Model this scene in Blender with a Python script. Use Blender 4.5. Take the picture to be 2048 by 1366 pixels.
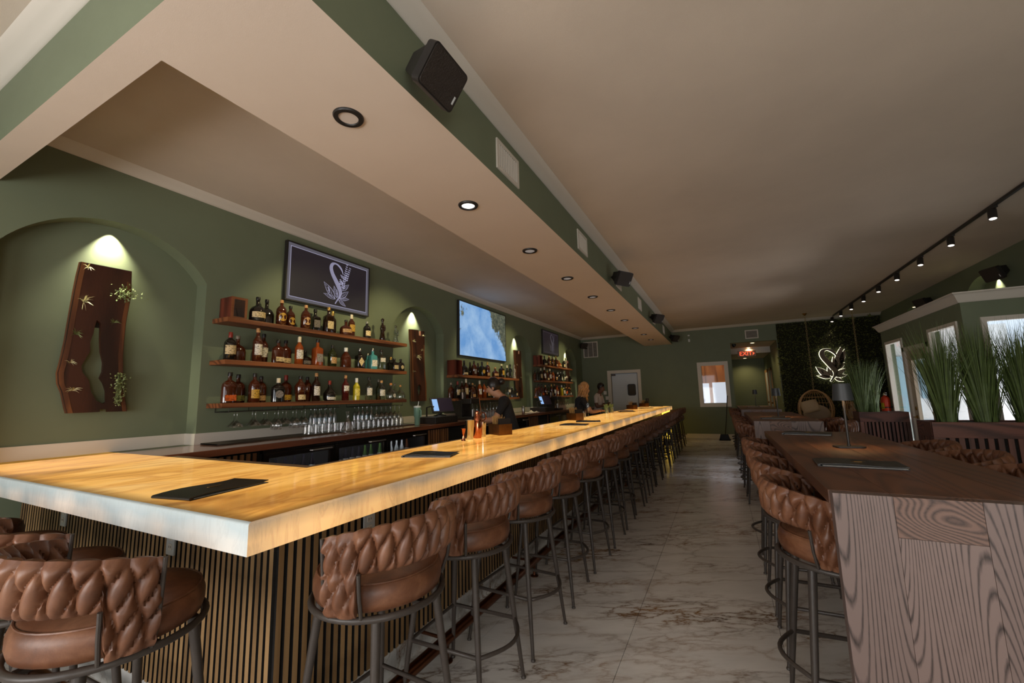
import bpy, bmesh, math, random
from mathutils import Vector, Matrix, noise as mnoise
random.seed(7)
R = math.radians
for o in list(bpy.data.objects):
    bpy.data.objects.remove(o, do_unlink=True)
scene = bpy.context.scene
COL = scene.collection

# ---------------------------------------------------------------- camera
CAM_H = 1.41
cam_d = bpy.data.cameras.new('camera')
cam_d.sensor_width = 36.0
cam_d.sensor_fit = 'HORIZONTAL'
cam_d.lens = 829.0 / 2048.0 * 36.0
cam_d.clip_start = 0.02
cam = bpy.data.objects.new('camera', cam_d)
COL.objects.link(cam)
cx_ = Vector((0.8930, 0.4496, -0.0244)).normalized()
cf_ = Vector((-0.4426, 0.8866, 0.1331)).normalized()
cx_ = (cx_ - cf_ * cx_.dot(cf_)).normalized()
cu_ = cx_.cross(cf_)
mw = Matrix((cx_, cu_, -cf_)).transposed().to_4x4()
mw.translation = Vector((0, 0, CAM_H))
cam.matrix_world = mw
scene.camera = cam

# ---------------------------------------------------------------- view, world, daylight
vs = scene.view_settings
vs.view_transform = 'Standard'
vs.look = 'None'
vs.gamma = 1.0
vs.exposure = 0.0
vs.use_curve_mapping = False
scene.cycles.max_bounces = 7
scene.cycles.diffuse_bounces = 3
scene.cycles.glossy_bounces = 3
scene.cycles.transmission_bounces = 6
scene.cycles.transparent_max_bounces = 12
scene.cycles.caustics_reflective = False
scene.cycles.caustics_refractive = False
scene.cycles.sample_clamp_indirect = 4.0
scene.cycles.use_denoising = True
scene.cycles.use_adaptive_sampling = True
scene.cycles.adaptive_threshold = 0.025

world = bpy.data.worlds.new('sky')
scene.world = world
world.use_nodes = True
wn = world.node_tree.nodes
wl = world.node_tree.links
wbg = wn['Background']
wbg.inputs['Color'].default_value = (0.80, 0.90, 1.0, 1)
wbg.inputs['Strength'].default_value = 1.15


def lamp(name, kind, loc, energy, color, target=None, **kw):
    d = bpy.data.lights.new(name, kind)
    d.energy = energy
    d.color = color
    for k, v in kw.items():
        setattr(d, k, v)
    o = bpy.data.objects.new(name, d)
    COL.objects.link(o)
    o.location = loc
    if target is not None:
        o.rotation_euler = (Vector(target) - Vector(loc)).to_track_quat('-Z', 'Y').to_euler()
    return o


def window_light(name, loc, target, w, h, energy, color):
    return lamp(name, 'AREA', loc, energy, color, target, shape='RECTANGLE', size=w, size_y=h)


# daylight entering through the street windows behind the camera and the windows of the right wall
window_light('daylight_street_a', (2.3, -2.42, 1.6), (1.6, 5, 1.3), 2.2, 1.9, 16, (0.96, 0.97, 1.0))
window_light('daylight_street_b', (-1.9, -2.42, 1.6), (-1.9, 5, 1.3), 3.0, 1.9, 42, (0.96, 0.97, 1.0))
lamp('daylight_sun', 'SUN', (12, 9, 6), 3.2, (0.93, 0.93, 1.0), (2.6, 9.0, 0.6), angle=R(14))
# added area lamps stand in for light the sunlit pavement throws up to the ceiling
window_light('pavement_bounce_a', (2.3, -2.40, 1.2), (1.2, 2.5, 3.4), 2.2, 1.2, 70, (1.0, 0.92, 0.84))
window_light('pavement_bounce_b', (-1.9, -2.40, 1.2), (-0.3, 3.0, 3.4), 3.0, 1.2, 90, (1.0, 0.92, 0.84))
window_light('pavement_bounce_entry', (5.2, 8.9, -0.10), (1.6, 8.8, 3.0), 3.0, 1.2, 150, (1.0, 0.90, 0.82))


# ---------------------------------------------------------------- materials
def new_mat(name):
    m = bpy.data.materials.new(name)
    m.use_nodes = True
    return m, m.node_tree.nodes, m.node_tree.links, m.node_tree.nodes['Principled BSDF']


def sc(r, g, b):
    def f(c):
        c /= 255.0
        return c / 12.92 if c <= 0.04045 else ((c + 0.055) / 1.055) ** 2.4
    return (f(r), f(g), f(b), 1)


def ramp(n, stops, interp='LINEAR'):
    r = n.new('ShaderNodeValToRGB')
    r.color_ramp.interpolation = interp
    el = r.color_ramp.elements
    while len(el) < len(stops):
        el.new(0.5)
    for e, (p, c) in zip(el, stops):
        e.position = p
        e.color = c if len(c) == 4 else (*c, 1)
    return r


def coords(n, l, scale=(1, 1, 1), rot=(0, 0, 0), loc=(0, 0, 0), kind='Object'):
    tc = n.new('ShaderNodeTexCoord')
    mp = n.new('ShaderNodeMapping')
    mp.inputs['Scale'].default_value = scale
    mp.inputs['Rotation'].default_value = rot
    mp.inputs['Location'].default_value = loc
    l.new(tc.outputs[kind], mp.inputs['Vector'])
    return mp


def noise_tex(n, l, vec, scale, detail=3, rough=0.5, dist=0.0):
    t = n.new('ShaderNodeTexNoise')
    t.inputs['Scale'].default_value = scale
    t.inputs['Detail'].default_value = detail
    t.inputs['Roughness'].default_value = rough
    t.inputs['Distortion'].default_value = dist
    if vec is not None:
        l.new(vec, t.inputs['Vector'])
    return t


def bump(n, l, b, height, strength=0.2, dist=0.01):
    bp = n.new('ShaderNodeBump')
    bp.inputs['Strength'].default_value = strength
    bp.inputs['Distance'].default_value = dist
    l.new(height, bp.inputs['Height'])
    l.new(bp.outputs['Normal'], b.inputs['Normal'])


def plain(name, col, rough=0.5, metal=0.0, spec=0.5, coat=0.0, var=0.0, vscale=20.0, bmp=0.0, bscale=200.0):
    m, n, l, b = new_mat(name)
    b.inputs['Base Color'].default_value = col
    b.inputs['Roughness'].default_value = rough
    b.inputs['Metallic'].default_value = metal
    b.inputs['Specular IOR Level'].default_value = spec
    b.inputs['Coat Weight'].default_value = coat
    mp = coords(n, l)
    if var:
        t = noise_tex(n, l, mp.outputs[0], vscale, 4, 0.6)
        a = tuple(c * (1 - var) for c in col[:3])
        z = tuple(min(1, c * (1 + var)) for c in col[:3])
        r = ramp(n, [(0.3, a), (0.7, z)])
        l.new(t.outputs['Fac'], r.inputs['Fac'])
        l.new(r.outputs['Color'], b.inputs['Base Color'])
    if bmp:
        t2 = noise_tex(n, l, mp.outputs[0], bscale, 2)
        bump(n, l, b, t2.outputs['Fac'], bmp, 0.004)
    return m


def emit(name, col, strength):
    m, n, l, b = new_mat(name)
    b.inputs['Base Color'].default_value = (0.02, 0.02, 0.02, 1)
    b.inputs['Emission Color'].default_value = col
    b.inputs['Emission Strength'].default_value = strength
    b.inputs['Roughness'].default_value = 0.3
    return m


def wood(name, light, dark, axis='Z', ring=26.0, rough=0.45, stretch=0.06, contrast=(0.35, 0.62), coat=0.0, dist=2.2, wscale=1.0):
    """grain running along one object axis, a different cut on each object"""
    m, n, l, b = new_mat(name)
    tc = n.new('ShaderNodeTexCoord')
    oi = n.new('ShaderNodeObjectInfo')
    add = n.new('ShaderNodeVectorMath')
    add.operation = 'MULTIPLY_ADD'
    l.new(oi.outputs['Random'], add.inputs[0])
    add.inputs[1].default_value = (3.7, 2.9, 5.3)
    l.new(tc.outputs['Object'], add.inputs[2])
    mp = n.new('ShaderNodeMapping')
    s = {'X': (stretch, 1, 1), 'Y': (1, stretch, 1), 'Z': (1, 1, stretch)}[axis]
    mp.inputs['Scale'].default_value = s
    l.new(add.outputs[0], mp.inputs['Vector'])
    big = noise_tex(n, l, mp.outputs[0], 2.6 * wscale, 0.8, 0.35)
    w = n.new('ShaderNodeMath')
    w.operation = 'MULTIPLY'
    w.inputs[1].default_value = ring
    l.new(big.outputs['Fac'], w.inputs[0])
    fr = n.new('ShaderNodeMath')
    fr.operation = 'PINGPONG'
    fr.inputs[1].default_value = 0.5
    l.new(w.outputs[0], fr.inputs[0])
    fine = noise_tex(n, l, mp.outputs[0], 90 * wscale, 4, 0.7)
    mix = n.new('ShaderNodeMath')
    mix.operation = 'MULTIPLY_ADD'
    l.new(fine.outputs['Fac'], mix.inputs[0])
    mix.inputs[1].default_value = 0.35
    l.new(fr.outputs[0], mix.inputs[2])
    r = ramp(n, [(contrast[0], light), (contrast[1], dark)])
    l.new(mix.outputs[0], r.inputs['Fac'])
    tone = n.new('ShaderNodeHueSaturation')
    tone.inputs['Saturation'].default_value = 1.0
    mr = n.new('ShaderNodeMapRange')
    mr.inputs['To Min'].default_value = 0.82
    mr.inputs['To Max'].default_value = 1.18
    l.new(oi.outputs['Random'], mr.inputs['Value'])
    l.new(mr.outputs[0], tone.inputs['Value'])
    l.new(r.outputs['Color'], tone.inputs['Color'])
    l.new(tone.outputs['Color'], b.inputs['Base Color'])
    b.inputs['Roughness'].default_value = rough
    b.inputs['Coat Weight'].default_value = coat
    b.inputs['Coat Roughness'].default_value = 0.15
    bump(n, l, b, mix.outputs[0], 0.12, 0.003)
    return m


M = {}
M['green'] = plain('sage_green_paint', sc(110, 119, 95), 0.62, var=0.04, vscale=3, bmp=0.06, bscale=260)
M['white'] = plain('white_trim_paint', sc(214, 206, 194), 0.5)
M['ceiling'] = plain('warm_white_ceiling', sc(208, 194, 178), 0.85, var=0.05, vscale=1.2, bmp=0.25, bscale=320)
M['soffit'] = plain('soffit_paint', sc(212, 196, 180), 0.8, var=0.02, vscale=2, bmp=0.12, bscale=320)
M['black'] = plain('black_metal', sc(40, 36, 33), 0.42, spec=0.4)
M['blackplastic'] = plain('black_plastic', sc(34, 30, 28), 0.5, bmp=0.1, bscale=500)
M['stoolmetal'] = plain('charcoal_powder_coat', sc(62, 55, 50), 0.42, spec=0.4, var=0.1, vscale=30)
M['felt'] = plain('dark_felt_backing', sc(15, 12, 10), 0.95)
M['whiteplate'] = plain('white_plastic', sc(205, 208, 208), 0.35)
M['steel'] = plain('brushed_steel', sc(170, 165, 160), 0.28, 1.0)
M['chrome'] = plain('polished_chrome', sc(220, 215, 210), 0.08, 1.0)
M['copper'] = plain('polished_copper', sc(214, 128, 92), 0.14, 1.0)
M['bronze'] = plain('oiled_bronze', sc(120, 78, 56), 0.28, 1.0, var=0.12, vscale=12)
M['brass'] = plain('aged_brass', sc(158, 116, 56), 0.3, 1.0)
M['darksteel'] = plain('dark_stainless', sc(88, 78, 72), 0.3, 1.0, var=0.08, vscale=8)
M['rubber'] = plain('ribbed_rubber_mat', sc(140, 114, 84), 0.6, bmp=0.8, bscale=160)
M['shelfwood'] = wood('walnut_shelf', sc(134, 80, 46), sc(88, 48, 28), 'Y', 14, 0.45)
M['slab'] = wood('live_edge_walnut', sc(72, 38, 24), sc(44, 23, 15), 'Z', 9, 0.5, stretch=0.12)
M['sapwood'] = wood('walnut_sapwood_edge', sc(122, 74, 40), sc(84, 48, 27), 'Z', 9, 0.55, stretch=0.12)
M['slat'] = wood('oak_slat', sc(150, 118, 78), sc(126, 96, 60), 'Z', 6, 0.5, stretch=0.05)
M['ash'] = wood('stained_ash_end', sc(112, 94, 88), sc(48, 36, 32), 'Z', 96, 0.5, stretch=0.10, contrast=(0.46, 0.68), wscale=1.2)
M['ashdark'] = wood('stained_ash_dark_board', sc(112, 86, 74), sc(58, 42, 36), 'X', 34, 0.55, stretch=0.5, contrast=(0.3, 0.7), wscale=2.2)
M['tabletop'] = wood('brown_ash_top', sc(104, 66, 44), sc(70, 42, 28), 'Y', 26, 0.5, stretch=0.1, contrast=(0.35, 0.8), coat=0.05)
M['planterwood'] = wood('reddish_planter_wood', sc(106, 66, 54), sc(66, 40, 33), 'X', 20, 0.5, stretch=0.12)
M['planterslat'] = wood('reddish_planter_slat', sc(108, 70, 58), sc(74, 47, 40), 'Z', 10, 0.5, stretch=0.08)
M['cabinet'] = wood('brown_cabinet_wood', sc(112, 72, 46), sc(78, 48, 30), 'Y', 12, 0.45)
M['backcounter'] = plain('polished_brown_counter', sc(124, 84, 68), 0.14, coat=0.3, var=0.15, vscale=6)
M['rattan'] = plain('rattan_cane', sc(184, 144, 98), 0.55, var=0.15, vscale=30)
M['cushion'] = plain('beige_canvas', sc(178, 158, 134), 0.9, bmp=0.3, bscale=400)
M['red'] = plain('red_enamel', sc(206, 58, 26), 0.3)
M['yellowlabel'] = plain('yellow_label', sc(190, 180, 40), 0.5)
M['paper'] = plain('white_paper', sc(225, 220, 210), 0.7)
M['soil'] = plain('dark_moss', sc(40, 40, 24), 0.95, bmp=0.6, bscale=60)
M['grass'] = plain('green_grass_blade', sc(92, 110, 60), 0.5, var=0.3, vscale=9)
M['leaf'] = plain('dark_hedge_leaf', sc(104, 110, 56), 0.5, var=0.35, vscale=7)
M['paleleaf'] = plain('grey_green_airplant', sc(206, 200, 158), 0.6, var=0.2, vscale=30)
M['succulent'] = plain('trailing_succulent', sc(120, 132, 84), 0.6, var=0.25, vscale=40)
M['door'] = plain('pale_grey_door', sc(206, 214, 224), 0.5, var=0.03, vscale=3)
M['maple'] = plain('maple_door_frame', sc(188, 142, 92), 0.45, var=0.1, vscale=5)
M['doorwhite'] = plain('cream_door_paint', sc(190, 172, 150), 0.4)
M['outside'] = plain('pale_blue_block', sc(170, 205, 225), 0.8)
M['outwhite'] = plain('white_exterior', sc(240, 242, 244), 0.8)
M['skin'] = plain('skin', sc(178, 128, 98), 0.55)
M['skindark'] = plain('deep_skin', sc(106, 70, 50), 0.5)
M['blackcloth'] = plain('black_cloth', sc(26, 24, 24), 0.9, bmp=0.2, bscale=200)
M['whitecloth'] = plain('white_cloth', sc(196, 182, 170), 0.9, bmp=0.2, bscale=200)
M['denim'] = plain('dark_trousers', sc(34, 34, 38), 0.9)
M['hairdark'] = plain('black_hair', sc(28, 20, 16), 0.4, bmp=0.5, bscale=90)
M['hairblond'] = plain('blond_hair', sc(176, 128, 76), 0.45, var=0.3, vscale=30, bmp=0.6, bscale=70)
M['mint'] = plain('mint_green_enamel', sc(112, 150, 132), 0.35)
M['straw'] = plain('bamboo_pick', sc(196, 156, 96), 0.6)
M['screenoff'] = plain('black_glass', sc(20, 18, 22), 0.12)
M['lampoff'] = plain('frosted_diffuser', sc(206, 194, 184), 0.4)
M['lit'] = emit('lit_diffuser', (1.0, 0.93, 0.86, 1), 3.0)
M['dimlit'] = emit('dim_diffuser', (1.0, 0.84, 0.74, 1), 0.22)
M['tracklit'] = emit('track_lens', (1.0, 0.90, 0.78, 1), 3.0)
M['warmlit'] = emit('warm_lens', (1.0, 0.80, 0.50, 1), 3.5)
M['exitred'] = emit('exit_red', (1.0, 0.10, 0.03, 1), 1.6)
M['exitbody'] = plain('exit_housing', sc(150, 110, 90), 0.4)
M['neon'] = emit('neon_white', (1.0, 0.96, 0.66, 1), 2.4)
M['signface'] = plain('sign_face', sc(168, 148, 134), 0.6)
M['screenline'] = emit('screen_lavender', (0.56, 0.54, 0.78, 1), 0.62)
M['screenmat'] = emit('screen_mat', (0.40, 0.38, 0.48, 1), 0.22)
M['screenblack'] = emit('screen_black', (0.30, 0.22, 0.34, 1), 0.035)
M['screenline2'] = emit('screen_lavender_dim', (0.56, 0.50, 0.62, 1), 0.12)
M['screenblue'] = emit('terminal_blue', (0.32, 0.55, 0.95, 1), 0.9)
M['underlight'] = emit('bar_end_glow', (1.0, 0.62, 0.06, 1), 2.4)


def glass_thin(name, tint=(1, 1, 1), refl=0.12, rough=0.03):
    m = bpy.data.materials.new(name)
    m.use_nodes = True
    n, l = m.node_tree.nodes, m.node_tree.links
    n.clear()
    out = n.new('ShaderNodeOutputMaterial')
    mix = n.new('ShaderNodeMixShader')
    tr = n.new('ShaderNodeBsdfTransparent')
    tr.inputs['Color'].default_value = (*tint, 1)
    gl = n.new('ShaderNodeBsdfGlossy')
    gl.inputs['Roughness'].default_value = rough
    lw = n.new('ShaderNodeLayerWeight')
    lw.inputs['Blend'].default_value = 0.35
    mr = n.new('ShaderNodeMapRange')
    mr.inputs['To Min'].default_value = refl * 0.4
    mr.inputs['To Max'].default_value = min(1, refl * 4)
    l.new(lw.outputs['Facing'], mr.inputs['Value'])
    l.new(mr.outputs[0], mix.inputs['Fac'])
    l.new(tr.outputs[0], mix.inputs[1])
    l.new(gl.outputs[0], mix.inputs[2])
    l.new(mix.outputs[0], out.inputs['Surface'])
    return m


M['glass'] = glass_thin('clear_glass', (0.96, 0.97, 0.97), 0.24)
M['pane'] = glass_thin('window_pane', (0.96, 0.98, 1.0), 0.06)
M['darkpane'] = glass_thin('cooler_door_glass', (0.78, 0.74, 0.72), 0.14, 0.06)


def leather():
    m, n, l, b = new_mat('brown_leather')
    mp = coords(n, l)
    a = noise_tex(n, l, mp.outputs[0], 9, 5, 0.65, 0.6)
    c = noise_tex(n, l, mp.outputs[0], 120, 3, 0.6)
    r = ramp(n, [(0.25, sc(74, 45, 30)), (0.5, sc(104, 65, 43)), (0.8, sc(136, 93, 66))])
    l.new(a.outputs['Fac'], r.inputs['Fac'])
    l.new(r.outputs['Color'], b.inputs['Base Color'])
    b.inputs['Roughness'].default_value = 0.44
    b.inputs['Specular IOR Level'].default_value = 0.45
    bump(n, l, b, c.outputs['Fac'], 0.15, 0.003)
    return m


M['leather'] = leather()


def marble(name, base=(0.70, 0.675, 0.635)):
    m, n, l, b = new_mat(name)
    tc = n.new('ShaderNodeTexCoord')
    oi = n.new('ShaderNodeObjectInfo')
    add = n.new('ShaderNodeVectorMath')
    add.operation = 'ADD'
    geo = n.new('ShaderNodeNewGeometry')
    mp = n.new('ShaderNodeMapping')
    mp.inputs['Scale'].default_value = (0.75, 2.2, 1.3)
    mp0 = n.new('ShaderNodeMapping')
    mp0.inputs['Rotation'].default_value = (0, 0, R(-27))
    l.new(geo.outputs['Position'], mp0.inputs['Vector'])
    l.new(mp0.outputs[0], mp.inputs['Vector'])
    warp = noise_tex(n, l, mp.outputs[0], 1.6, 6, 0.62)
    wv = n.new('ShaderNodeVectorMath')
    wv.operation = 'MULTIPLY_ADD'
    l.new(warp.outputs['Color'], wv.inputs[0])
    wv.inputs[1].default_value = (0.9, 0.9, 0.9)
    l.new(mp.outputs[0], wv.inputs[2])
    vo = n.new('ShaderNodeTexVoronoi')
    vo.feature = 'DISTANCE_TO_EDGE'
    vo.inputs['Scale'].default_value = 1.7
    l.new(wv.outputs[0], vo.inputs['Vector'])
    vo2 = n.new('ShaderNodeTexVoronoi')
    vo2.feature = 'DISTANCE_TO_EDGE'
    vo2.inputs['Scale'].default_value = 5.5
    l.new(wv.outputs[0], vo2.inputs['Vector'])
    mask = noise_tex(n, l, mp.outputs[0], 0.9, 3, 0.55)
    mk = ramp(n, [(0.48, (0, 0, 0)), (0.62, (1, 1, 1))])
    l.new(mask.outputs['Fac'], mk.inputs['Fac'])
    v1 = ramp(n, [(0.0, (0.75, 0.75, 0.75)), (0.03, (0.25, 0.25, 0.25)), (0.09, (0, 0, 0))])
    l.new(vo.outputs['Distance'], v1.inputs['Fac'])
    v2 = ramp(n, [(0.0, (1, 1, 1)), (0.05, (0.45, 0.45, 0.45)), (0.16, (0, 0, 0))])
    l.new(vo2.outputs['Distance'], v2.inputs['Fac'])
    m2 = n.new('ShaderNodeMath')
    m2.operation = 'MULTIPLY'
    l.new(v2.outputs['Color'], m2.inputs[0])
    l.new(mk.outputs['Color'], m2.inputs[1])
    m1 = n.new('ShaderNodeMath')
    m1.operation = 'MULTIPLY_ADD'
    l.new(v1.outputs['Color'], m1.inputs[0])
    m1.inputs[1].default_value = 0.55
    l.new(m2.outputs[0], m1.inputs[2])
    cl = noise_tex(n, l, mp.outputs[0], 2.2, 4, 0.6)
    basec = ramp(n, [(0.3, tuple(c * 0.80 for c in base)), (0.65, base)])
    l.new(cl.outputs['Fac'], basec.inputs['Fac'])
    vc = ramp(n, [(0.35, sc(84, 64, 48)), (0.6, sc(140, 104, 64)), (0.8, sc(112, 104, 98))])
    l.new(warp.outputs['Fac'], vc.inputs['Fac'])
    mx = n.new('ShaderNodeMix')
    mx.data_type = 'RGBA'
    mx.clamp_factor = True
    l.new(m1.outputs[0], mx.inputs['Factor'])
    l.new(basec.outputs['Color'], mx.inputs['A'])
    l.new(vc.outputs['Color'], mx.inputs['B'])
    l.new(mx.outputs['Result'], b.inputs['Base Color'])
    b.inputs['Roughness'].default_value = 0.22
    return m


M['marble'] = marble('veined_marble_tile')
M['marblekick'] = marble('veined_marble_kick', (0.66, 0.66, 0.64))


def onyx(name, edge=False, axis='X', inset=None):
    """translucent onyx lit from inside; inset = (x0, x1, y0, y1) bounds of the lit field"""
    m, n, l, b = new_mat(name)
    geo = n.new('ShaderNodeNewGeometry')
    mp = n.new('ShaderNodeMapping')
    l.new(geo.outputs['Position'], mp.inputs['Vector'])
    if edge:
        mp.inputs['Scale'].default_value = (3.4, 3.4, 4.0) if axis == 'X' else (3.4, 3.0, 1.2)
        a = noise_tex(n, l, mp.outputs[0], 1.3, 1.5, 0.4, 0.2)
        r = ramp(n, [(0.25, (0.18, 0.20, 0.20)), (0.50, (0.42, 0.33, 0.26)), (0.75, (0.74, 0.50, 0.33))]
                 if axis == 'X' else [(0.20, (0.24, 0.15, 0.08)), (0.44, (0.50, 0.27, 0.09)), (0.75, (0.88, 0.47, 0.15))])
        sep = n.new('ShaderNodeSeparateXYZ')
        l.new(geo.outputs['Position'], sep.inputs[0])
        hz = n.new('ShaderNodeMapRange')
        hz.inputs['From Min'].default_value = 1.035
        hz.inputs['From Max'].default_value = 0.985
        hz.inputs['To Min'].default_value = -0.26
        hz.inputs['To Max'].default_value = 0.06
        l.new(sep.outputs['Z'], hz.inputs['Value'])
        ad = n.new('ShaderNodeMath')
        l.new(a.outputs['Fac'], ad.inputs[0])
        l.new(hz.outputs[0], ad.inputs[1])
        l.new(ad.outputs[0], r.inputs['Fac'])
        mp2 = n.new('ShaderNodeMapping')
        mp2.inputs['Scale'].default_value = (7, 7, 1.2)
        l.new(geo.outputs['Position'], mp2.inputs['Vector'])
        vn = noise_tex(n, l, mp2.outputs[0], 2.2, 5, 0.7, 1.2)
        vr = ramp(n, [(0.44, (1, 1, 1)), (0.49, (0.55, 0.42, 0.32)), (0.54, (1, 1, 1))])
        l.new(vn.outputs['Fac'], vr.inputs['Fac'])
        mu = n.new('ShaderNodeMix')
        mu.data_type = 'RGBA'
        mu.blend_type = 'MULTIPLY'
        mu.inputs['Factor'].default_value = 0.4
        l.new(r.outputs['Color'], mu.inputs['A'])
        l.new(vr.outputs['Color'], mu.inputs['B'])
        l.new(mu.outputs['Result'], b.inputs['Emission Color'])
        b.inputs['Emission Strength'].default_value = 0.70 if axis == 'X' else 1.1
        b.inputs['Base Color'].default_value = (0.44, 0.50, 0.51, 1) if axis == 'X' else (0.34, 0.33, 0.30, 1)
        b.inputs['Roughness'].default_value = 0.22
        return m
    mp.inputs['Rotation'].default_value = (0, 0, R(9))
    mp.inputs['Scale'].default_value = (1.5, 0.58, 1)
    a = noise_tex(n, l, mp.outputs[0], 1.5, 2.6, 0.42, 0.9)
    r = ramp(n, [(0.30, (0.46, 0.19, 0.035)), (0.43, (0.84, 0.39, 0.07)), (0.55, (1.0, 0.51, 0.115)), (0.76, (1.0, 0.59, 0.19))])
    l.new(a.outputs['Fac'], r.inputs['Fac'])
    mp3 = n.new('ShaderNodeMapping')
    mp3.inputs['Rotation'].default_value = (0, 0, R(7))
    mp3.inputs['Scale'].default_value = (2.4, 0.7, 1)
    l.new(geo.outputs['Position'], mp3.inputs['Vector'])
    vn = noise_tex(n, l, mp3.outputs[0], 1.5, 3, 0.5, 2.0)
    vr = ramp(n, [(0.43, (1, 1, 1)), (0.485, (0.60, 0.42, 0.30)), (0.55, (1, 1, 1))])
    l.new(vn.outputs['Fac'], vr.inputs['Fac'])
    mu = n.new('ShaderNodeMix')
    mu.data_type = 'RGBA'
    mu.blend_type = 'MULTIPLY'
    mu.inputs['Factor'].default_value = 0.55
    l.new(r.outputs['Color'], mu.inputs['A'])
    l.new(vr.outputs['Color'], mu.inputs['B'])
    last = mu.outputs['Result']
    if inset:
        sep = n.new('ShaderNodeSeparateXYZ')
        l.new(geo.outputs['Position'], sep.inputs[0])
        prev = None
        for ax, bound, sgn in inset:
            mr = n.new('ShaderNodeMapRange')
            mr.interpolation_type = 'SMOOTHSTEP'
            mr.inputs['From Min'].default_value = bound
            mr.inputs['From Max'].default_value = bound + sgn * 0.10
            mr.inputs['To Min'].default_value = 0.30
            mr.inputs['To Max'].default_value = 1.0
            l.new(sep.outputs[ax], mr.inputs['Value'])
            if prev is None:
                prev = mr.outputs[0]
            else:
                mm = n.new('ShaderNodeMath')
                mm.operation = 'MULTIPLY'
                l.new(prev, mm.inputs[0])
                l.new(mr.outputs[0], mm.inputs[1])
                prev = mm.outputs[0]
        st = n.new('ShaderNodeMath')
        st.operation = 'MULTIPLY'
        st.inputs[1].default_value = 0.82
        l.new(prev, st.inputs[0])
        l.new(st.outputs[0], b.inputs['Emission Strength'])
    else:
        b.inputs['Emission Strength'].default_value = 0.66
    l.new(last, b.inputs['Emission Color'])
    b.inputs['Base Color'].default_value = (0.16, 0.10, 0.04, 1)
    b.inputs['Roughness'].default_value = 0.10
    b.inputs['Specular IOR Level'].default_value = 0.35
    return m


def screen_sea():
    m, n, l, b = new_mat('aerial_sea_screen')
    mp = coords(n, l)
    a = noise_tex(n, l, mp.outputs[0], 2.5, 5, 0.6, 0.3)
    sea = ramp(n, [(0.35, (0.13, 0.32, 0.66)), (0.7, (0.36, 0.56, 0.82))])
    l.new(a.outputs['Fac'], sea.inputs['Fac'])
    rk = noise_tex(n, l, mp.outputs[0], 14, 6, 0.75)
    rock = ramp(n, [(0.35, (0.015, 0.03, 0.03)), (0.6, (0.14, 0.15, 0.10)), (0.75, (0.40, 0.38, 0.30))])
    l.new(rk.outputs['Fac'], rock.inputs['Fac'])
    # land in the top right corner and along the right side, small islets on the left
    sep = n.new('ShaderNodeSeparateXYZ')
    l.new(mp.outputs[0], sep.inputs[0])
    sh = noise_tex(n, l, mp.outputs[0], 3.2, 5, 0.65)
    e = n.new('ShaderNodeMath')
    e.operation = 'MULTIPLY_ADD'
    l.new(sep.outputs['Y'], e.inputs[0])
    e.inputs[1].default_value = 1.0
    z2 = n.new('ShaderNodeMath')
    z2.operation = 'MULTIPLY'
    z2.inputs[1].default_value = 0.9
    l.new(sep.outputs['Z'], z2.inputs[0])
    l.new(z2.outputs[0], e.inputs[2])
    f = n.new('ShaderNodeMath')
    f.operation = 'MULTIPLY_ADD'
    l.new(sh.outputs['Fac'], f.inputs[0])
    f.inputs[1].default_value = 1.0
    l.new(e.outputs[0], f.inputs[2])
    mk = ramp(n, [(0.0, (0, 0, 0)), (1.0, (1, 1, 1))])
    mr = n.new('ShaderNodeMapRange')
    mr.inputs['From Min'].default_value = 1.06
    mr.inputs['From Max'].default_value = 1.13
    l.new(f.outputs[0], mr.inputs['Value'])
    isl = noise_tex(n, l, coords(n, l, loc=(3, 1, 7)).outputs[0], 3.0, 5, 0.7)
    g = n.new('ShaderNodeMath')
    g.operation = 'MULTIPLY_ADD'
    l.new(sep.outputs['Y'], g.inputs[0])
    g.inputs[1].default_value = -0.30
    l.new(isl.outputs['Fac'], g.inputs[2])
    mr2 = n.new('ShaderNodeMapRange')
    mr2.inputs['From Min'].default_value = 0.80
    mr2.inputs['From Max'].default_value = 0.86
    l.new(g.outputs[0], mr2.inputs['Value'])
    mxm = n.new('ShaderNodeMath')
    mxm.operation = 'MAXIMUM'
    l.new(mr.outputs[0], mxm.inputs[0])
    l.new(mr2.outputs[0], mxm.inputs[1])
    mx = n.new('ShaderNodeMix')
    mx.data_type = 'RGBA'
    l.new(mxm.outputs[0], mx.inputs['Factor'])
    l.new(sea.outputs['Color'], mx.inputs['A'])
    l.new(rock.outputs['Color'], mx.inputs['B'])
    l.new(mx.outputs['Result'], b.inputs['Emission Color'])
    b.inputs['Emission Strength'].default_value = 0.9
    b.inputs['Base Color'].default_value = (0.02, 0.02, 0.02, 1)
    b.inputs['Roughness'].default_value = 0.2
    return m


M['sea'] = screen_sea()

# ---------------------------------------------------------------- mesh helpers


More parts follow.
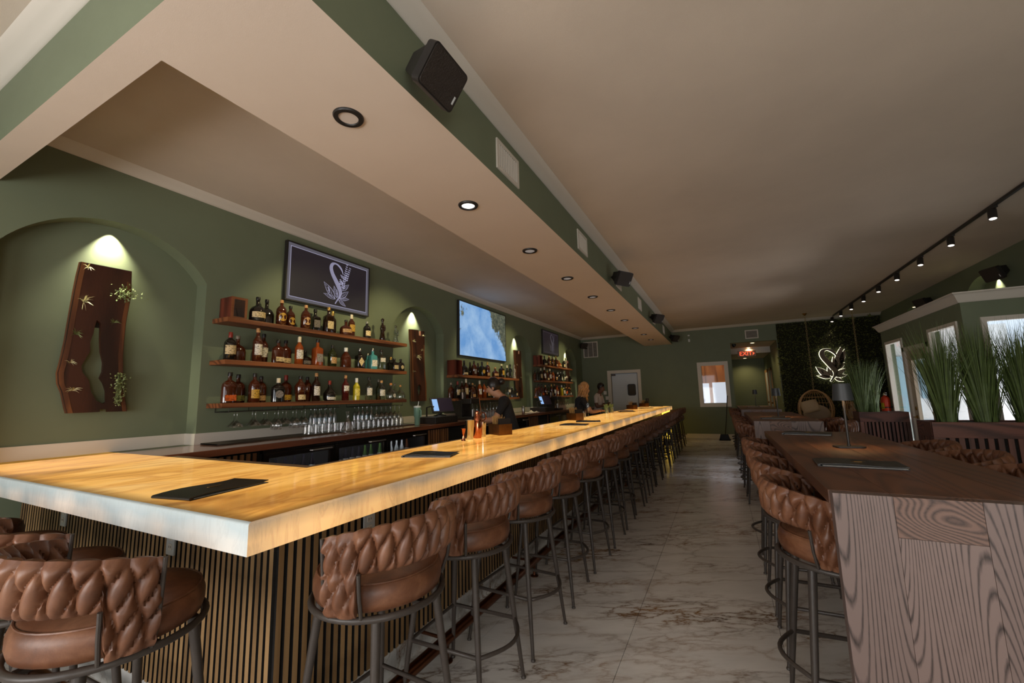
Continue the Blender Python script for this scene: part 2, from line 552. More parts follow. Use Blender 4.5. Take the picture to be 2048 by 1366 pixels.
class MB:
    def __init__(s):
        s.v, s.f, s.m = [], [], []

    def add(s, verts, faces, mi=0):
        o = len(s.v)
        s.v += [tuple(p) for p in verts]
        s.f += [tuple(i + o for i in f) for f in faces]
        s.m += [mi] * len(faces)
        return s

    def box(s, a, b, mi=0):
        (x0, y0, z0), (x1, y1, z1) = a, b
        return s.add([(x0, y0, z0), (x1, y0, z0), (x1, y1, z0), (x0, y1, z0), (x0, y0, z1), (x1, y0, z1), (x1, y1, z1), (x0, y1, z1)],
                     [(0, 3, 2, 1), (4, 5, 6, 7), (0, 1, 5, 4), (1, 2, 6, 5), (2, 3, 7, 6), (3, 0, 4, 7)], mi)

    def quad(s, a, b, c, d, mi=0):
        return s.add([a, b, c, d], [(0, 1, 2, 3)], mi)

    def tube(s, pts, r, n=8, mi=0, caps=True, closed=False):
        pts = [Vector(p) for p in pts]
        rs = r if isinstance(r, (list, tuple)) else [r] * len(pts)
        k = len(pts)
        vs_ = []
        prev = None
        for i, p in enumerate(pts):
            if closed:
                t = (pts[(i + 1) % k] - pts[i - 1])
            else:
                t = (pts[min(i + 1, k - 1)] - pts[max(i - 1, 0)])
            t.normalize()
            if prev is None:
                u = t.orthogonal().normalized()
            else:
                u = (prev - t * prev.dot(t))
                if u.length < 1e-6:
                    u = t.orthogonal()
                u.normalize()
            prev = u
            w = t.cross(u)
            for j in range(n):
                a = 2 * math.pi * j / n
                vs_.append(p + (u * math.cos(a) + w * math.sin(a)) * rs[i])
        fs = []
        for i in range(k if closed else k - 1):
            i2 = (i + 1) % k
            for j in range(n):
                j2 = (j + 1) % n
                fs.append((i * n + j, i * n + j2, i2 * n + j2, i2 * n + j))
        if caps and not closed:
            fs.append(tuple(range(n))[::-1])
            fs.append(tuple((k - 1) * n + j for j in range(n)))
        return s.add(vs_, fs, mi)

    def lathe(s, prof, n=16, c=(0, 0, 0), mi=0, sx=1, sy=1, a0=0, a1=None, cap=True):
        full = a1 is None
        a1 = a0 + 2 * math.pi if full else a1
        k = n if full else n + 1
        vs_ = []
        for r, z in prof:
            for j in range(k):
                a = a0 + (a1 - a0) * j / n
                vs_.append((c[0] + r * math.cos(a) * sx, c[1] + r * math.sin(a) * sy, c[2] + z))
        fs = []
        for i in range(len(prof) - 1):
            for j in range(n):
                j2 = (j + 1) % k
                fs.append((i * k + j, i * k + j2, (i + 1) * k + j2, (i + 1) * k + j))
        if full and cap:
            fs.append(tuple(range(k))[::-1])
            fs.append(tuple((len(prof) - 1) * k + j for j in range(k)))
        return s.add(vs_, fs, mi)

    def prism(s, poly, d, o=(0, 0, 0), u=(1, 0, 0), v=(0, 0, 1), mi=0):
        """2-D polygon in the plane (u, v) at o, extruded by vector d"""
        o, u, v, d = Vector(o), Vector(u), Vector(v), Vector(d)
        a = [o + u * p[0] + v * p[1] for p in poly]
        b = [p + d for p in a]
        k = len(poly)
        fs = [tuple(range(k))[::-1], tuple(range(k, 2 * k))]
        fs += [(i, (i + 1) % k, k + (i + 1) % k, k + i) for i in range(k)]
        return s.add(a + b, fs, mi)

    def ball(s, c, r, n=10, m=6, mi=0):
        rx, ry, rz = r if isinstance(r, (list, tuple)) else (r, r, r)
        prof = [(math.sin(math.pi * i / m), -math.cos(math.pi * i / m)) for i in range(m + 1)]
        vs_, fs = [], []
        for q, z in prof:
            for j in range(n):
                a = 2 * math.pi * j / n
                vs_.append((c[0] + rx * q * math.cos(a), c[1] + ry * q * math.sin(a), c[2] + rz * z))
        for i in range(m):
            for j in range(n):
                j2 = (j + 1) % n
                fs.append((i * n + j, i * n + j2, (i + 1) * n + j2, (i + 1) * n + j))
        return s.add(vs_, fs, mi)

    def mesh(s, name, mats, smooth=False, angle=None, bevel=0.0):
        me = bpy.data.meshes.new(name)
        me.from_pydata(s.v, [], s.f)
        for mt in (mats if isinstance(mats, (list, tuple)) else [mats]):
            me.materials.append(M[mt] if isinstance(mt, str) else mt)
        for p, i in zip(me.polygons, s.m):
            p.material_index = i
        bm = bmesh.new()
        bm.from_mesh(me)
        bmesh.ops.remove_doubles(bm, verts=bm.verts, dist=1e-6)
        bmesh.ops.dissolve_degenerate(bm, dist=1e-7, edges=bm.edges)
        bmesh.ops.recalc_face_normals(bm, faces=bm.faces)
        if bevel:
            es = [e for e in bm.edges if len(e.link_faces) == 2 and e.calc_face_angle(0) > 0.6]
            bmesh.ops.bevel(bm, geom=es, offset=bevel, segments=2, affect='EDGES', profile=0.6)
        bm.to_mesh(me)
        bm.free()
        if smooth:
            me.shade_smooth()
            me.set_sharp_from_angle(angle=R(angle or 40))
        me.update()
        return me

    def build(s, name, mats, parent=None, smooth=False, angle=None, bevel=0.0, **tags):
        return link(name, s.mesh(name, mats, smooth, angle, bevel), parent, **tags)


CH = {}


def link(name, me, parent=None, **tags):
    o = bpy.data.objects.new(name, me)
    COL.objects.link(o)
    if parent is not None:
        o.parent = parent
        CH.setdefault(parent.name, []).append(o)
    return tag(o, **tags)


def tag(o, label=None, cat=None, group=None, kind=None, loc=None, rz=None):
    if label:
        o['label'] = label
    if cat:
        o['category'] = cat
    if group:
        o['group'] = group
    if kind:
        o['kind'] = kind
    if loc is not None:
        o.location = loc
    if rz is not None:
        o.rotation_euler = (0, 0, rz)
    return o


def empty(name, loc, label, cat, group=None, rz=0):
    return tag(bpy_empty(name), label, cat, group, None, loc, rz)


def bpy_empty(name):
    o = bpy.data.objects.new(name, None)
    o.empty_display_size = 0.1
    COL.objects.link(o)
    return o


def copy_tree(o, parent=None, loc=None, rz=None, label=None, group=None):
    c = o.copy()
    COL.objects.link(c)
    if parent is not None:
        c.parent = parent
        CH.setdefault(parent.name, []).append(c)
    if loc is not None:
        c.location = loc
    if rz is not None:
        c.rotation_euler = (0, 0, rz)
    if label:
        c['label'] = label
    if group:
        c['group'] = group
    for ch in list(CH.get(o.name, ())):
        copy_tree(ch, c)
    return c


ORD = ('first second third fourth fifth sixth seventh eighth ninth tenth eleventh twelfth thirteenth fourteenth fifteenth sixteenth '
       'seventeenth eighteenth nineteenth twentieth twenty-first twenty-second twenty-third twenty-fourth').split()


def arc(c, r, a0, a1, n, z=0.0):
    return [(c[0] + r * math.cos(a0 + (a1 - a0) * i / n), c[1] + r * math.sin(a0 + (a1 - a0) * i / n), z) for i in range(n + 1)]


def stage(fn):
    fn()
# ================================================================= setting
XW, YF, XR, YB, ZC = -4.407, 14.38, 4.0, -2.5, 3.45
SX0, SX1, SY0, SY1, SZ = -2.20, -1.335, 0.69, 0.835, 3.0
BARZ = 1.042


def rect_wall(name, P, u0, u1, v0, v1, holes, th, mats, parent=None, **tags):
    """wall with rectangular openings; P(u, v, d) maps to space, d = 0 is the room face"""
    us = sorted({u0, u1, *[h[0] for h in holes], *[h[1] for h in holes]})
    vs_ = sorted({v0, v1, *[h[2] for h in holes], *[h[3] for h in holes]})
    solid = {}
    for i in range(len(us) - 1):
        for j in range(len(vs_) - 1):
            cu, cv = (us[i] + us[i + 1]) / 2, (vs_[j] + vs_[j + 1]) / 2
            solid[i, j] = not any(h[0] < cu < h[1] and h[2] < cv < h[3] for h in holes)
    mb = MB()
    for (i, j), ok in solid.items():
        if not ok:
            continue
        a, b, c, d = us[i], us[i + 1], vs_[j], vs_[j + 1]
        mb.quad(P(a, c, 0), P(b, c, 0), P(b, d, 0), P(a, d, 0))
        mb.quad(P(a, c, th), P(a, d, th), P(b, d, th), P(b, c, th))
        if not solid.get((i - 1, j)):
            mb.quad(P(a, c, 0), P(a, d, 0), P(a, d, th), P(a, c, th))
        if not solid.get((i + 1, j)):
            mb.quad(P(b, c, 0), P(b, d, 0), P(b, d, th), P(b, c, th))
        if not solid.get((i, j - 1)):
            mb.quad(P(a, c, 0), P(b, c, 0), P(b, c, th), P(a, c, th))
        if not solid.get((i, j + 1)):
            mb.quad(P(a, d, 0), P(b, d, 0), P(b, d, th), P(a, d, th))
    return mb.build(name, mats, parent, **tags)


def arch_pts(ya, yb, spring, apex, n=24):
    w, h = (yb - ya) / 2, apex - spring
    r = (w * w + h * h) / (2 * h)
    c = ((ya + yb) / 2, apex - r)
    a = math.asin(min(1, w / r))
    return [(c[0] + r * math.sin(-a + 2 * a * i / n), c[1] + r * math.cos(-a + 2 * a * i / n)) for i in range(n + 1)]


def niche_wall(name, x, out, y0, y1, z0, z1, niches, depth, holes=()):
    """wall in the plane X = x whose arched niches go back by depth towards `out`"""
    mb = MB()
    ys = y0
    xb = x + out * depth
    for ya, yb, zb, sp, ap in niches:
        mb.quad((x, ys, z0), (x, ya, z0), (x, ya, z1), (x, ys, z1))
        if zb > z0:
            mb.quad((x, ya, z0), (x, yb, z0), (x, yb, zb), (x, ya, zb))
        pts = arch_pts(ya, yb, sp, ap)
        for p, q in zip(pts, pts[1:]):
            mb.quad((x, p[0], p[1]), (x, q[0], q[1]), (x, q[0], z1), (x, p[0], z1))
            mb.quad((x, p[0], p[1]), (x, q[0], q[1]), (xb, q[0], q[1]), (xb, p[0], p[1]))
            mb.quad((xb, p[0], zb), (xb, q[0], zb), (xb, q[0], q[1]), (xb, p[0], p[1]))
        for y, zt in ((ya, pts[0][1]), (yb, pts[-1][1])):
            mb.quad((x, y, zb), (xb, y, zb), (xb, y, zt), (x, y, zt))
        mb.quad((x, ya, zb), (x, yb, zb), (xb, yb, zb), (xb, ya, zb))
        ys = yb
    mb.quad((x, ys, z0), (x, y1, z0), (x, y1, z1), (x, ys, z1))
    xo = x + out * (depth + 0.12)
    mb.quad((xo, y0, z0), (xo, y1, z0), (xo, y1, z1), (xo, y0, z1))
    return mb.build(name, 'green', kind='structure')


# floor: grout bed with large marble tiles laid in it
floor = MB().box((XW - 0.2, YB, -0.06), (XR + 0.1, YF + 4.8, -0.004)).build('floor', M['felt'], kind='structure')
tx = [-4.55] + [-1.39 + 0.79 * k for k in range(-3, 7)] + [4.02]
ty = [YB] + [3.89 + 1.58 * k for k in range(-4, 7)] + [YF + 0.02, 16.6, 19.0]
for i in range(len(tx) - 1):
    for j in range(len(ty) - 1):
        if ty[j] > YF and not (-0.2 < tx[i] < 1.7):
            continue
        MB().box((tx[i] + 0.0012, ty[j] + 0.0012, -0.012), (tx[i + 1] - 0.0012, ty[j + 1] - 0.0012, 0.0)).build('tile', 'marble', floor)

MB().box((XW - 0.3, YB - 0.1, ZC), (XR + 0.3, YF + 0.2, ZC + 0.1)).build('ceiling', 'ceiling', kind='structure')

NICHES = [(0.87, 2.19), (4.78, 6.07), (8.66, 9.94), (12.44, 13.70)]
niche_wall('wall_left', XW, -1, YB, YF, 0, ZC, [(a, b, BARZ, 2.575, 2.945) for a, b in NICHES], 0.17)

rect_wall('wall_far', lambda u, v, d: (u, YF + d, v), XW - 0.3, XR + 0.3, 0, ZC,
          [(-3.394, -2.49, 0, 2.13), (-0.53, 0.123, 1.078, 2.244), (0.34, 1.56, 0, 2.9)], 0.14, 'green', kind='structure')
rect_wall('wall_back', lambda u, v, d: (u, YB - d, v), XW - 0.3, XR + 0.3, 0, ZC,
          [(-3.5, -0.3, 0.6, 2.6), (1.1, 3.5, 0.6, 2.6)], 0.14, 'green', kind='structure')

# right wall: the glazed entry recess, arched niches high up
mbw = MB()
rn = [(8.86, 10.16), (11.7, 13.0)]
for y0, y1, z0, z1 in [(YB, 1.2, 0, ZC), (1.2, 7.39, 0, ZC), (7.39, rn[0][0], 2.5, ZC), (rn[0][1], 10.45, 2.5, ZC), (10.45, rn[1][0], 0, ZC), (rn[1][1], YF, 0, ZC), (rn[1][0], rn[1][1], 0, 1.1)]:
    mbw.quad((XR, y0, z0), (XR, y1, z0), (XR, y1, z1), (XR, y0, z1))
for (ya, yb), zb in zip(rn, (2.5, 1.1)):
    pts = arch_pts(ya, yb, 2.83, 3.22)
    xb = XR + 0.2
    for p, q in zip(pts, pts[1:]):
        mbw.quad((XR, p[0], p[1]), (XR, q[0], q[1]), (XR, q[0], ZC), (XR, p[0], ZC))
        mbw.quad((XR, p[0], p[1]), (XR, q[0], q[1]), (xb, q[0], q[1]), (xb, p[0], p[1]))
        mbw.quad((xb, p[0], zb), (xb, q[0], zb), (xb, q[0], q[1]), (xb, p[0], p[1]))
    for y in (ya, yb):
        mbw.quad((XR, y, zb), (xb, y, zb), (xb, y, pts[0][1]), (XR, y, pts[0][1]))
    mbw.quad((XR, ya, zb), (XR, yb, zb), (xb, yb, zb), (xb, ya, zb))
mbw.build('wall_right', 'green', kind='structure')

# entry recess: two inner walls with windows and a door, a low roof with a white cornice
VX, VY0, VY1, VZ = 2.87, 7.39, 10.45, 2.49
rect_wall('wall_entry_side', lambda u, v, d: (VX + d, u, v), VY0, VY1, 0, VZ,
          [(9.46, 10.24, 0.45, 2.25), (8.45, 9.43, 0, 2.09), (7.55, 8.39, 0.45, 2.25)], 0.12, 'green', kind='structure')
rect_wall('wall_entry_front', lambda u, v, d: (u, VY0 + d, v), VX + 0.12, XR, 0, VZ, [(3.05, 3.92, 0.45, 2.26)], 0.12, 'green', kind='structure')
MB().box((VX, VY0, VZ), (XR + 0.1, VY1, VZ + 0.06)).build('ceiling_entry', 'white', kind='structure')


def strip(name, prof, a, b, out, mats, kind='structure', ext0=0.0, ext1=0.0, **tags):
    """moulding: profile points (out, z) swept from a to b; ends mitred by ext"""
    a, b, out = Vector((*a, 0)), Vector((*b, 0)), Vector((*out, 0))
    t = (b - a).normalized()
    mb = MB()
    k = len(prof)
    va = [a + out * p[0] - t * ext0 * p[0] + Vector((0, 0, p[1])) for p in prof]
    vb = [b + out * p[0] + t * ext1 * p[0] + Vector((0, 0, p[1])) for p in prof]
    mb.add(va + vb, [tuple(range(k))[::-1], tuple(range(k, 2 * k))] + [(i, (i + 1) % k, k + (i + 1) % k, k + i) for i in range(k)])
    return mb.build(name, mats, smooth=True, angle=50, kind=kind, **tags)


CROWN = [(0, 3.385), (0.012, 3.385), (0.03, 3.398), (0.07, 3.424), (0.1, 3.437), (0.112, 3.4495), (0, 3.4495)]
strip('trim_1', CROWN, (XW, SY1), (XW, YF), (1, 0), 'white')
strip('trim_2', CROWN, (SX0, YF), (XW, YF), (0, -1), 'white')
strip('trim_3', CROWN, (XR, YF), (SX1, YF), (0, -1), 'white')
strip('trim_4', CROWN, (SX1, SY0), (SX1, YF), (1, 0), 'white', ext0=1.0)
strip('trim_5', CROWN, (XW, SY0), (SX1, SY0), (0, -1), 'white', ext1=1.0)
strip('trim_6', CROWN, (XW, YB), (XW, SY0), (1, 0), 'white')
CORN = [(0, 2.49), (0.015, 2.49), (0.03, 2.51), (0.06, 2.575), (0.075, 2.60), (0.09, 2.605), (0.09, 2.62), (-0.05, 2.62)]
strip('trim_7', CORN, (VX, VY1), (VX, VY0), (-1, 0), 'white', ext1=1.0, ext0=1.0)
strip('trim_8', CORN, (VX, VY0), (XR, VY0), (0, -1), 'white', ext0=1.0)
BASE = [(0, 0), (0.015, 0), (0.015, 0.135), (0.008, 0.142), (0, 0.142)]
strip('baseboard_far', BASE, (0.34, YF), (-2.38, YF), (0, -1), 'white')
strip('baseboard_right', BASE, (XR, YF), (XR, VY1), (-1, 0), 'white')

# white backsplash running along the left wall and into the niches
BS = 0.103
mb = MB()
ycur = -0.4
for ya, yb in NICHES:
    if ya > 1:
        mb.box((XW, ycur, BARZ), (XW + 0.014, ya, BARZ + BS))
    mb.box((XW - 0.17, ya, BARZ), (XW - 0.156, yb, BARZ + BS))
    mb.box((XW - 0.156, yb - 0.014, BARZ), (XW + 0.014, yb, BARZ + BS))
    mb.box((XW - 0.156, ya, BARZ), (XW + 0.014, ya + 0.014, BARZ + BS))
    ycur = yb
mb.box((XW, ycur, BARZ), (XW + 0.014, 14.0, BARZ + BS))
mb.build('trim_9', 'white', kind='structure')

# soffit over the bar
mb = MB()
mb.quad((SX0, SY0, SZ), (SX1, SY0, SZ), (SX1, YF, SZ), (SX0, YF, SZ), 1)
mb.quad((XW, SY0, SZ), (SX0, SY0, SZ), (SX0, SY1, SZ), (XW, SY1, SZ), 1)
mb.quad((SX1, SY0, SZ), (SX1, YF, SZ), (SX1, YF, ZC), (SX1, SY0, ZC))
mb.quad((XW, SY0, SZ), (SX1, SY0, SZ), (SX1, SY0, ZC), (XW, SY0, ZC))
mb.quad((SX0, SY1, SZ), (SX0, YF, SZ), (SX0, YF, ZC), (SX0, SY1, ZC))
mb.quad((XW, SY1, SZ), (SX0, SY1, SZ), (SX0, SY1, ZC), (XW, SY1, ZC))
mb.build('ceiling_soffit', ['green', 'soffit'], kind='structure')


# windows and doors
def window(name, P, u0, u1, v0, v1, fw=0.055, d0=-0.02, d1=0.05, mat='white', pane='pane', bars=()):
    mb = MB()

    def bx(a, b, c, d, e, f):
        p, q = P(a, c, e), P(b, d, f)
        mb.box(tuple(min(i, j) for i, j in zip(p, q)), tuple(max(i, j) for i, j in zip(p, q)))
    bx(u0, u0 + fw, v0, v1, d0, d1)
    bx(u1 - fw, u1, v0, v1, d0, d1)
    bx(u0 + fw, u1 - fw, v0, v0 + fw, d0, d1)
    bx(u0 + fw, u1 - fw, v1 - fw, v1, d0, d1)
    for bu in bars:
        bx(bu - 0.02, bu + 0.02, v0 + fw, v1 - fw, d0 + 0.02, d1 - 0.02)
    o = mb.build(name, mat, kind='structure')
    if pane:
        pb = MB()
        p, q = P(u0 + fw * 0.8, v0 + fw * 0.8, 0.018), P(u1 - fw * 0.8, v1 - fw * 0.8, 0.024)
        pb.box(tuple(min(i, j) for i, j in zip(p, q)), tuple(max(i, j) for i, j in zip(p, q)))
        pb.build('pane', pane, o)
    return o


PA = lambda u, v, d: (VX + d, u, v)
PBf = lambda u, v, d: (u, VY0 + d, v)
window('window_1', PA, 9.44, 10.26, 0.43, 2.27, 0.05)
window('window_2', PA, 7.53, 8.41, 0.43, 2.27, 0.05)
window('window_3', PBf, 3.03, 3.94, 0.43, 2.28, 0.055)
window('window_4', lambda u, v, d: (u, YB - d, v), -3.5, -0.3, 0.6, 2.6, 0.07, bars=(-1.9,))
window('window_5', lambda u, v, d: (u, YB - d, v), 1.1, 3.5, 0.6, 2.6, 0.07, bars=(2.3,))
# entry door with a tall glass light
dr = MB()
for a, b, c, d in [(8.45, 8.52, 0, 2.09), (9.36, 9.43, 0, 2.09), (8.45, 9.43, 2.02, 2.09)]:
    dr.box((VX - 0.03, a, c), (VX + 0.06, b, d))
door1 = dr.build('door_1', 'white', kind='structure')
lf = MB()
for a, b, c, d in [(8.52, 8.68, 0, 2.02), (9.20, 9.36, 0, 2.02), (8.68, 9.20, 0, 0.28), (8.68, 9.20, 1.86, 2.02)]:
    lf.box((VX + 0.0, a, c), (VX + 0.045, b, d))
leaf = lf.build('door_leaf', 'doorwhite', door1)
MB().box((VX + 0.018, 8.66, 0.26), (VX + 0.026, 9.22, 1.88)).build('pane', 'pane', door1)
hb = MB()
for z in (0.92, 1.06):
    hb.lathe([(0.032, 0), (0.03, 0.008), (0.012, 0.012)], 12)
    for i in range(len(hb.v) - 36, len(hb.v)):
        x, y, zz = hb.v[i]
        hb.v[i] = (VX - zz, 9.28 + x, z + y)
hb.tube([(VX - 0.01, 9.28, 0.92), (VX - 0.05, 9.28, 0.92), (VX - 0.055, 9.18, 0.92)], 0.01, 8)
hb.build('lock_set', 'brass', door1, smooth=True)
# kitchen swing door in the far wall
fr = MB()
for a, b, c, d in [(-3.51, -3.39, 0, 2.235), (-2.493, -2.39, 0, 2.235), (-3.39, -2.493, 2.13, 2.235)]:
    fr.box((a, YF - 0.02, c), (b, YF + 0.10, d))
door2 = fr.build('door_2', 'white', kind='structure')
MB().box((-3.37, YF + 0.05, 0.01), (-2.52, YF + 0.09, 2.10)).build('door_leaf', 'door', door2)


def rrect(w, h, r, n=5):
    pts = []
    for cx, cy, a in ((w / 2 - r, h / 2 - r, 0), (-w / 2 + r, h / 2 - r, 90), (-w / 2 + r, -h / 2 + r, 180), (w / 2 - r, -h / 2 + r, 270)):
        pts += [(cx + r * math.cos(R(a + 90 * i / n)), cy + r * math.sin(R(a + 90 * i / n))) for i in range(n + 1)]
    return pts


MB().prism(rrect(0.27, 0.39, 0.06), (0, -0.02, 0), (-2.72, YF + 0.05, 1.56)).build('vision_panel_frame', 'blackplastic', door2)
MB().prism(rrect(0.21, 0.33, 0.045), (0, -0.008, 0), (-2.72, YF + 0.03, 1.56)).build('pane', plain('dim_kitchen_glass', sc(70, 62, 52), 0.1), door2)
MB().box((-3.36, YF - 0.005, 2.05), (-3.24, YF + 0.05, 2.11)).build('door_closer', 'darksteel', door2)

MB().box((-3.7, YF + 0.16, 0), (-2.2, YF + 0.2, 2.5)).build('wall_leak_blocker', 'door', kind='structure')  # unseen sheet added behind the door to block light leaking round it
# interior window looking into a wood-lined room
window('window_6', lambda u, v, d: (u, YF + d, v), -0.645, 0.225, 0.962, 2.352, 0.11, -0.025, 0.06)
RY = YF + 1.5
mb = MB()
mb.quad((-1.5, RY, 0), (1.0 - 0.7, RY, 0), (0.3, RY, 3), (-1.5, RY, 3))
mb.build('wall_side_room', wood('orange_wood_wall', sc(196, 122, 62), sc(150, 86, 42), 'Z', 8), kind='structure')
MB().quad((0.32, YF + 0.15, 0), (0.32, RY, 0), (0.32, RY, 3), (0.32, YF + 0.15, 3)).build('wall_side_room_end', 'maple', kind='structure')
lamp('side_room_lamp', 'POINT', (-0.2, YF + 0.7, 2.7), 9, (1.0, 0.62, 0.28), shadow_soft_size=0.1)
SIDE_WIN = [(-0.62, -0.38, 1.0, 1.72), (-0.28, 0.22, 1.0, 1.74)]
for i, (a, b, c, d) in enumerate(SIDE_WIN):
    w = MB().box((a, RY - 0.05, c), (b, RY - 0.005, d)).build('window_%d' % (7 + i), emit('bright_day_window_%d' % i, (0.86, 0.88, 0.95, 1), 0.75), kind='structure')

# corridor behind the far wall
HX0, HX1, HY1 = 0.34, 1.56, 19.0
mb = MB()
mb.quad((HX0, YF + 0.14, 0), (HX0, HY1, 0), (HX0, HY1, 2.9), (HX0, YF + 0.14, 2.9))
mb.build('wall_corridor_left', 'green', kind='structure')
MB().quad((HX1, YF + 0.14, 0), (HX1, HY1, 0), (HX1, HY1, 2.9), (HX1, YF + 0.14, 2.9)).build('wall_corridor_right', 'green', kind='structure')
MB().quad((HX0, HY1, 0), (HX1, HY1, 0), (HX1, HY1, 2.9), (HX0, HY1, 2.9)).build('wall_corridor_end', 'green', kind='structure')
mb = MB()
mb.quad((HX0, YF + 0.1, 2.9), (HX1, YF + 0.1, 2.9), (HX1, 16.3, 2.9), (HX0, 16.3, 2.9))
mb.quad((HX0, 16.3, 2.9), (HX1, 16.3, 2.9), (HX1, 16.3, 2.7), (HX0, 16.3, 2.7), 1)
mb.quad((HX0, 16.3, 2.7), (HX1, 16.3, 2.7), (HX1, HY1, 2.7), (HX0, HY1, 2.7))
mb.build('ceiling_corridor', ['ceiling', 'white'], kind='structure')
for i, y in enumerate((16.55, 17.75)):
    d = MB()
    for a, b, c, e in [(y, y + 0.1, 0, 2.2), (y + 0.9, y + 1.0, 0, 2.2), (y, y + 1.0, 2.1, 2.2)]:
        d.box((HX1 - 0.03, a, c), (HX1 - 0.002, b, e))
    o = d.build('door_%d' % (3 + i), 'maple', kind='structure')
    MB().box((HX1 - 0.015, y + 0.1, 0), (HX1 - 0.003, y + 0.9, 2.1)).build('door_leaf', 'door', o)
    MB().ball((HX1 - 0.06, y + 0.17, 1.0), 0.03).build('door_knob', 'brass', o, smooth=True)
for i, (x, y, z) in enumerate(((0.96, 14.75, 2.9), (0.93, 16.25, 2.9), (0.90, 18.5, 2.7))):
    c = empty('corridor_downlight', (x, y, z), ['recessed lamp in the corridor ceiling next to the opening', 'recessed lamp in the corridor ceiling above the exit sign', 'recessed lamp deepest in the corridor'][i], 'ceiling light', 'corridor lamps')
    MB().lathe([(0.055, -0.008), (0.075, -0.008), (0.075, 0)], 20).build('trim_ring', 'white', c, smooth=True)
    MB().lathe([(0.054, -0.009), (0.054, -0.004)], 20).build('lens', 'warmlit', c)
    lamp('corridor_glow', 'SPOT', (x, y, z - 0.03), 26, (1.0, 0.74, 0.36), (x, y, 0), spot_size=R(140), spot_blend=0.8, shadow_soft_size=0.05)

# outside the entry: bright facade, paving
MB().box((VX + 0.12, VY1, 0), (4.6, VY1 + 0.12, 2.5)).build('wall_outside', 'outwhite', kind='structure')
for i, (a, b, c, d) in enumerate([(3.02, 3.30, 0.95, 2.0), (3.16, 3.62, 0.45, 0.8), (3.34, 3.7, 1.2, 1.9)]):
    MB().box((a, VY1 - 0.03, c), (b, VY1 - 0.005, d)).build('wall_blue_block_%d' % (i + 1), 'outside', kind='structure')  # flat pale-blue blocks added on the white wall
MB().box((XR + 0.1, -30, -0.3), (30, 40, -0.15)).build('ground_outside', plain('pale_paving', sc(220, 220, 218), 0.9), kind='structure')
# ================================================================= the bar
BX0, BX1, BY0, BY1, BYF, BT = -2.14, -1.335, 0.828, 1.639, 12.97, 0.096
XN = XW - 0.155       # the slab runs into the niche
ct = bpy_empty('bar_counter')
tag(ct, 'long glowing backlit onyx bar top with pale rounded-off edge', 'bar top', loc=(0, 0, 0))
zt, zb_ = BARZ, BARZ - BT
e_ = 0.02
# near leg and long leg, mitred along the corner
mb = MB()
mb.add([(XN, BY0 + e_, zt), (BX1 - e_, BY0 + e_, zt), (BX0, BY1, zt), (XN, BY1, zt)], [(0, 1, 2, 3)])
mb.build('onyx_panel', onyx('onyx_top_near', axis='Y', inset=[('Y', BY0 + 0.01, 1), ('X', BX1 - 0.0, -1)]), ct)
mb = MB()
mb.add([(BX1 - e_, BY0 + e_, zt), (BX1 - e_, BYF - e_, zt), (BX0, BYF - e_, zt), (BX0, BY1, zt)], [(0, 1, 2, 3)])
mb.build('onyx_panel', onyx('onyx_top_long', axis='Y', inset=[('X', BX1 - 0.01, -1), ('Y', BY0 + 0.0, 1)]), ct)
# front edges: thin slabs with the top arris eased
for nm, a, b, ax in (('front_edge', (XN, BY0), (BX1, BY0), 'X'), ('front_edge', (BX1, BY0), (BX1, BYF), 'Y'), ('front_edge', (BX1, BYF), (BX0, BYF), 'Y')):
    a, b = Vector((*a, 0)), Vector((*b, 0))
    t = (b - a).normalized()
    o = Vector((t.y, -t.x, 0))
    prof = [(0, zb_), (0, zt - 0.006), (-0.003, zt - 0.002), (-0.007, zt), (-e_, zt), (-e_, zb_)]
    m_ = MB()
    k = len(prof)
    va = [a + o * p[0] - t * p[0] * (1 if a.y != b.y or a.x == BX1 else 0) + Vector((0, 0, p[1])) for p in prof]
    vb = [b + o * p[0] + t * p[0] * (0 if b.y == BYF and b.x == BX0 else 1) + Vector((0, 0, p[1])) for p in prof]
    m_.add(va + vb, [tuple(range(k))[::-1], tuple(range(k, 2 * k))] + [(i, (i + 1) % k, k + (i + 1) % k, k + i) for i in range(k)])
    m_.build(nm, onyx('onyx_edge_' + ax, True, ax), ct, smooth=True, angle=50)
mb = MB()
mb.add([(XN, BY0 + e_, zb_ + 0.02), (BX1 - e_, BY0 + e_, zb_ + 0.02), (BX1 - e_, BYF - e_, zb_ + 0.02), (BX0, BYF - e_, zb_ + 0.02), (BX0, BY1, zb_ + 0.02), (XN, BY1, zb_ + 0.02)], [(0, 1, 2, 3, 4, 5)])
mb.box((XN, BY1 - 0.01, zb_ + 0.02), (BX0, BY1, zt - 0.001))
mb.box((BX0, BY1, zb_ + 0.02), (BX0 + 0.01, BYF, zt - 0.001))
mb.build('substrate', 'felt', ct)

# bar front: dark backing with oak slats, marble kick
PX, PY, PH, KH = -1.65, 1.143, 0.97, 0.12
bf = bpy_empty('slatted_bar_base')
tag(bf, 'oak slatted bar front on a marble kick board under the onyx top', 'bar front', loc=(0, 0, 0))
mb = MB()
mb.box((XW + 0.01, PY + 0.012, KH), (PX - 0.012, PY + 0.06, PH))
mb.box((PX - 0.06, PY + 0.06, KH), (PX - 0.012, BYF - 0.06, PH))
mb.box((BX0, BYF - 0.11, KH), (PX - 0.012, BYF - 0.06, PH))
mb.build('backing', 'felt', bf)
mb = MB()
mb.box((XW + 0.01, PY - 0.006, 0), (PX + 0.006, PY + 0.03, KH))
mb.box((PX - 0.03, PY + 0.03, 0), (PX + 0.006, BYF - 0.06, KH))
mb.build('kick_board', 'marblekick', bf)


def veneer_slat(a, b, front):
    """dark core, oak veneer on the visible face only"""
    q = MB().box(a, b)
    q.m = [0 if i == front else 1 for i in range(6)]
    return q


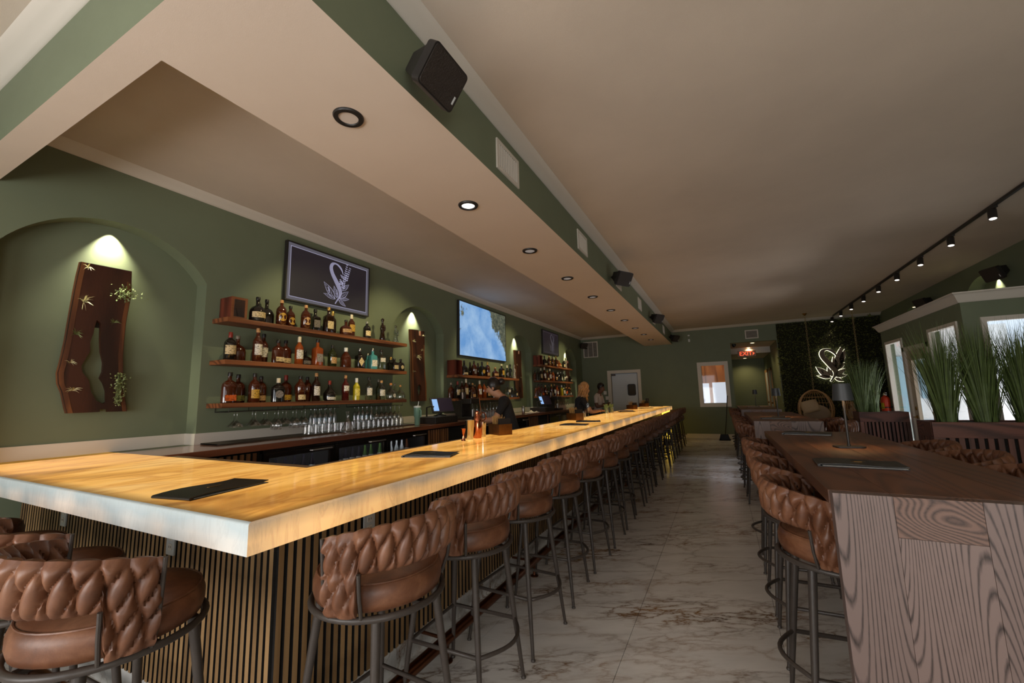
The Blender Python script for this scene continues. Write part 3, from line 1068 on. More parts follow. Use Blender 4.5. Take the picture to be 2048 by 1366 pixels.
slat_m = veneer_slat((-0.0120, -0.012, 0), (0.0120, 0.012, PH - KH), 2).mesh('slat', ['slat', 'felt'])
slat_r = veneer_slat((-0.012, -0.0120, 0), (0.012, 0.0120, PH - KH), 3).mesh('slat', ['slat', 'felt'])
x = PX - 0.0135
while x > XW + 0.03:
    s = link('slat', slat_m, bf)
    s.location = (x, PY, KH)
    x -= 0.04
y, rest, k = PY + 0.014, MB(), 0
while y < BYF - 0.08:
    if k < 150:
        s = link('slat', slat_r, bf)
        s.location = (PX, y, KH)
    else:
        rest.box((PX - 0.012, y - 0.0120, KH), (PX + 0.012, y + 0.0120, PH))
        rest.m[-6:] = [1, 1, 1, 0, 1, 1]
    y += 0.04
    k += 1
rest.build('far_slats', ['slat', 'felt'], bf, kind='stuff')
# lit panel closing the far end of the bar
MB().box((PX + 0.03, BYF - 0.08, 0.10), (BX1 - 0.06, BYF - 0.06, 0.93)).build('glowing_end_panel', 'underlight', bf)

# bar back (staff side): dark steel, and the rubber drip mat along the inner edge
bb = MB()
bb.box((XW + 0.64, BY1 - 0.05, 0.08), (BX0 - 0.02, BY1 + 0.02, 0.93))
bb.box((BX0 - 0.02, BY1 - 0.05, 0.08), (BX0 + 0.05, BYF - 0.40, 0.93))
bb.build('staff_side_panel', 'darksteel', bf)
mb = MB()
mb.box((-3.75, BY1 + 0.002, 0.985), (BX0 - 0.115, BY1 + 0.115, 1.03))
mb.box((BX0 - 0.115, BY1 + 0.002, 0.985), (BX0 - 0.002, BYF - 0.45, 1.03))
o = mb.build('bar_rail', 'rubber', label='dark ribbed drip rail along the staff edge of the bar top', cat='bar mat')

# copper foot rail on brackets
fx, fz = -1.45, 0.112
rl = bpy_empty('foot_rail')
tag(rl, 'bronze foot rail running along the bottom of the bar', 'foot rail', loc=(0, 0, 0))
corner = [(fx - 0.10 + 0.10 * math.sin(R(a)), 0.943 + 0.10 - 0.10 * math.cos(R(a)), fz) for a in (0, 22.5, 45, 67.5, 90)]
MB().tube([(XW + 0.05, 0.943, fz)] + corner + [(fx, BYF - 0.3, fz)], 0.030, 14).build('pipe', 'bronze', rl, smooth=True)
brk = MB()
brk.lathe([(0.032, 0.0005), (0.032, 0.006), (0.012, 0.012), (0.009, 0.05), (0.012, 0.075), (0.020, fz - 0.015), (0.028, fz)], 14)
brm = brk.mesh('bracket', 'bronze', smooth=True)
for yy in [2.02 + 1.18 * i for i in range(9)]:
    b_ = link('bracket', brm, rl)
    b_.location = (fx, yy, 0)
    a_ = link('wall_arm', MB().tube([(fx, yy, fz), (PX + 0.004, yy, fz)], 0.009, 8).mesh('wall_arm', 'bronze', smooth=True), rl)
for xx in (-2.0, -2.9, -3.8):
    b_ = link('bracket', brm, rl)
    b_.location = (xx, 0.943, 0)
    link('wall_arm', MB().tube([(xx, 0.943, fz), (xx, PY - 0.004, fz)], 0.009, 8).mesh('wall_arm', 'bronze', smooth=True), rl)


# power outlets on the bar front
def outlet(loc, rz, label):
    o = empty('power_outlet', loc, label, 'outlet', 'outlets on the bar front', rz)
    MB().prism(rrect(0.072, 0.117, 0.006), (0, -0.007, 0), (0, 0, 0)).build('cover_plate', 'whiteplate', o, bevel=0.001)
    for dz in (0.022, -0.022):
        MB().prism(rrect(0.033, 0.030, 0.008), (0, -0.002, 0), (0, -0.007, dz)).build('socket', 'paper', o)
        mb = MB()
        for dx in (-0.007, 0.007):
            mb.box((dx - 0.0012, -0.0097, dz - 0.004), (dx + 0.0012, -0.009, dz + 0.006))
        mb.build('slots', 'blackplastic', o)
    MB().lathe([(0.003, 0), (0.003, 0.001)], 8, (0, 0, 0)).build('screw', 'steel', o)
    return o


outlet((-2.407, PY - 0.012, 0.765), 0, 'white power outlet on slats left of the bar corner')
outlet((-3.64, PY - 0.012, 0.76), 0, 'white power outlet on slats farthest toward the green wall')
outlet((PX + 0.012, 1.62, 0.80), R(90), 'white power outlet on slats above the first aisle stool')
outlet((PX + 0.012, 4.04, 0.80), R(90), 'white power outlet on slats behind the fifth and sixth aisle stools')

# ================================================================= woven leather bar stools


def woven_band():
    """half-round band of braided leather pads; local +X is the back of the stool"""
    n, cols, rv = 195, 13, 24
    a0, a1 = R(-83), R(83)
    ro = 0.248

    def ztop(u):
        return 0.958 + 0.052 * math.sin(math.pi * u) ** 0.8

    def zlow(u):
        e = min(u, 1 - u) * cols
        t = max(0, min(1, (2.1 - e) / 0.2))
        return (0.845 + 0.015 * math.sin(math.pi * u)) * (1 - t) + 0.716 * t

    def puff(u, z):
        zt_ = ztop(u)
        zz = (z - 0.85) / (zt_ - 0.85)
        best = 0.0
        cyc = math.floor(zz) if zz < 0 else 0
        vv = zz - cyc
        uu = u * cols - (vv - 0.5) * 0.5 + cyc * 0.5
        wl = 0.44 * (1 - ((vv - 0.42) / 0.47) ** 2) if abs(vv - 0.42) < 0.47 else 0.0
        du = abs(uu - math.floor(uu) - 0.5)
        if du < wl:
            best = math.sqrt(max(0, 1 - (du / wl) ** 2)) * (1 - abs((vv - 0.42) / 0.47) ** 3) ** 0.5
        ue = uu - math.floor(uu + 0.5)
        wt = 0.5 - wl + 0.02
        t = (vv - 0.50) / 0.50 if vv > 0.46 else (0.44 - vv) / 0.44
        q = 1 - (ue / wt) ** 2
        if q > 0 and t > 0:
            best = max(best, (1.0 if vv > 0.46 else 0.82) * math.sqrt(q) * min(1, t * 2.2) ** 0.5)
        return best

    mb = MB()
    rows_o, rows_i = [], []
    for i in range(n + 1):
        u = i / n
        a = a0 + (a1 - a0) * u
        zl = zlow(u)
        for side, store in ((1, rows_o), (-1, rows_i)):
            line = []
            for j in range(rv + 1):
                v = j / rv
                z = zl + (ztop(u) - zl) * v
                h = puff(u, z)
                roll = 1 - (2 * v - 1) ** 6
                flare = 0.018 * (z - 0.72) / 0.25
                r_ = ro + flare + side * (-0.002 + (0.032 * h) * (0.35 + 0.65 * roll))
                bulge = 0.006 * h if j == rv else 0
                line.append((r_ * math.cos(a), r_ * math.sin(a), z + bulge))
            store.append(line)
    V, F = [], []
    for rows in (rows_o, rows_i):
        for ln in rows:
            V += ln
    W = rv + 1
    off = (n + 1) * W
    for i in range(n):
        for j in range(rv):
            F.append((i * W + j, (i + 1) * W + j, (i + 1) * W + j + 1, i * W + j + 1))
            F.append((off + i * W + j, off + i * W + j + 1, off + (i + 1) * W + j + 1, off + (i + 1) * W + j))
        F.append((i * W + rv, (i + 1) * W + rv, off + (i + 1) * W + rv, off + i * W + rv))
        F.append((i * W, off + i * W, off + (i + 1) * W, (i + 1) * W))
    for i in (0, n):
        for j in range(rv):
            F.append((i * W + j, i * W + j + 1, off + i * W + j + 1, off + i * W + j))
    mb.add(V, F)
    return mb.mesh('woven_backrest', 'leather', smooth=True, angle=55)


def make_stool():
    root = empty('bar_stool', (0, 0, 0), 'stool', 'bar stool')
    link('woven_backrest', woven_band(), root)
    prof = [(0.0, 0.710), (0.205, 0.710), (0.225, 0.720), (0.232, 0.745), (0.232, 0.775), (0.224, 0.798), (0.204, 0.812), (0.1, 0.826), (0.0, 0.829)]
    MB().lathe(prof, 40, sx=1.0).build('seat_cushion', 'leather', root, smooth=True, angle=60)
    MB().tube([(0.219 * math.cos(2 * math.pi * i / 40), 0.219 * math.sin(2 * math.pi * i / 40), 0.8035) for i in range(40)], 0.0035, 6, closed=True).build('piping', 'leather', root, smooth=True)
    mb = MB()
    mb.tube([(0.236 * math.cos(2 * math.pi * i / 40), 0.236 * math.sin(2 * math.pi * i / 40), 0.702) for i in range(40)], 0.0115, 10, closed=True)
    mb.box((-0.22, -0.012, 0.692), (0.22, 0.012, 0.704))
    mb.box((-0.012, -0.22, 0.692), (0.012, 0.22, 0.704))
    mb.build('seat_ring', 'stoolmetal', root, smooth=True, angle=45)
    for sx_ in (1, -1):
        for sy_ in (1, -1):
            lg = MB().tube([(0.145 * sx_, 0.145 * sy_, 0.698), (0.180 * sx_, 0.180 * sy_, 0.34), (0.212 * sx_, 0.212 * sy_, 0.012)], [0.0165, 0.0135, 0.009], 12)
            lg.lathe([(0.012, 0.0), (0.013, 0.006), (0.009, 0.012)], 10, (0.213 * sx_, 0.213 * sy_, 0))
            lg.build('leg', 'stoolmetal', root, smooth=True, angle=50)
    f = 0.1845
    zf = 0.29
    bow = [(f + 0.085 * math.sin(math.pi * i / 10), f - 2 * f * i / 10, zf) for i in range(11)]
    MB().tube(bow + [(-f, -f, zf), (-f, f, zf)], 0.0095, 8, closed=True).build('footrest', 'stoolmetal', root, smooth=True, angle=60)
    for s_ in (1, -1):
        a = R(83) * s_
        for a_, zt_ in ((a, 0.965), (R(56) * s_, 0.86)):
            c_, d_ = math.cos(a_), math.sin(a_)
            MB().tube([(0.238 * c_, 0.238 * d_, 0.702), (0.268 * c_, 0.268 * d_, 0.78), (0.282 * c_, 0.282 * d_, zt_)], 0.0065, 8).build('back_post', 'stoolmetal', root, smooth=True)
    return root


proto_stool = make_stool()
used = [False]


def stool(x, y, rz, label, group):
    if not used[0]:
        used[0] = True
        return tag(proto_stool, label, 'bar stool', group, None, (x, y, 0), rz)
    return copy_tree(proto_stool, None, (x, y, 0), rz, label, group)


rs_ = random.Random(3)
ROW = [1.275, 1.855, 2.44, 3.04, 3.655, 4.25, 4.83, 5.43, 6.02, 6.62, 7.21, 7.81, 8.40, 9.0, 9.59, 10.19, 10.78, 11.37, 11.96, 12.55]
for i, y in enumerate(ROW):
    stool(-1.222 + rs_.uniform(-0.008, 0.008), y, R(rs_.uniform(-5, 5)) + (R(-4) if i == 0 else 0),
          'woven brown leather bar stool, %s along the aisle side of the glowing bar' % ORD[i], 'stools along the aisle side of the bar')
for i, (x, rot) in enumerate([(-1.80, -84), (-2.39, -88), (-2.97, -91), (-3.55, -90)]):
    stool(x, 0.705, R(rot), ['large woven leather bar stool at the short end of the bar next to its corner', 'woven leather bar stool second from the corner at the short end of the bar',
                             'woven leather bar stool third from the corner at the short end of the bar', 'woven leather bar stool nearest the green wall at the short end of the bar'][i], 'stools at the short end of the bar')

# ================================================================= communal tables
TX0, TX1 = 0.32, 1.035
TABS = [(1.90, 4.56), (6.03, 8.62), (9.85, 12.55)]
TN = ['near', 'middle', 'far']
for ti, (ya, yb) in enumerate(TABS):
    t = empty('communal_table', ((TX0 + TX1) / 2, ya + 0.038, 0), ['large dark ash bar table nearest the camera with a grained end panel', 'dark ash bar table between the near table and the far one', 'dark ash bar table closest to the green far wall'][ti], 'table', 'communal bar tables')
    w2 = (TX1 - TX0) / 2
    L = yb - ya - 0.038
    nb = 4
    for k in range(nb):
        a, b = -w2 + 2 * w2 * k / nb, -w2 + 2 * w2 * (k + 1) / nb
        MB().box((a + 0.0003, 0.012, BARZ - 0.05), (b - 0.0003, L, BARZ)).build('top_board', 'tabletop', t, bevel=0.002)
    # waterfall end panels made of glued boards
    for e, y0 in enumerate((-0.038, L - 0.054)):
        cuts = [-w2 + 0.004, -0.185, 0.035, w2 - 0.004] if e == 0 else [-w2 + 0.004, -0.09, 0.1, w2 - 0.004]
        for k in range(len(cuts) - 1):
            a, b = cuts[k], cuts[k + 1]
            top = BARZ - 0.001 if e == 0 else BARZ - 0.052
            if e == 0 and k == 1:
                top = BARZ - 0.135
                MB().box((a + 0.0004, y0, top + 0.0006), (b - 0.0004, y0 + 0.05, BARZ - 0.001)).build('cross_board', 'ashdark', t, bevel=0.001)
            MB().box((a + 0.0004, y0, 0), (b - 0.0004, y0 + 0.05, top)).build('end_board', 'ash', t, bevel=0.001)
    MB().box((-0.03, 0.05, BARZ - 0.17), (0.03, L - 0.05, BARZ - 0.051)).build('apron_beam', 'cabinet', t)
    MB().box((-0.05, 0.06, 0.16), (0.05, L - 0.06, 0.20)).build('foot_beam', 'cabinet', t)
for i, y in enumerate((2.30, 2.90, 3.47, 4.15)):
    stool(0.405, y, R(180 + rs_.uniform(-4, 4)), 'woven leather bar stool, %s along the aisle side of the near wood table' % ORD[i], 'stools at the near table')
for i, y in enumerate((2.42, 3.03, 3.63, 4.23)):
    stool(1.215, y, R(rs_.uniform(-4, 4)), 'woven leather bar stool, %s along the window side of the near wood table' % ORD[i], 'stools at the near table')
for i, y in enumerate((6.43, 7.03, 7.63, 8.22)):
    stool(0.405, y, R(180 + rs_.uniform(-4, 4)), 'woven leather bar stool, %s along the aisle side of the middle wood table' % ORD[i], 'stools at the middle table')
for i, y in enumerate((6.7, 7.4)):
    stool(1.2, y, R(rs_.uniform(-4, 4)), 'woven leather bar stool, %s along the window side of the middle wood table' % ORD[i], 'stools at the middle table')
for i, y in enumerate((10.3, 10.9, 11.5, 12.1)):
    stool(0.405, y, R(180 + rs_.uniform(-4, 4)), 'woven leather bar stool, %s along the aisle side of the far wood table' % ORD[i], 'stools at the far table')
# ================================================================= back bar
CX0, CX1 = XW + 0.002, -3.75
bk = bpy_empty('back_counter')
tag(bk, 'long polished brown counter along the green wall behind the bar', 'counter', loc=(0, 0, 0))
MB().box((CX0, BY1 + 0.006, BARZ - 0.045), (CX1 - 0.02, 13.5, BARZ - 0.001)).build('worktop', 'backcounter', bk, bevel=0.003)
MB().box((CX1 - 0.02, BY1 + 0.006, BARZ - 0.055), (CX1, 13.5, BARZ)).build('nosing', wood('red_brown_nosing', sc(124, 72, 48), sc(92, 52, 36), 'Y', 10, 0.3, coat=0.3), bk, bevel=0.004)
slat_c = MB().box((-0.012, -0.014, 0), (0.004, 0.014, 0.82)).mesh('slat', wood('cabinet_slat', sc(138, 92, 56), sc(108, 68, 42), 'Z', 8, 0.45), bevel=0.001)
UNITS = [(1.665, 2.42, 's'), (2.42, 4.83, 'c'), (4.83, 5.95, 'o'), (5.95, 8.3, 'c'), (8.3, 9.5, 'o'), (9.5, 11.8, 'c'), (11.8, 13.5, 'o')]
UL = {0: 'brown slatted cabinet next to the short leg of the bar', 1: 'black glass-door bottle cooler under the first rack of shelves', 2: 'brown slatted cabinet with a dark open bay under the near till',
      3: 'black glass-door bottle cooler behind the standing bartender', 4: 'brown cabinet with a dark open bay under the second till', 5: 'black glass-door bottle cooler under the third rack of shelves', 6: 'brown cabinet at the far end of the back counter'}
fX = CX1 - 0.03
for ui, (ya, yb, kd) in enumerate(UNITS):
    u = empty('bottle_cooler' if kd == 'c' else 'slatted_cabinet', (fX, ya, 0), UL[ui], 'cooler' if kd == 'c' else 'cabinet', 'units under the back counter')
    L = yb - ya
    if kd == 'c':
        mb = MB()
        mb.box((-0.58, 0.01, 0.03), (-0.56, L - 0.01, 0.95))
        mb.box((-0.56, 0.01, 0.03), (-0.03, L - 0.01, 0.10))
        mb.box((-0.56, 0.01, 0.10), (-0.03, 0.04, 0.95))
        mb.box((-0.56, L - 0.04, 0.10), (-0.03, L - 0.01, 0.95))
        mb.box((-0.56, 0.04, 0.94), (-0.03, L - 0.04, 0.95))
        mb.build('body', 'blackplastic', u)
        MB().box((-0.03, 0.02, 0.957), (-0.004, L - 0.02, 0.985)).build('vent_strip', 'darksteel', u, bevel=0.004)
        for z in (0.34, 0.655):
            MB().box((-0.5, 0.045, z), (-0.06, L - 0.045, z + 0.012)).build('wire_shelf', 'steel', u)
        dw = (L - 0.04) / 3
        for k in range(3):
            a, b = 0.02 + k * dw + 0.006, 0.02 + (k + 1) * dw - 0.006
            mb = MB()
            for q in [(a, a + 0.05, 0.11, 0.95), (b - 0.05, b, 0.11, 0.95), (a + 0.05, b - 0.05, 0.11, 0.17), (a + 0.05, b - 0.05, 0.905, 0.95)]:
                mb.box((-0.028, q[0], q[2]), (0.004, q[1], q[3]))
            d = mb.build('door', 'darksteel', u, bevel=0.003)
            MB().box((-0.018, a + 0.048, 0.165), (-0.012, b - 0.048, 0.908)).build('pane', 'darkpane', d)
            MB().tube([(0.004, b - 0.30, 0.928), (0.028, b - 0.29, 0.928), (0.028, b - 0.05, 0.928), (0.004, b - 0.04, 0.928)], 0.008, 8).build('handle', 'steel', d, smooth=True)
        if ui == 1:
            lamp('cooler_glow', 'AREA', (fX - 0.06, (ya + yb) / 2, 0.935), 6.0, (0.8, 0.9, 1.0), (fX - 0.16, (ya + yb) / 2, 0.6), shape='RECTANGLE', size=2.2, size_y=0.04)
    else:
        z1 = 0.97 if kd == 's' else 0.66
        mb = MB()
        mb.box((-0.58, 0.005, 0.05), (-0.013, L - 0.005, 0.97 if kd == 's' else 0.97))
        mb.build('carcass', 'felt', u)
        y = 0.03
        while y < L - 0.02:
            bay = kd == 'o' and 0.45 * L < y < 0.86 * L
            s = link('slat', slat_c, u)
            s.location = (-0.002, y, 0.15)
            if bay:
                s.scale = (1, 1, 0.66)
            y += 0.056 if ui < 3 else 0.09
        if kd == 'o':
            MB().box((-0.012, 0.45 * L, 0.70), (0.006, 0.86 * L, 0.715)).build('bay_shelf', 'cabinet', u)

# bottles cooling behind the glass doors of the near cooler
cb = MB()
cb.lathe([(0.027, 0), (0.028, 0.005), (0.028, 0.12), (0.012, 0.17), (0.0115, 0.215), (0.0, 0.215)], 12)
CB = {c: cb.mesh('beer_bottle', plain('beer_glass_' + c, sc(*rgb), 0.15, coat=0.5), smooth=True) for c, rgb in dict(green=(58, 84, 38), brown=(70, 38, 18), white=(190, 196, 196), black=(34, 32, 38)).items()}
lab = MB().lathe([(0.0285, 0.05), (0.0285, 0.105)], 12, cap=False).mesh('label', plain('beer_label', sc(205, 210, 205), 0.5), smooth=True)
cnt = 0
for k, (y, c) in enumerate([(2.62 + 0.10 * i, 'black') for i in range(5)] + [(3.36 + 0.095 * i, 'black' if i < 4 else 'green') for i in range(6)] + [(3.98 + 0.10 * i, c) for i, c in enumerate(('green', 'white', 'white', 'white', 'white', 'brown'))]):
    o = link('beer_bottle', CB[c], None, label='%s beer bottle behind the cooler glass, %s of the row from the bar corner' % (c, ORD[k]), cat='bottle', group='bottles inside the near cooler')
    o.location = (fX - 0.085, y, 0.668)
    link('label', lab, o)

# ---------------------------------------------------------------- shelf racks
SHELF_T = 0.045
RACKS = {'A': (2.26, 4.80, (2.24, 1.83, 1.42)), 'B': (6.15, 8.64, (1.83, 1.41)), 'C': (10.03, 12.52, (2.24, 1.83, 1.42))}
RN = {'A': 'first', 'B': 'second', 'C': 'third'}
LV = {3: ('top', 'middle', 'bottom'), 2: ('top', 'bottom')}
SXF = -4.15
for rk, (ya, yb, zs) in RACKS.items():
    for li, z in enumerate(zs):
        MB().box((XW + 0.003, ya, z - SHELF_T), (SXF, yb, z)).build('wall_shelf', 'shelfwood', bevel=0.004, label='%s walnut shelf of the %s bottle rack on the green wall' % (LV[len(zs)][li], RN[rk]), cat='shelf', group='walnut bottle shelves')

GL = {}
for nm, rgb, rough in (('amber', (70, 30, 13), 0.07), ('honey', (142, 66, 22), 0.07), ('dark', (38, 20, 11), 0.07), ('black', (24, 20, 17), 0.1), ('green', (40, 46, 22), 0.1), ('teal', (70, 138, 142), 0.08), ('plum', (74, 24, 20), 0.08), ('lime', (176, 160, 28), 0.15)):
    GL[nm] = plain('bottle_glass_' + nm, sc(*rgb), rough, spec=0.7, coat=0.4)
GL['clear'] = glass_thin('bottle_glass_clear', (0.80, 0.84, 0.82), 0.22)


def label_mat(nm, rgb):
    m, n, l, b = new_mat('printed_label_' + nm)
    mp = coords(n, l, (60, 60, 130))
    t = noise_tex(n, l, mp.outputs[0], 1.0, 2, 0.5)
    r = ramp(n, [(0.0, tuple(c * 0.25 for c in sc(*rgb)[:3])), (0.36, sc(*rgb)), (1.0, sc(*rgb))], 'CONSTANT')
    r.color_ramp.elements[1].position = 0.42
    l.new(t.outputs['Fac'], r.inputs['Fac'])
    l.new(r.outputs['Color'], b.inputs['Base Color'])
    b.inputs['Roughness'].default_value = 0.55
    return m


LB = {nm: label_mat(nm, rgb) for nm, rgb in dict(cream=(214, 188, 140), white=(222, 212, 198), gold=(198, 152, 52), tan=(196, 152, 100), grey=(128, 118, 112), silver=(150, 140, 132), orange=(206, 92, 30), olive=(120, 116, 42), lemon=(226, 206, 96)).items()}
CP = {nm: plain('bottle_cap_' + nm, sc(*rgb), rg, mt) for nm, rgb, rg, mt in (('black', (30, 26, 24), 0.4, 0), ('dark', (40, 30, 26), 0.3, 0), ('cork', (190, 140, 88), 0.6, 0), ('gold', (206, 166, 92), 0.3, 0.8), ('red', (130, 36, 22), 0.4, 0), ('white', (224, 220, 214), 0.4, 0), ('cream', (222, 206, 176), 0.5, 0), ('steel', (170, 166, 160), 0.3, 1), ('clearcap', (140, 128, 112), 0.2, 0), ('orange', (206, 130, 66), 0.5, 0), ('ball', (206, 140, 74), 0.5, 0))}
PROF = {
    'round': (0.043, [(0.9, 0), (1, 0.02), (1, 0.56), (0.94, 0.63), (0.72, 0.71), (0.36, 0.77), (0.31, 0.80), (0.31, 0.92)]),
    'tall': (0.037, [(0.9, 0), (1, 0.015), (1, 0.58), (0.93, 0.64), (0.62, 0.71), (0.38, 0.77), (0.36, 0.90)]),
    'slim': (0.030, [(0.9, 0), (1, 0.015), (1, 0.52), (0.8, 0.60), (0.46, 0.68), (0.40, 0.90)]),
    'squat': (0.062, [(0.85, 0), (1, 0.03), (1, 0.36), (0.93, 0.48), (0.70, 0.58), (0.34, 0.64), (0.24, 0.68), (0.24, 0.90)]),
    'flask': (0.056, [(0.85, 0), (1, 0.02), (1, 0.52), (0.92, 0.62), (0.62, 0.70), (0.30, 0.74), (0.26, 0.78), (0.26, 0.90)]),
    'taper': (0.050, [(0.62, 0), (0.72, 0.02), (0.98, 0.54), (0.94, 0.62), (0.66, 0.72), (0.34, 0.80), (0.28, 0.90)]),
    'bulb': (0.060, [(0.7, 0), (0.95, 0.06), (1, 0.22), (0.92, 0.38), (0.66, 0.52), (0.36, 0.62), (0.24, 0.70), (0.22, 0.88)]),
    'jug': (0.056, [(0.85, 0), (1, 0.03), (1, 0.34), (0.92, 0.50), (0.70, 0.64), (0.40, 0.74), (0.30, 0.78), (0.30, 0.84)]),
    'square': (0.041, [(0.98, 0), (1.0, 0.012), (1.0, 0.60), (0.92, 0.65), (0.5, 0.70), (0.36, 0.74), (0.36, 0.88)]),
}
CACHE = {}


def bottle(ty, h, gl, ls, lc, cp):
    key = (ty, h, gl, ls, lc, cp)
    if key in CACHE:
        return CACHE[key]
    r, prof = PROF[ty]
    r *= 1.2
    h *= 1.05
    sq = ty == 'square'
    sx_ = 0.62 if ty == 'flask' else 1.0
    mb = MB()
    pr = [(r * a, h * z) for a, z in prof]
    if sq:
        for (a, z), (b, w) in zip(pr, pr[1:]):
            pass
        ringv, n = [], 16
        for i, (a, z) in enumerate(pr):
            k = 0.30 if i < 4 else 1.0
            P = rrect(2 * a, 2 * a, a * min(0.999, k), 3)
            ringv.append([(p[0], p[1], z) for p in P])
        V = [p for rr in ringv for p in rr]
        n = len(ringv[0])
        F = [(i * n + j, i * n + (j + 1) % n, (i + 1) * n + (j + 1) % n, (i + 1) * n + j) for i in range(len(ringv) - 1) for j in range(n)]
        F += [tuple(range(n))[::-1], tuple((len(ringv) - 1) * n + j for j in range(n))]
        mb.add(V, F)
    else:
        mb.lathe(pr, 18, sx=sx_)
    body = mb.mesh('glass_body', GL[gl], smooth=True, angle=45)
    rn_, zn = pr[-1]
    cm = MB()
    if cp == 'ball':
        cm.ball((0, 0, zn + 0.016), 0.017)
    else:
        cr = rn_ * 1.12
        z0 = h * (0.80 if cp in ('white', 'red', 'cream', 'gold') and not sq else 0.875)
        cm.lathe([(cr, z0), (cr * 1.05, z0 + 0.004), (cr, h * 0.985), (cr * 0.9, h)], 12, sx=1)
    cap = cm.mesh('cap', CP[cp], smooth=True)
    labm = None
    z0, z1 = {'band': (0.20, 0.52), 'low': (0.07, 0.26), 'high': (0.38, 0.58), 'tag': (0.14, 0.44), 'disc': (0.16, 0.48), 'diamond': (0.10, 0.56), 'none': (0, 0)}[ls]
    if ty in ('squat', 'bulb', 'jug'):
        z0, z1 = z0 * 0.75, z1 * 0.72
    if ls != 'none':
        lm = MB()
        rr = r * 1.012
        fx = rr * (sx_ if not sq else 1.0) + 0.0006
        if sq or ty == 'flask':
            zc, hz = h * (z0 + z1) / 2, h * (z1 - z0) / 2
            wy = r * (0.78 if sq else 0.72)
            if ls == 'disc':
                poly = [(min(wy, hz) * math.cos(R(20 * i)), min(wy, hz) * math.sin(R(20 * i))) for i in range(18)]
            elif ls == 'diamond':
                poly = [(wy, 0), (0, hz), (-wy, 0), (0, -hz)]
            else:
                poly = rrect(2 * wy, 2 * hz, 0.003, 2)
            lm.prism(poly, (0.0008, 0, 0), (fx * (1.0 if sq else 1.0), 0, zc), (0, 1, 0), (0, 0, 1))
        elif ls == 'disc':
            zc, hz = h * (z0 + z1) / 2, h * (z1 - z0) / 2
            V, F = [(rr + 0.0006, 0, zc)], []
            for i in range(18):
                a_ = min(0.9, hz / r) * math.cos(R(20 * i))
                V.append(((rr + 0.0006) * math.cos(a_), (rr + 0.0006) * math.sin(a_), zc + hz * math.sin(R(20 * i))))
                F.append((0, 1 + i, 1 + (i + 1) % 18))
            lm.add(V, F)
        else:
            aw = R(62 if ls == 'band' or ls == 'high' else 46)
            lm.lathe([(rr + 0.0005, h * z0), (rr + 0.0005, h * z1)], 12, a0=-aw, a1=aw)
        labm = lm.mesh('label', LB[lc], smooth=True)
    CACHE[key] = (body, cap, labm)
    return CACHE[key]


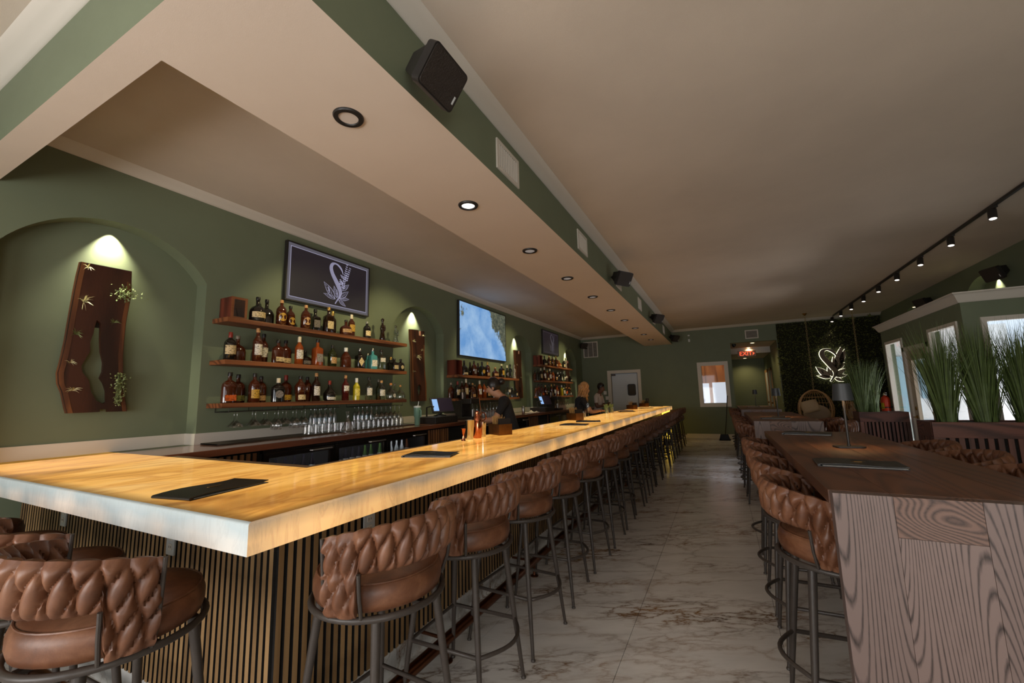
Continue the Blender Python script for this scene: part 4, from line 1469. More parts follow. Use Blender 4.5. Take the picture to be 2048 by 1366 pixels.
WORD = {'amber': 'amber', 'honey': 'honey-coloured', 'dark': 'dark brown', 'black': 'black', 'green': 'dark green', 'teal': 'blue', 'plum': 'dark red', 'lime': 'yellow-green', 'clear': 'clear'}
TYW = {'round': 'round-shouldered', 'tall': 'tall', 'slim': 'slim', 'squat': 'squat', 'flask': 'broad', 'taper': 'tapered', 'bulb': 'bulbous', 'jug': 'jug-shaped', 'square': 'square'}
BOTTLES = {
    'A0': (2.24, [
        (2.583, 0, 'squat', 0.25, 'black', 'band', 'cream', 'black'),
        (2.744, 1, 'squat', 0.27, 'black', 'none', 'cream', 'black'),
        (2.844, 0, 'round', 0.27, 'amber', 'disc', 'gold', 'cork'),
        (3.022, 1, 'round', 0.25, 'amber', 'disc', 'gold', 'black'),
        (3.141, 0, 'round', 0.27, 'amber', 'disc', 'tan', 'cork'),
        (3.347, 1, 'square', 0.27, 'black', 'band', 'grey', 'black'),
        (3.454, 0, 'square', 0.3, 'dark', 'tag', 'cream', 'gold'),
        (3.6, 1, 'tall', 0.29, 'dark', 'none', 'cream', 'gold'),
        (3.718, 0, 'squat', 0.19, 'amber', 'band', 'tan', 'black'),
        (3.807, 0, 'tall', 0.27, 'amber', 'band', 'gold', 'cream'),
        (4.071, 0, 'round', 0.22, 'black', 'tag', 'cream', 'steel'),
    ]),
    'A1': (1.83, [
        (2.338, 0, 'round', 0.26, 'black', 'band', 'cream', 'red'),
        (2.468, 1, 'squat', 0.25, 'amber', 'none', 'cream', 'clearcap'),
        (2.604, 0, 'tall', 0.33, 'amber', 'band', 'white', 'cork'),
        (2.732, 1, 'tall', 0.3, 'amber', 'band', 'white', 'black'),
        (2.829, 0, 'flask', 0.24, 'amber', 'low', 'cream', 'black'),
        (2.987, 1, 'flask', 0.26, 'amber', 'low', 'cream', 'black'),
        (3.076, 0, 'tall', 0.3, 'honey', 'band', 'white', 'cream'),
        (3.23, 1, 'squat', 0.17, 'black', 'tag', 'grey', 'black'),
        (3.315, 0, 'square', 0.3, 'honey', 'tag', 'silver', 'black'),
        (3.526, 0, 'round', 0.25, 'green', 'tag', 'tan', 'black'),
        (3.73, 0, 'jug', 0.24, 'amber', 'none', 'cream', 'white'),
        (3.958, 0, 'square', 0.25, 'black', 'diamond', 'cream', 'steel'),
        (4.198, 1, 'slim', 0.21, 'teal', 'none', 'white', 'steel'),
        (4.186, 0, 'square', 0.27, 'teal', 'tag', 'white', 'steel'),
        (4.345, 0, 'square', 0.27, 'clear', 'high', 'white', 'dark'),
        (4.645, 1, 'squat', 0.2, 'black', 'none', 'cream', 'gold'),
        (4.604, 0, 'square', 0.17, 'black', 'tag', 'cream', 'black'),
        (4.773, 0, 'flask', 0.17, 'black', 'disc', 'cream', 'black'),
    ]),
    'A2': (1.42, [
        (2.357, 0, 'flask', 0.28, 'amber', 'low', 'orange', 'black'),
        (2.496, 1, 'flask', 0.27, 'amber', 'low', 'olive', 'black'),
        (2.596, 0, 'round', 0.28, 'amber', 'tag', 'gold', 'black'),
        (2.729, 1, 'round', 0.26, 'amber', 'low', 'tan', 'black'),
        (2.851, 0, 'flask', 0.24, 'black', 'disc', 'grey', 'cream'),
        (3.009, 1, 'flask', 0.28, 'amber', 'low', 'gold', 'red'),
        (3.11, 0, 'taper', 0.27, 'amber', 'low', 'cream', 'black'),
        (3.277, 1, 'taper', 0.27, 'amber', 'none', 'cream', 'black'),
        (3.315, 0, 'tall', 0.31, 'dark', 'band', 'white', 'cork'),
        (3.502, 0, 'bulb', 0.23, 'black', 'low', 'white', 'red'),
        (3.74, 0, 'tall', 0.3, 'plum', 'high', 'white', 'cork'),
        (3.916, 0, 'tall', 0.27, 'lime', 'band', 'lemon', 'white'),
        (4.129, 0, 'tall', 0.29, 'clear', 'band', 'white', 'black'),
        (4.409, 1, 'slim', 0.27, 'green', 'none', 'white', 'clearcap'),
        (4.358, 0, 'round', 0.25, 'clear', 'band', 'white', 'cork'),
        (4.544, 0, 'bulb', 0.22, 'clear', 'disc', 'white', 'orange'),
        (4.74, 1, 'slim', 0.22, 'clear', 'none', 'white', 'clearcap'),
        (4.761, 0, 'bulb', 0.19, 'clear', 'none', 'white', 'ball'),
    ]),
    'B0': (1.83, [
        (6.445, 0, 'squat', 0.26, 'black', 'low', 'cream', 'black'),
        (6.816, 1, 'slim', 0.26, 'dark', 'none', 'cream', 'black'),
        (6.793, 0, 'round', 0.28, 'amber', 'tag', 'grey', 'black'),
        (7.092, 0, 'square', 0.28, 'black', 'disc', 'gold', 'black'),
        (7.113, 1, 'round', 0.26, 'amber', 'none', 'tan', 'black'),
        (7.31, 0, 'round', 0.29, 'amber', 'low', 'tan', 'gold'),
        (7.624, 0, 'squat', 0.2, 'amber', 'band', 'tan', 'cork'),
        (7.913, 0, 'square', 0.28, 'dark', 'band', 'gold', 'cream'),
        (8.172, 0, 'slim', 0.27, 'black', 'tag', 'grey', 'cream'),
    ]),
    'B1': (1.41, [
        (6.179, 1, 'flask', 0.27, 'amber', 'none', 'cream', 'clearcap'),
        (6.229, 0, 'round', 0.29, 'black', 'band', 'cream', 'red'),
        (6.532, 1, 'tall', 0.31, 'amber', 'band', 'cream', 'clearcap'),
        (6.505, 0, 'tall', 0.34, 'amber', 'band', 'cream', 'cream'),
        (6.79, 1, 'round', 0.29, 'dark', 'none', 'cream', 'clearcap'),
        (6.73, 0, 'flask', 0.27, 'amber', 'low', 'tan', 'cork'),
        (6.989, 1, 'slim', 0.25, 'amber', 'none', 'cream', 'cork'),
        (6.985, 0, 'tall', 0.32, 'honey', 'band', 'white', 'cream'),
        (7.157, 0, 'round', 0.3, 'honey', 'none', 'cream', 'black'),
        (7.315, 0, 'round', 0.26, 'green', 'tag', 'tan', 'black'),
        (7.644, 1, 'slim', 0.25, 'green', 'tag', 'cream', 'cream'),
        (7.563, 0, 'jug', 0.2, 'black', 'tag', 'white', 'white'),
        (8.195, 0, 'square', 0.27, 'clear', 'high', 'white', 'black'),
        (8.391, 0, 'squat', 0.22, 'black', 'none', 'cream', 'steel'),
        (8.673, 0, 'flask', 0.19, 'black', 'disc', 'cream', 'black'),
    ]),
    'C0': (2.24, [
        (10.389, 0, 'squat', 0.25, 'black', 'low', 'cream', 'black'),
        (10.719, 0, 'round', 0.27, 'amber', 'disc', 'gold', 'cork'),
        (10.988, 0, 'round', 0.27, 'amber', 'disc', 'gold', 'black'),
        (11.268, 0, 'square', 0.3, 'amber', 'low', 'tan', 'gold'),
        (11.518, 0, 'squat', 0.2, 'honey', 'band', 'tan', 'cork'),
        (11.912, 0, 'round', 0.24, 'black', 'tag', 'cream', 'steel'),
    ]),
    'C1': (1.83, [
        (9.957, 1, 'round', 0.24, 'amber', 'none', 'cream', 'black'),
        (9.909, 0, 'flask', 0.27, 'black', 'none', 'cream', 'black'),
        (10.11, 0, 'tall', 0.3, 'black', 'band', 'cream', 'cream'),
        (10.352, 0, 'tall', 0.34, 'amber', 'band', 'white', 'cream'),
        (10.55, 0, 'flask', 0.27, 'amber', 'low', 'cream', 'gold'),
        (10.753, 0, 'tall', 0.32, 'amber', 'band', 'white', 'cream'),
        (10.983, 0, 'round', 0.29, 'honey', 'none', 'cream', 'black'),
        (11.222, 0, 'round', 0.26, 'dark', 'tag', 'tan', 'black'),
        (11.385, 0, 'jug', 0.25, 'black', 'none', 'cream', 'white'),
        (11.617, 0, 'square', 0.27, 'black', 'diamond', 'white', 'steel'),
        (11.879, 0, 'square', 0.27, 'clear', 'band', 'white', 'steel'),
        (12.083, 0, 'tall', 0.29, 'clear', 'high', 'white', 'black'),
        (12.532, 0, 'square', 0.18, 'black', 'tag', 'cream', 'black'),
    ]),
    'C2': (1.42, [
        (9.781, 0, 'flask', 0.27, 'amber', 'none', 'cream', 'black'),
        (9.944, 0, 'flask', 0.3, 'plum', 'low', 'olive', 'black'),
        (10.145, 0, 'flask', 0.3, 'plum', 'low', 'orange', 'black'),
        (10.387, 0, 'round', 0.27, 'amber', 'disc', 'cream', 'cork'),
        (10.603, 0, 'slim', 0.3, 'green', 'none', 'cream', 'black'),
        (10.827, 0, 'tall', 0.31, 'amber', 'low', 'cream', 'gold'),
        (11.058, 0, 'tall', 0.31, 'dark', 'band', 'white', 'cork'),
        (11.258, 0, 'round', 0.28, 'honey', 'tag', 'white', 'red'),
        (11.706, 1, 'slim', 0.28, 'plum', 'none', 'white', 'cork'),
        (11.654, 0, 'tall', 0.29, 'lime', 'none', 'lemon', 'white'),
        (11.85, 0, 'tall', 0.28, 'clear', 'band', 'white', 'black'),
        (12.051, 0, 'round', 0.24, 'clear', 'band', 'orange', 'cork'),
        (12.329, 0, 'bulb', 0.23, 'clear', 'disc', 'white', 'orange'),
        (12.569, 0, 'bulb', 0.2, 'clear', 'none', 'white', 'ball'),
    ]),
}
for rk, (z, lst) in BOTTLES.items():
    lst = sorted(lst)
    lv = LV[len(RACKS[rk[0]][2])][int(rk[1])]
    for k, (y, row, ty, h, gl, ls, lc, cp) in enumerate(lst):
        y = min(y, RACKS[rk[0]][1] - 0.06)
        body, cap, labm = bottle(ty, h, gl, ls, lc, cp)
        word = WORD[gl] + ' ' + TYW[ty]
        o = empty('liquor_bottle', (-4.22 if row == 0 else -4.325, y, z + 0.0005), '%s liquor bottle, %s along the %s shelf of the %s rack' % (word, ORD[k], lv, RN[rk[0]]), 'bottle', 'bottles on the wall shelves', R(random.Random(y).uniform(-14, 2)))
        link('glass_body', body, o)
        link('cap', cap, o)
        if labm:
            link('label', labm, o)


# special decanters
def figure_bottle(loc, h, mat, label, cat='bottle'):
    o = empty('figurine_bottle', loc, label, cat, 'bottles on the wall shelves')
    pr = [(0.040, 0), (0.046, 0.02), (0.034, 0.22), (0.026, 0.40), (0.034, 0.55), (0.030, 0.66), (0.015, 0.74), (0.013, 0.86), (0.022, 0.89), (0.024, 0.95), (0.012, 1.0)]
    mb = MB()
    mb.lathe([(r, z * h) for r, z in pr], 16)
    mb.build('glass_body', mat, o, smooth=True, angle=60)
    for s in (1, -1):
        mb = MB()
        mb.ball((0.018, s * 0.03, h * 0.58), (0.012, 0.012, 0.045))
        mb.build('shoulder_relief', mat, o, smooth=True)
    MB().lathe([(0.016, h * 0.86), (0.020, h * 0.90), (0.016, h * 0.93)], 12).build('stopper', mat, o, smooth=True)


figure_bottle((-4.25, 4.39, 2.2405), 0.33, GL['dark'], 'tall dark brown figure-shaped decanter on the top shelf of the first rack')
figure_bottle((-4.25, 4.66, 2.2405), 0.27, GL['clear'], 'clear crystal figure-shaped bottle at the end of the first top shelf')
figure_bottle((-4.25, 8.38, 1.8305), 0.32, GL['black'], 'tall black figure-shaped decanter on the top shelf of the second rack')
pat = plain('black_white_pattern', sc(170, 160, 146), 0.3, var=0.75, vscale=45)
figure_bottle((-4.25, 8.58, 1.8305), 0.32, pat, 'tall black and white patterned bottle at the end of the second rack')
figure_bottle((-4.25, 12.2, 2.2405), 0.33, pat, 'tall patterned silver bottle at the end of the third rack')


def display_box(y, z, w, h, label, door=True):
    o = empty('display_box', (-4.295, y, z + 0.0005), label, 'box')
    mb = MB()
    mb.box((-0.10, -w / 2, 0), (-0.088, w / 2, h))
    for a, b in ((-w / 2, -w / 2 + 0.012), (w / 2 - 0.012, w / 2)):
        mb.box((-0.088, a, 0), (0.09, b, h))
    mb.box((-0.088, -w / 2 + 0.012, 0), (0.09, w / 2 - 0.012, 0.012))
    mb.box((-0.088, -w / 2 + 0.012, h - 0.012), (0.09, w / 2 - 0.012, h))
    mb.build('case', wood('mahogany_case', sc(110, 50, 34), sc(76, 32, 22), 'Z', 8, 0.35), o)
    if door:
        mb = MB()
        for a, b, c, d in ((-w / 2, -w / 2 + 0.022, 0, h), (w / 2 - 0.022, w / 2, 0, h), (-w / 2 + 0.022, w / 2 - 0.022, 0, 0.02), (-w / 2 + 0.022, w / 2 - 0.022, h - 0.022, h)):
            mb.box((0.091, a, c), (0.101, b, d))
        d = mb.build('door', 'shelfwood', o)
        MB().box((0.094, -w / 2 + 0.02, 0.018), (0.097, w / 2 - 0.02, h - 0.02)).build('pane', 'darkpane', d)
        MB().lathe([(0.04, 0.013), (0.045, 0.05), (0.03, 0.10), (0.014, 0.13), (0.014, 0.18), (0.02, 0.20)], 14).build('decanter', GL['amber'], o, smooth=True)


display_box(2.39, 2.24, 0.15, 0.215, 'small mahogany display case with a glass door on the first top shelf')
display_box(6.26, 1.83, 0.20, 0.27, 'mahogany box at the near end of the second rack top shelf', False)
display_box(10.13, 2.24, 0.19, 0.25, 'mahogany box at the near end of the third rack top shelf', False)

# ---------------------------------------------------------------- glasses
wg = MB().lathe([(0.034, 0.0), (0.034, -0.002), (0.006, -0.008), (0.0035, -0.02), (0.0035, -0.085), (0.012, -0.095), (0.036, -0.125), (0.043, -0.16), (0.038, -0.195), (0.033, -0.205)], 16, cap=False).mesh('wine_glass', 'glass', smooth=True, angle=60)
cg = MB().lathe([(0.034, 0.0), (0.034, -0.002), (0.006, -0.008), (0.0035, -0.02), (0.0035, -0.085), (0.010, -0.09), (0.056, -0.135), (0.060, -0.15)], 16, cap=False).mesh('coupe_glass', 'glass', smooth=True, angle=60)
fl = MB().lathe([(0.030, 0.0), (0.030, -0.002), (0.005, -0.008), (0.004, -0.05), (0.018, -0.07), (0.024, -0.12), (0.022, -0.20)], 14, cap=False).mesh('flute_glass', glass_thin('flute_reflection_tint', (0.84, 0.90, 0.94), 0.3), smooth=True, angle=60)  # blue reflected in the flutes is put into the glass tint
tb = MB().lathe([(0.030, 0.002), (0.031, 0.0), (0.031, 0.004), (0.037, 0.10)], 14, cap=False).mesh('tumbler', 'glass', smooth=True, angle=60)


def rack(y0, y1, x0, label, rk):
    o = empty('glass_rack', (0, y0, 0), label, 'glass rack', 'wire glass racks under the shelves')
    mb = MB()
    zt_ = 1.372 if rk != 'B' else 1.362
    for k in range(4):
        xx = x0 + k * 0.075
        mb.tube([(xx, 0, zt_ - 0.035), (xx, y1 - y0, zt_ - 0.035)], 0.003, 6)
    n_ = max(2, int((y1 - y0) / 0.3))
    for j in range(n_ + 1):
        yy = (y1 - y0) * j / n_
        mb.tube([(x0, yy, zt_), (x0, yy, zt_ - 0.038), (x0 + 0.225, yy, zt_ - 0.038), (x0 + 0.225, yy, zt_)], 0.003, 6)
    mb.build('wire_frame', 'black', o, smooth=True)


rack(2.34, 3.62, -4.40, 'black wire rack of hanging glasses under the near half of the first rack', 'A')
rack(3.92, 4.74, -4.40, 'black wire rack of hanging glasses under the far half of the first rack', 'A')
rack(6.5, 8.4, -4.40, 'black wire rack of hanging glasses under the second rack', 'B')
rack(10.6, 12.3, -4.40, 'black wire rack of hanging glasses under the third rack', 'C')
HG = [(2.44, 'c'), (2.62, 'c'), (2.74, 'c'), (2.86, 'w'), (2.95, 'c'), (3.07, 'w'), (3.18, 'w'), (3.30, 'f'), (3.37, 'f'), (3.44, 'f'), (3.51, 'f'), (3.58, 'f')]
HG2 = [(3.95, 'f'), (4.02, 'f'), (4.09, 'f'), (4.17, 'f'), (4.26, 'w'), (4.35, 'w'), (4.44, 'w'), (4.53, 'w'), (4.62, 'w'), (4.71, 'w')]
HG3 = [(6.6 + 0.13 * i, 'fffwwffffwwww'[i]) for i in range(13)]
HG4 = [(10.7 + 0.2 * i, 'w') for i in range(8)]
GM = {'w': (wg, 'wine_glass', 'wine glass'), 'c': (cg, 'coupe_glass', 'coupe glass'), 'f': (fl, 'flute_glass', 'flute glass')}
GW = {0: 'under the near half of the first shelf rack', 1: 'under the far half of the first shelf rack', 2: 'under the second shelf rack', 3: 'under the third shelf rack'}
for gi, lst in enumerate((HG, HG2, HG3, HG4)):
    for k, (y, t) in enumerate(lst):
        me, nm, wd = GM[t]
        for row in (0, 1) if gi < 2 else (0,):
            o = link(nm, me, None, label='%s upside-down %s hanging %s, %s row' % (ORD[k], wd, GW[gi], ('front', 'rear')[row]), cat='glass', group='hanging stemware')
            o.location = (-4.2125 - 0.1 * row, y + 0.03 * row, 1.337 if gi != 2 else 1.327)
# tumblers standing upside down on a dark mat
mt = MB()
ring_ = []
for i in range(61):
    y = 2.22 + 2.75 * i / 60
    w = 0.012 * math.sin(i * 1.1) + 0.010 * math.sin(i * 0.37)
    ring_.append((y, w))
V, F = [], []
for y, w in ring_:
    V += [(-4.375, y, BARZ + 0.001), (-4.10 + w, y, BARZ + 0.001), (-4.10 + w, y, BARZ + 0.010), (-4.375, y, BARZ + 0.014)]
for i in range(60):
    for j in range(4):
        F.append((i * 4 + j, i * 4 + (j + 1) % 4, (i + 1) * 4 + (j + 1) % 4, (i + 1) * 4 + j))
mt.add(V, F)
mt.build('drying_mat', plain('black_mesh_liner', sc(44, 34, 26), 0.8, bmp=0.9, bscale=260), label='dark crinkled drying mat on the counter under the first rack', cat='mat', smooth=True)
for k in range(18):
    for row in (0, 1):
        o = link('tumbler', tb, None, label='%s short tumbler on the drying mat under the first rack, %s row' % (ORD[k], ('front', 'rear')[row]), cat='glass', group='tumblers on the drying mat')
        o.location = (-4.18 - 0.10 * row, 3.22 + 0.088 * k + 0.03 * row, BARZ + 0.113)
        o.rotation_euler = (math.pi, 0, 0)
for k in range(8):
    o = link('tumbler', tb, None, label='%s short tumbler on the counter under the second rack' % ORD[k], cat='glass', group='tumblers under the second rack')
    o.location = (-4.15, 7.0 + 0.095 * k, BARZ + 0.101)
    o.rotation_euler = (math.pi, 0, 0)
MB().lathe([(0.07, 0.0), (0.078, 0.004), (0.075, 0.03), (0.045, 0.10), (0.018, 0.15), (0.016, 0.20), (0.028, 0.245)], 20, cap=False).build('wine_decanter', 'glass', smooth=True, angle=60, label='wide clear wine decanter on the counter among the tumblers', cat='decanter', loc=(-4.03, 3.62, BARZ + 0.002))
# ================================================================= ceiling and wall fixtures
from mathutils.geometry import tessellate_polygon

# spotlights in the recess above the back bar, washing the shelves
for y in (3.3, 4.6, 7.2, 8.5, 11.2, 12.2):
    lamp('recess_spot', 'SPOT', (-2.75, y, 3.42), 80, (1.0, 0.86, 0.46), (-4.35, y + 0.1, 2.0), spot_size=R(66), spot_blend=0.7, shadow_soft_size=0.02)

dl_r = MB().lathe([(0.052, -0.004), (0.056, -0.013), (0.078, -0.012), (0.083, -0.004), (0.083, 0.0)], 32, cap=False).mesh('trim_ring', 'black', smooth=True)
dl_d = {k: MB().lathe([(0.053, -0.006), (0.053, -0.002)], 28).mesh('diffuser', m) for k, m in (('on', 'lit'), ('off', 'lampoff'), ('dim', 'dimlit'))}
for k in range(10):
    y = 1.523 + 1.2445 * k
    o = empty('recessed_downlight', (-1.757, y, SZ), 'black-rimmed round ceiling downlight, %s along the soffit over the bar%s' % (ORD[k], ', brightly lit' if k == 1 else ''), 'ceiling light', 'downlights in the bar soffit')
    link('trim_ring', dl_r, o)
    link('diffuser', dl_d['on' if k == 1 else 'off' if k == 0 else 'dim'], o)
    if k:
        lamp('downlight_beam', 'SPOT', (-1.757, y, SZ - 0.02), 9 if k == 1 else 3.0, (1.0, 0.86, 0.66), (-1.757, y, 0), spot_size=R(110), spot_blend=0.7, shadow_soft_size=0.05)


# loudspeakers
def speaker_mesh():
    """cabinet whose grille plane is +X, centred on the grille"""
    mb = MB()
    f = [(0, y, z) for y, z in rrect(0.27, 0.205, 0.022, 4)]
    m_ = [(-0.05, y, z) for y, z in rrect(0.27, 0.205, 0.022, 4)]
    b_ = [(-0.075, y * 0.86, z * 0.84) for y, z in rrect(0.27, 0.205, 0.022, 4)]
    c_ = [(-0.20, y * 0.50, z * 0.50) for y, z in rrect(0.27, 0.205, 0.022, 4)]
    n = len(f)
    V = f + m_ + b_ + c_
    F = [tuple(range(n)), tuple(range(3 * n, 4 * n))[::-1]]
    for i in range(3):
        F += [(i * n + j, i * n + (j + 1) % n, (i + 1) * n + (j + 1) % n, (i + 1) * n + j) for j in range(n)]
    mb.add(V, F)
    return mb.mesh('cabinet', 'blackplastic', smooth=True, angle=35)


spk_m = speaker_mesh()
gm, gn, gl_, gb = new_mat('perforated_grille')
gb.inputs['Base Color'].default_value = sc(46, 38, 33)
gb.inputs['Roughness'].default_value = 0.6
gv = gn.new('ShaderNodeTexVoronoi')
gv.inputs['Scale'].default_value = 130
gl_.new(coords(gn, gl_).outputs[0], gv.inputs['Vector'])
bump(gn, gl_, gb, gv.outputs['Distance'], 0.8, 0.003)
gr_m = MB().prism([(y * 0.94, z * 0.92) for y, z in rrect(0.27, 0.205, 0.02, 4)], (0.004, 0, 0), (0, 0, 0), (0, 1, 0), (0, 0, 1)).mesh('grille', gm)
bd_m = MB().box((0.004, 0.106, -0.062), (0.006, 0.116, -0.022)).mesh('name_plate', 'whiteplate')


def speaker(loc, rot, wall, label, group='wall loudspeakers'):
    o = empty('wall_speaker', loc, label, 'speaker', group)
    o.rotation_euler = rot
    link('cabinet', spk_m, o)
    link('grille', gr_m, o)
    link('name_plate', bd_m, o)
    inv = (Matrix.Translation(Vector(loc)) @ o.rotation_euler.to_matrix().to_4x4()).inverted()
    a = inv @ Vector(wall)
    MB().tube([(-0.19, 0, 0), (-0.205, 0, 0.02), a], 0.014, 8).build('bracket_arm', 'black', o, smooth=True)
    return o


speaker((-1.107, 1.533, 2.985), (0, R(36), 0), (-1.335, 1.533, 3.13), 'large black loudspeaker tilted down on the soffit nearest the camera')
for y, nm in ((5.95, 'second'), (9.66, 'third'), (13.5, 'fourth')):
    speaker((-1.12, y, 3.06), (0, R(30), R(-32)), (-1.335, y + 0.06, 3.13), 'black loudspeaker on the green soffit side, %s from the camera' % nm)
speaker((3.78, 8.72, 3.07), (0, R(24), R(200)), (4.0, 8.78, 3.14), 'black loudspeaker high on the dark wall above the front entry window')
speaker((3.78, 11.25, 3.10), (0, R(24), R(200)), (4.0, 11.3, 3.16), 'black loudspeaker high on the dark wall above the entry door')
speaker((-4.2, 14.12, 3.13), (0, R(20), R(-40)), (-4.407, 14.25, 3.16), 'small black loudspeaker in the far corner beside the wall grille')


# air grilles
def grille(name, P, w, h, n, label, group, vertical=True, cols=1):
    o = empty(name, P, label, 'vent', group)
    fw = 0.028
    mb = MB()
    for a, b, c, d in ((-w / 2, -w / 2 + fw, -h / 2, h / 2), (w / 2 - fw, w / 2, -h / 2, h / 2), (-w / 2 + fw, w / 2 - fw, -h / 2, -h / 2 + fw), (-w / 2 + fw, w / 2 - fw, h / 2 - fw, h / 2)):
        mb.box((0, a, c), (0.012, b, d))
    for k in range(1, cols):
        y = -w / 2 + w * k / cols
        mb.box((0, y - 0.008, -h / 2 + fw), (0.010, y + 0.008, h / 2 - fw))
    mb.build('frame', 'white', o)
    MB().box((0.0, -w / 2 + fw, -h / 2 + fw), (0.002, w / 2 - fw, h / 2 - fw)).build('duct_shadow', plain('duct_shade_grey', sc(64, 58, 52), 0.8), o)  # dark sheet behind the louvers, shade of the duct put into its colour
    for k in range(n):
        if vertical:
            y = -w / 2 + fw + (w - 2 * fw) * (k + 0.5) / n
            MB().add([(0.002, y - 0.003, -h / 2 + fw), (0.010, y + 0.003, -h / 2 + fw), (0.010, y + 0.003, h / 2 - fw), (0.002, y - 0.004, h / 2 - fw), (0.003, y - 0.004, -h / 2 + fw), (0.011, y + 0.003, -h / 2 + fw), (0.011, y + 0.003, h / 2 - fw), (0.003, y - 0.004, h / 2 - fw)],
                     [(0, 1, 2, 3), (7, 6, 5, 4), (0, 4, 5, 1), (1, 5, 6, 2), (2, 6, 7, 3), (3, 7, 4, 0)]).build('louver', 'white', o)
        else:
            z = -h / 2 + fw + (h - 2 * fw) * (k + 0.5) / n
            MB().box((0.002, -w / 2 + fw, z - 0.003), (0.010, w / 2 - fw, z + 0.003)).build('louver', 'white', o)
    return o


for k in range(6):
    grille('air_vent', (SX1, 2.67 + 1.92 * k, 3.188), 0.365, 0.235, 11 if k < 2 else 8, 'white slotted air vent on the green soffit side, %s from the camera' % ORD[k], 'air vents on the soffit')
g = grille('return_grille', (-4.06, YF, 3.016), 0.52, 0.56, 18, 'large white return air grille on the far wall near the left corner', 'air grilles on the far wall', False, 3)
g.rotation_euler = (0, 0, R(-90))
g = grille('air_vent', (0.94, YF, 3.125), 0.35, 0.265, 9, 'white air vent on the far wall above the corridor opening', 'air grilles on the far wall', False)
g.rotation_euler = (0, 0, R(-90))
o = MB().prism(rrect(0.06, 0.04, 0.012), (0, -0.03, 0), (-0.815, YF, 3.238)).build('motion_sensor', 'whiteplate', bevel=0.004, label='small white sensor high on the far wall, upper of the two', cat='sensor')
o = MB().prism(rrect(0.055, 0.09, 0.01), (0, -0.035, 0), (-0.812, YF, 3.075)).build('motion_sensor', 'whiteplate', bevel=0.004, label='small white sensor box high on the far wall, lower of the two', cat='sensor')

# exit sign on the corridor header
ex = empty('exit_sign', (0.86, 16.28, 2.69), 'red lit EXIT sign with an arrow on the corridor header', 'sign')
MB().box((-0.27, -0.045, -0.10), (0.27, 0.0, 0.10)).build('housing', 'exitbody', ex, bevel=0.006)
cu = bpy.data.curves.new('lettering', 'FONT')
cu.body = 'EXIT'
cu.size = 0.19
cu.align_x = 'CENTER'
cu.align_y = 'CENTER'
cu.extrude = 0.002
cu.materials.append(M['exitred'])
tmp_ = bpy.data.objects.new('lettering_curve', cu)
COL.objects.link(tmp_)
me_ = bpy.data.meshes.new_from_object(tmp_.evaluated_get(bpy.context.evaluated_depsgraph_get()))
bpy.data.objects.remove(tmp_, do_unlink=True)
tx_ = link('lettering', me_, ex)
tx_.location = (-0.03, -0.048, 0)
tx_.rotation_euler = (R(90), 0, 0)
MB().prism([(0.18, -0.05), (0.235, 0), (0.18, 0.05), (0.18, 0.02), (0.195, 0), (0.18, -0.02)], (0, -0.003, 0), (0, -0.045, 0)).build('arrow', 'exitred', ex)
dc = empty('dome_camera', (0.45, 14.75, 2.9), 'small black dome camera under the corridor ceiling', 'camera')
MB().lathe([(0.06, 0), (0.06, -0.03), (0.05, -0.05)], 16).build('housing', 'black', dc, smooth=True)
MB().ball((0, 0, -0.055), (0.045, 0.045, 0.05)).build('dome', 'screenoff', dc, smooth=True)

# track lighting
tr = empty('track_light', (2.92, 4.2, 3.44), 'long black ceiling track with a row of spot heads on the window side', 'track light')
MB().box((-0.018, 0, -0.022), (0.018, 9.9, 0.008)).build('rail', 'black', tr, bevel=0.003)
hd = MB()
hd.lathe([(0.0, 0.0), (0.036, 0.0), (0.038, -0.01), (0.038, -0.125), (0.033, -0.125), (0.031, -0.115)], 20, cap=False)
hdm = hd.mesh('spot_head', 'black', smooth=True)
lnm = MB().lathe([(0.031, -0.119), (0.031, -0.115)], 18).mesh('lens', 'tracklit')
adm = MB().box((-0.016, -0.045, -0.045), (0.016, 0.045, -0.022)).mesh('track_adapter', 'black', bevel=0.003)
for k in range(10):
    y = 5.52 + 0.968 * k - 4.2
    ad = link('track_adapter', adm, tr)
    ad.location = (0, y - 0.03, 0)
    h = link('spot_head', hdm, tr)
    h.location = (-0.005, y, -0.045)
    h.rotation_euler = (R(-14), R(8), 0)
    link('lens', lnm, h)
    lamp('track_beam', 'SPOT', (2.90, y + 4.2, 3.25), 5, (1.0, 0.78, 0.52), (2.2, y + 4.2, 0), spot_size=R(60), spot_blend=0.5, shadow_soft_size=0.03)


# small spotlights in the tops of the wall niches
def niche_spot(y, z, wall_x, out, e):
    lamp('niche_beam', 'SPOT', (wall_x + out * 0.055, y, z - 0.012), e, (1.0, 0.94, 0.66), (wall_x + out * 0.010, y, z - 0.5), spot_size=R(78), spot_blend=1.0, shadow_soft_size=0.006)


for ya, yb in NICHES:
    niche_spot((ya + yb) / 2 - 0.02, 2.938, XW - 0.17, 1, 110)
for y, t in ((9.51, 'above the entry window'), (12.35, 'beyond the entry')):
    o = empty('niche_spotlight', (XR + 0.05, y, 3.212), 'small warm spotlight high on the right wall ' + t, 'spotlight', 'spotlights in the right wall niches')
    MB().lathe([(0.030, -0.004), (0.040, -0.004), (0.042, 0.003)], 18, cap=False).build('trim_ring', 'white', o, smooth=True)
    MB().lathe([(0.030, -0.006), (0.030, 0.0)], 16).build('lens', 'warmlit', o)
    niche_spot(y, 3.21, XR + 0.2, -1, 40)


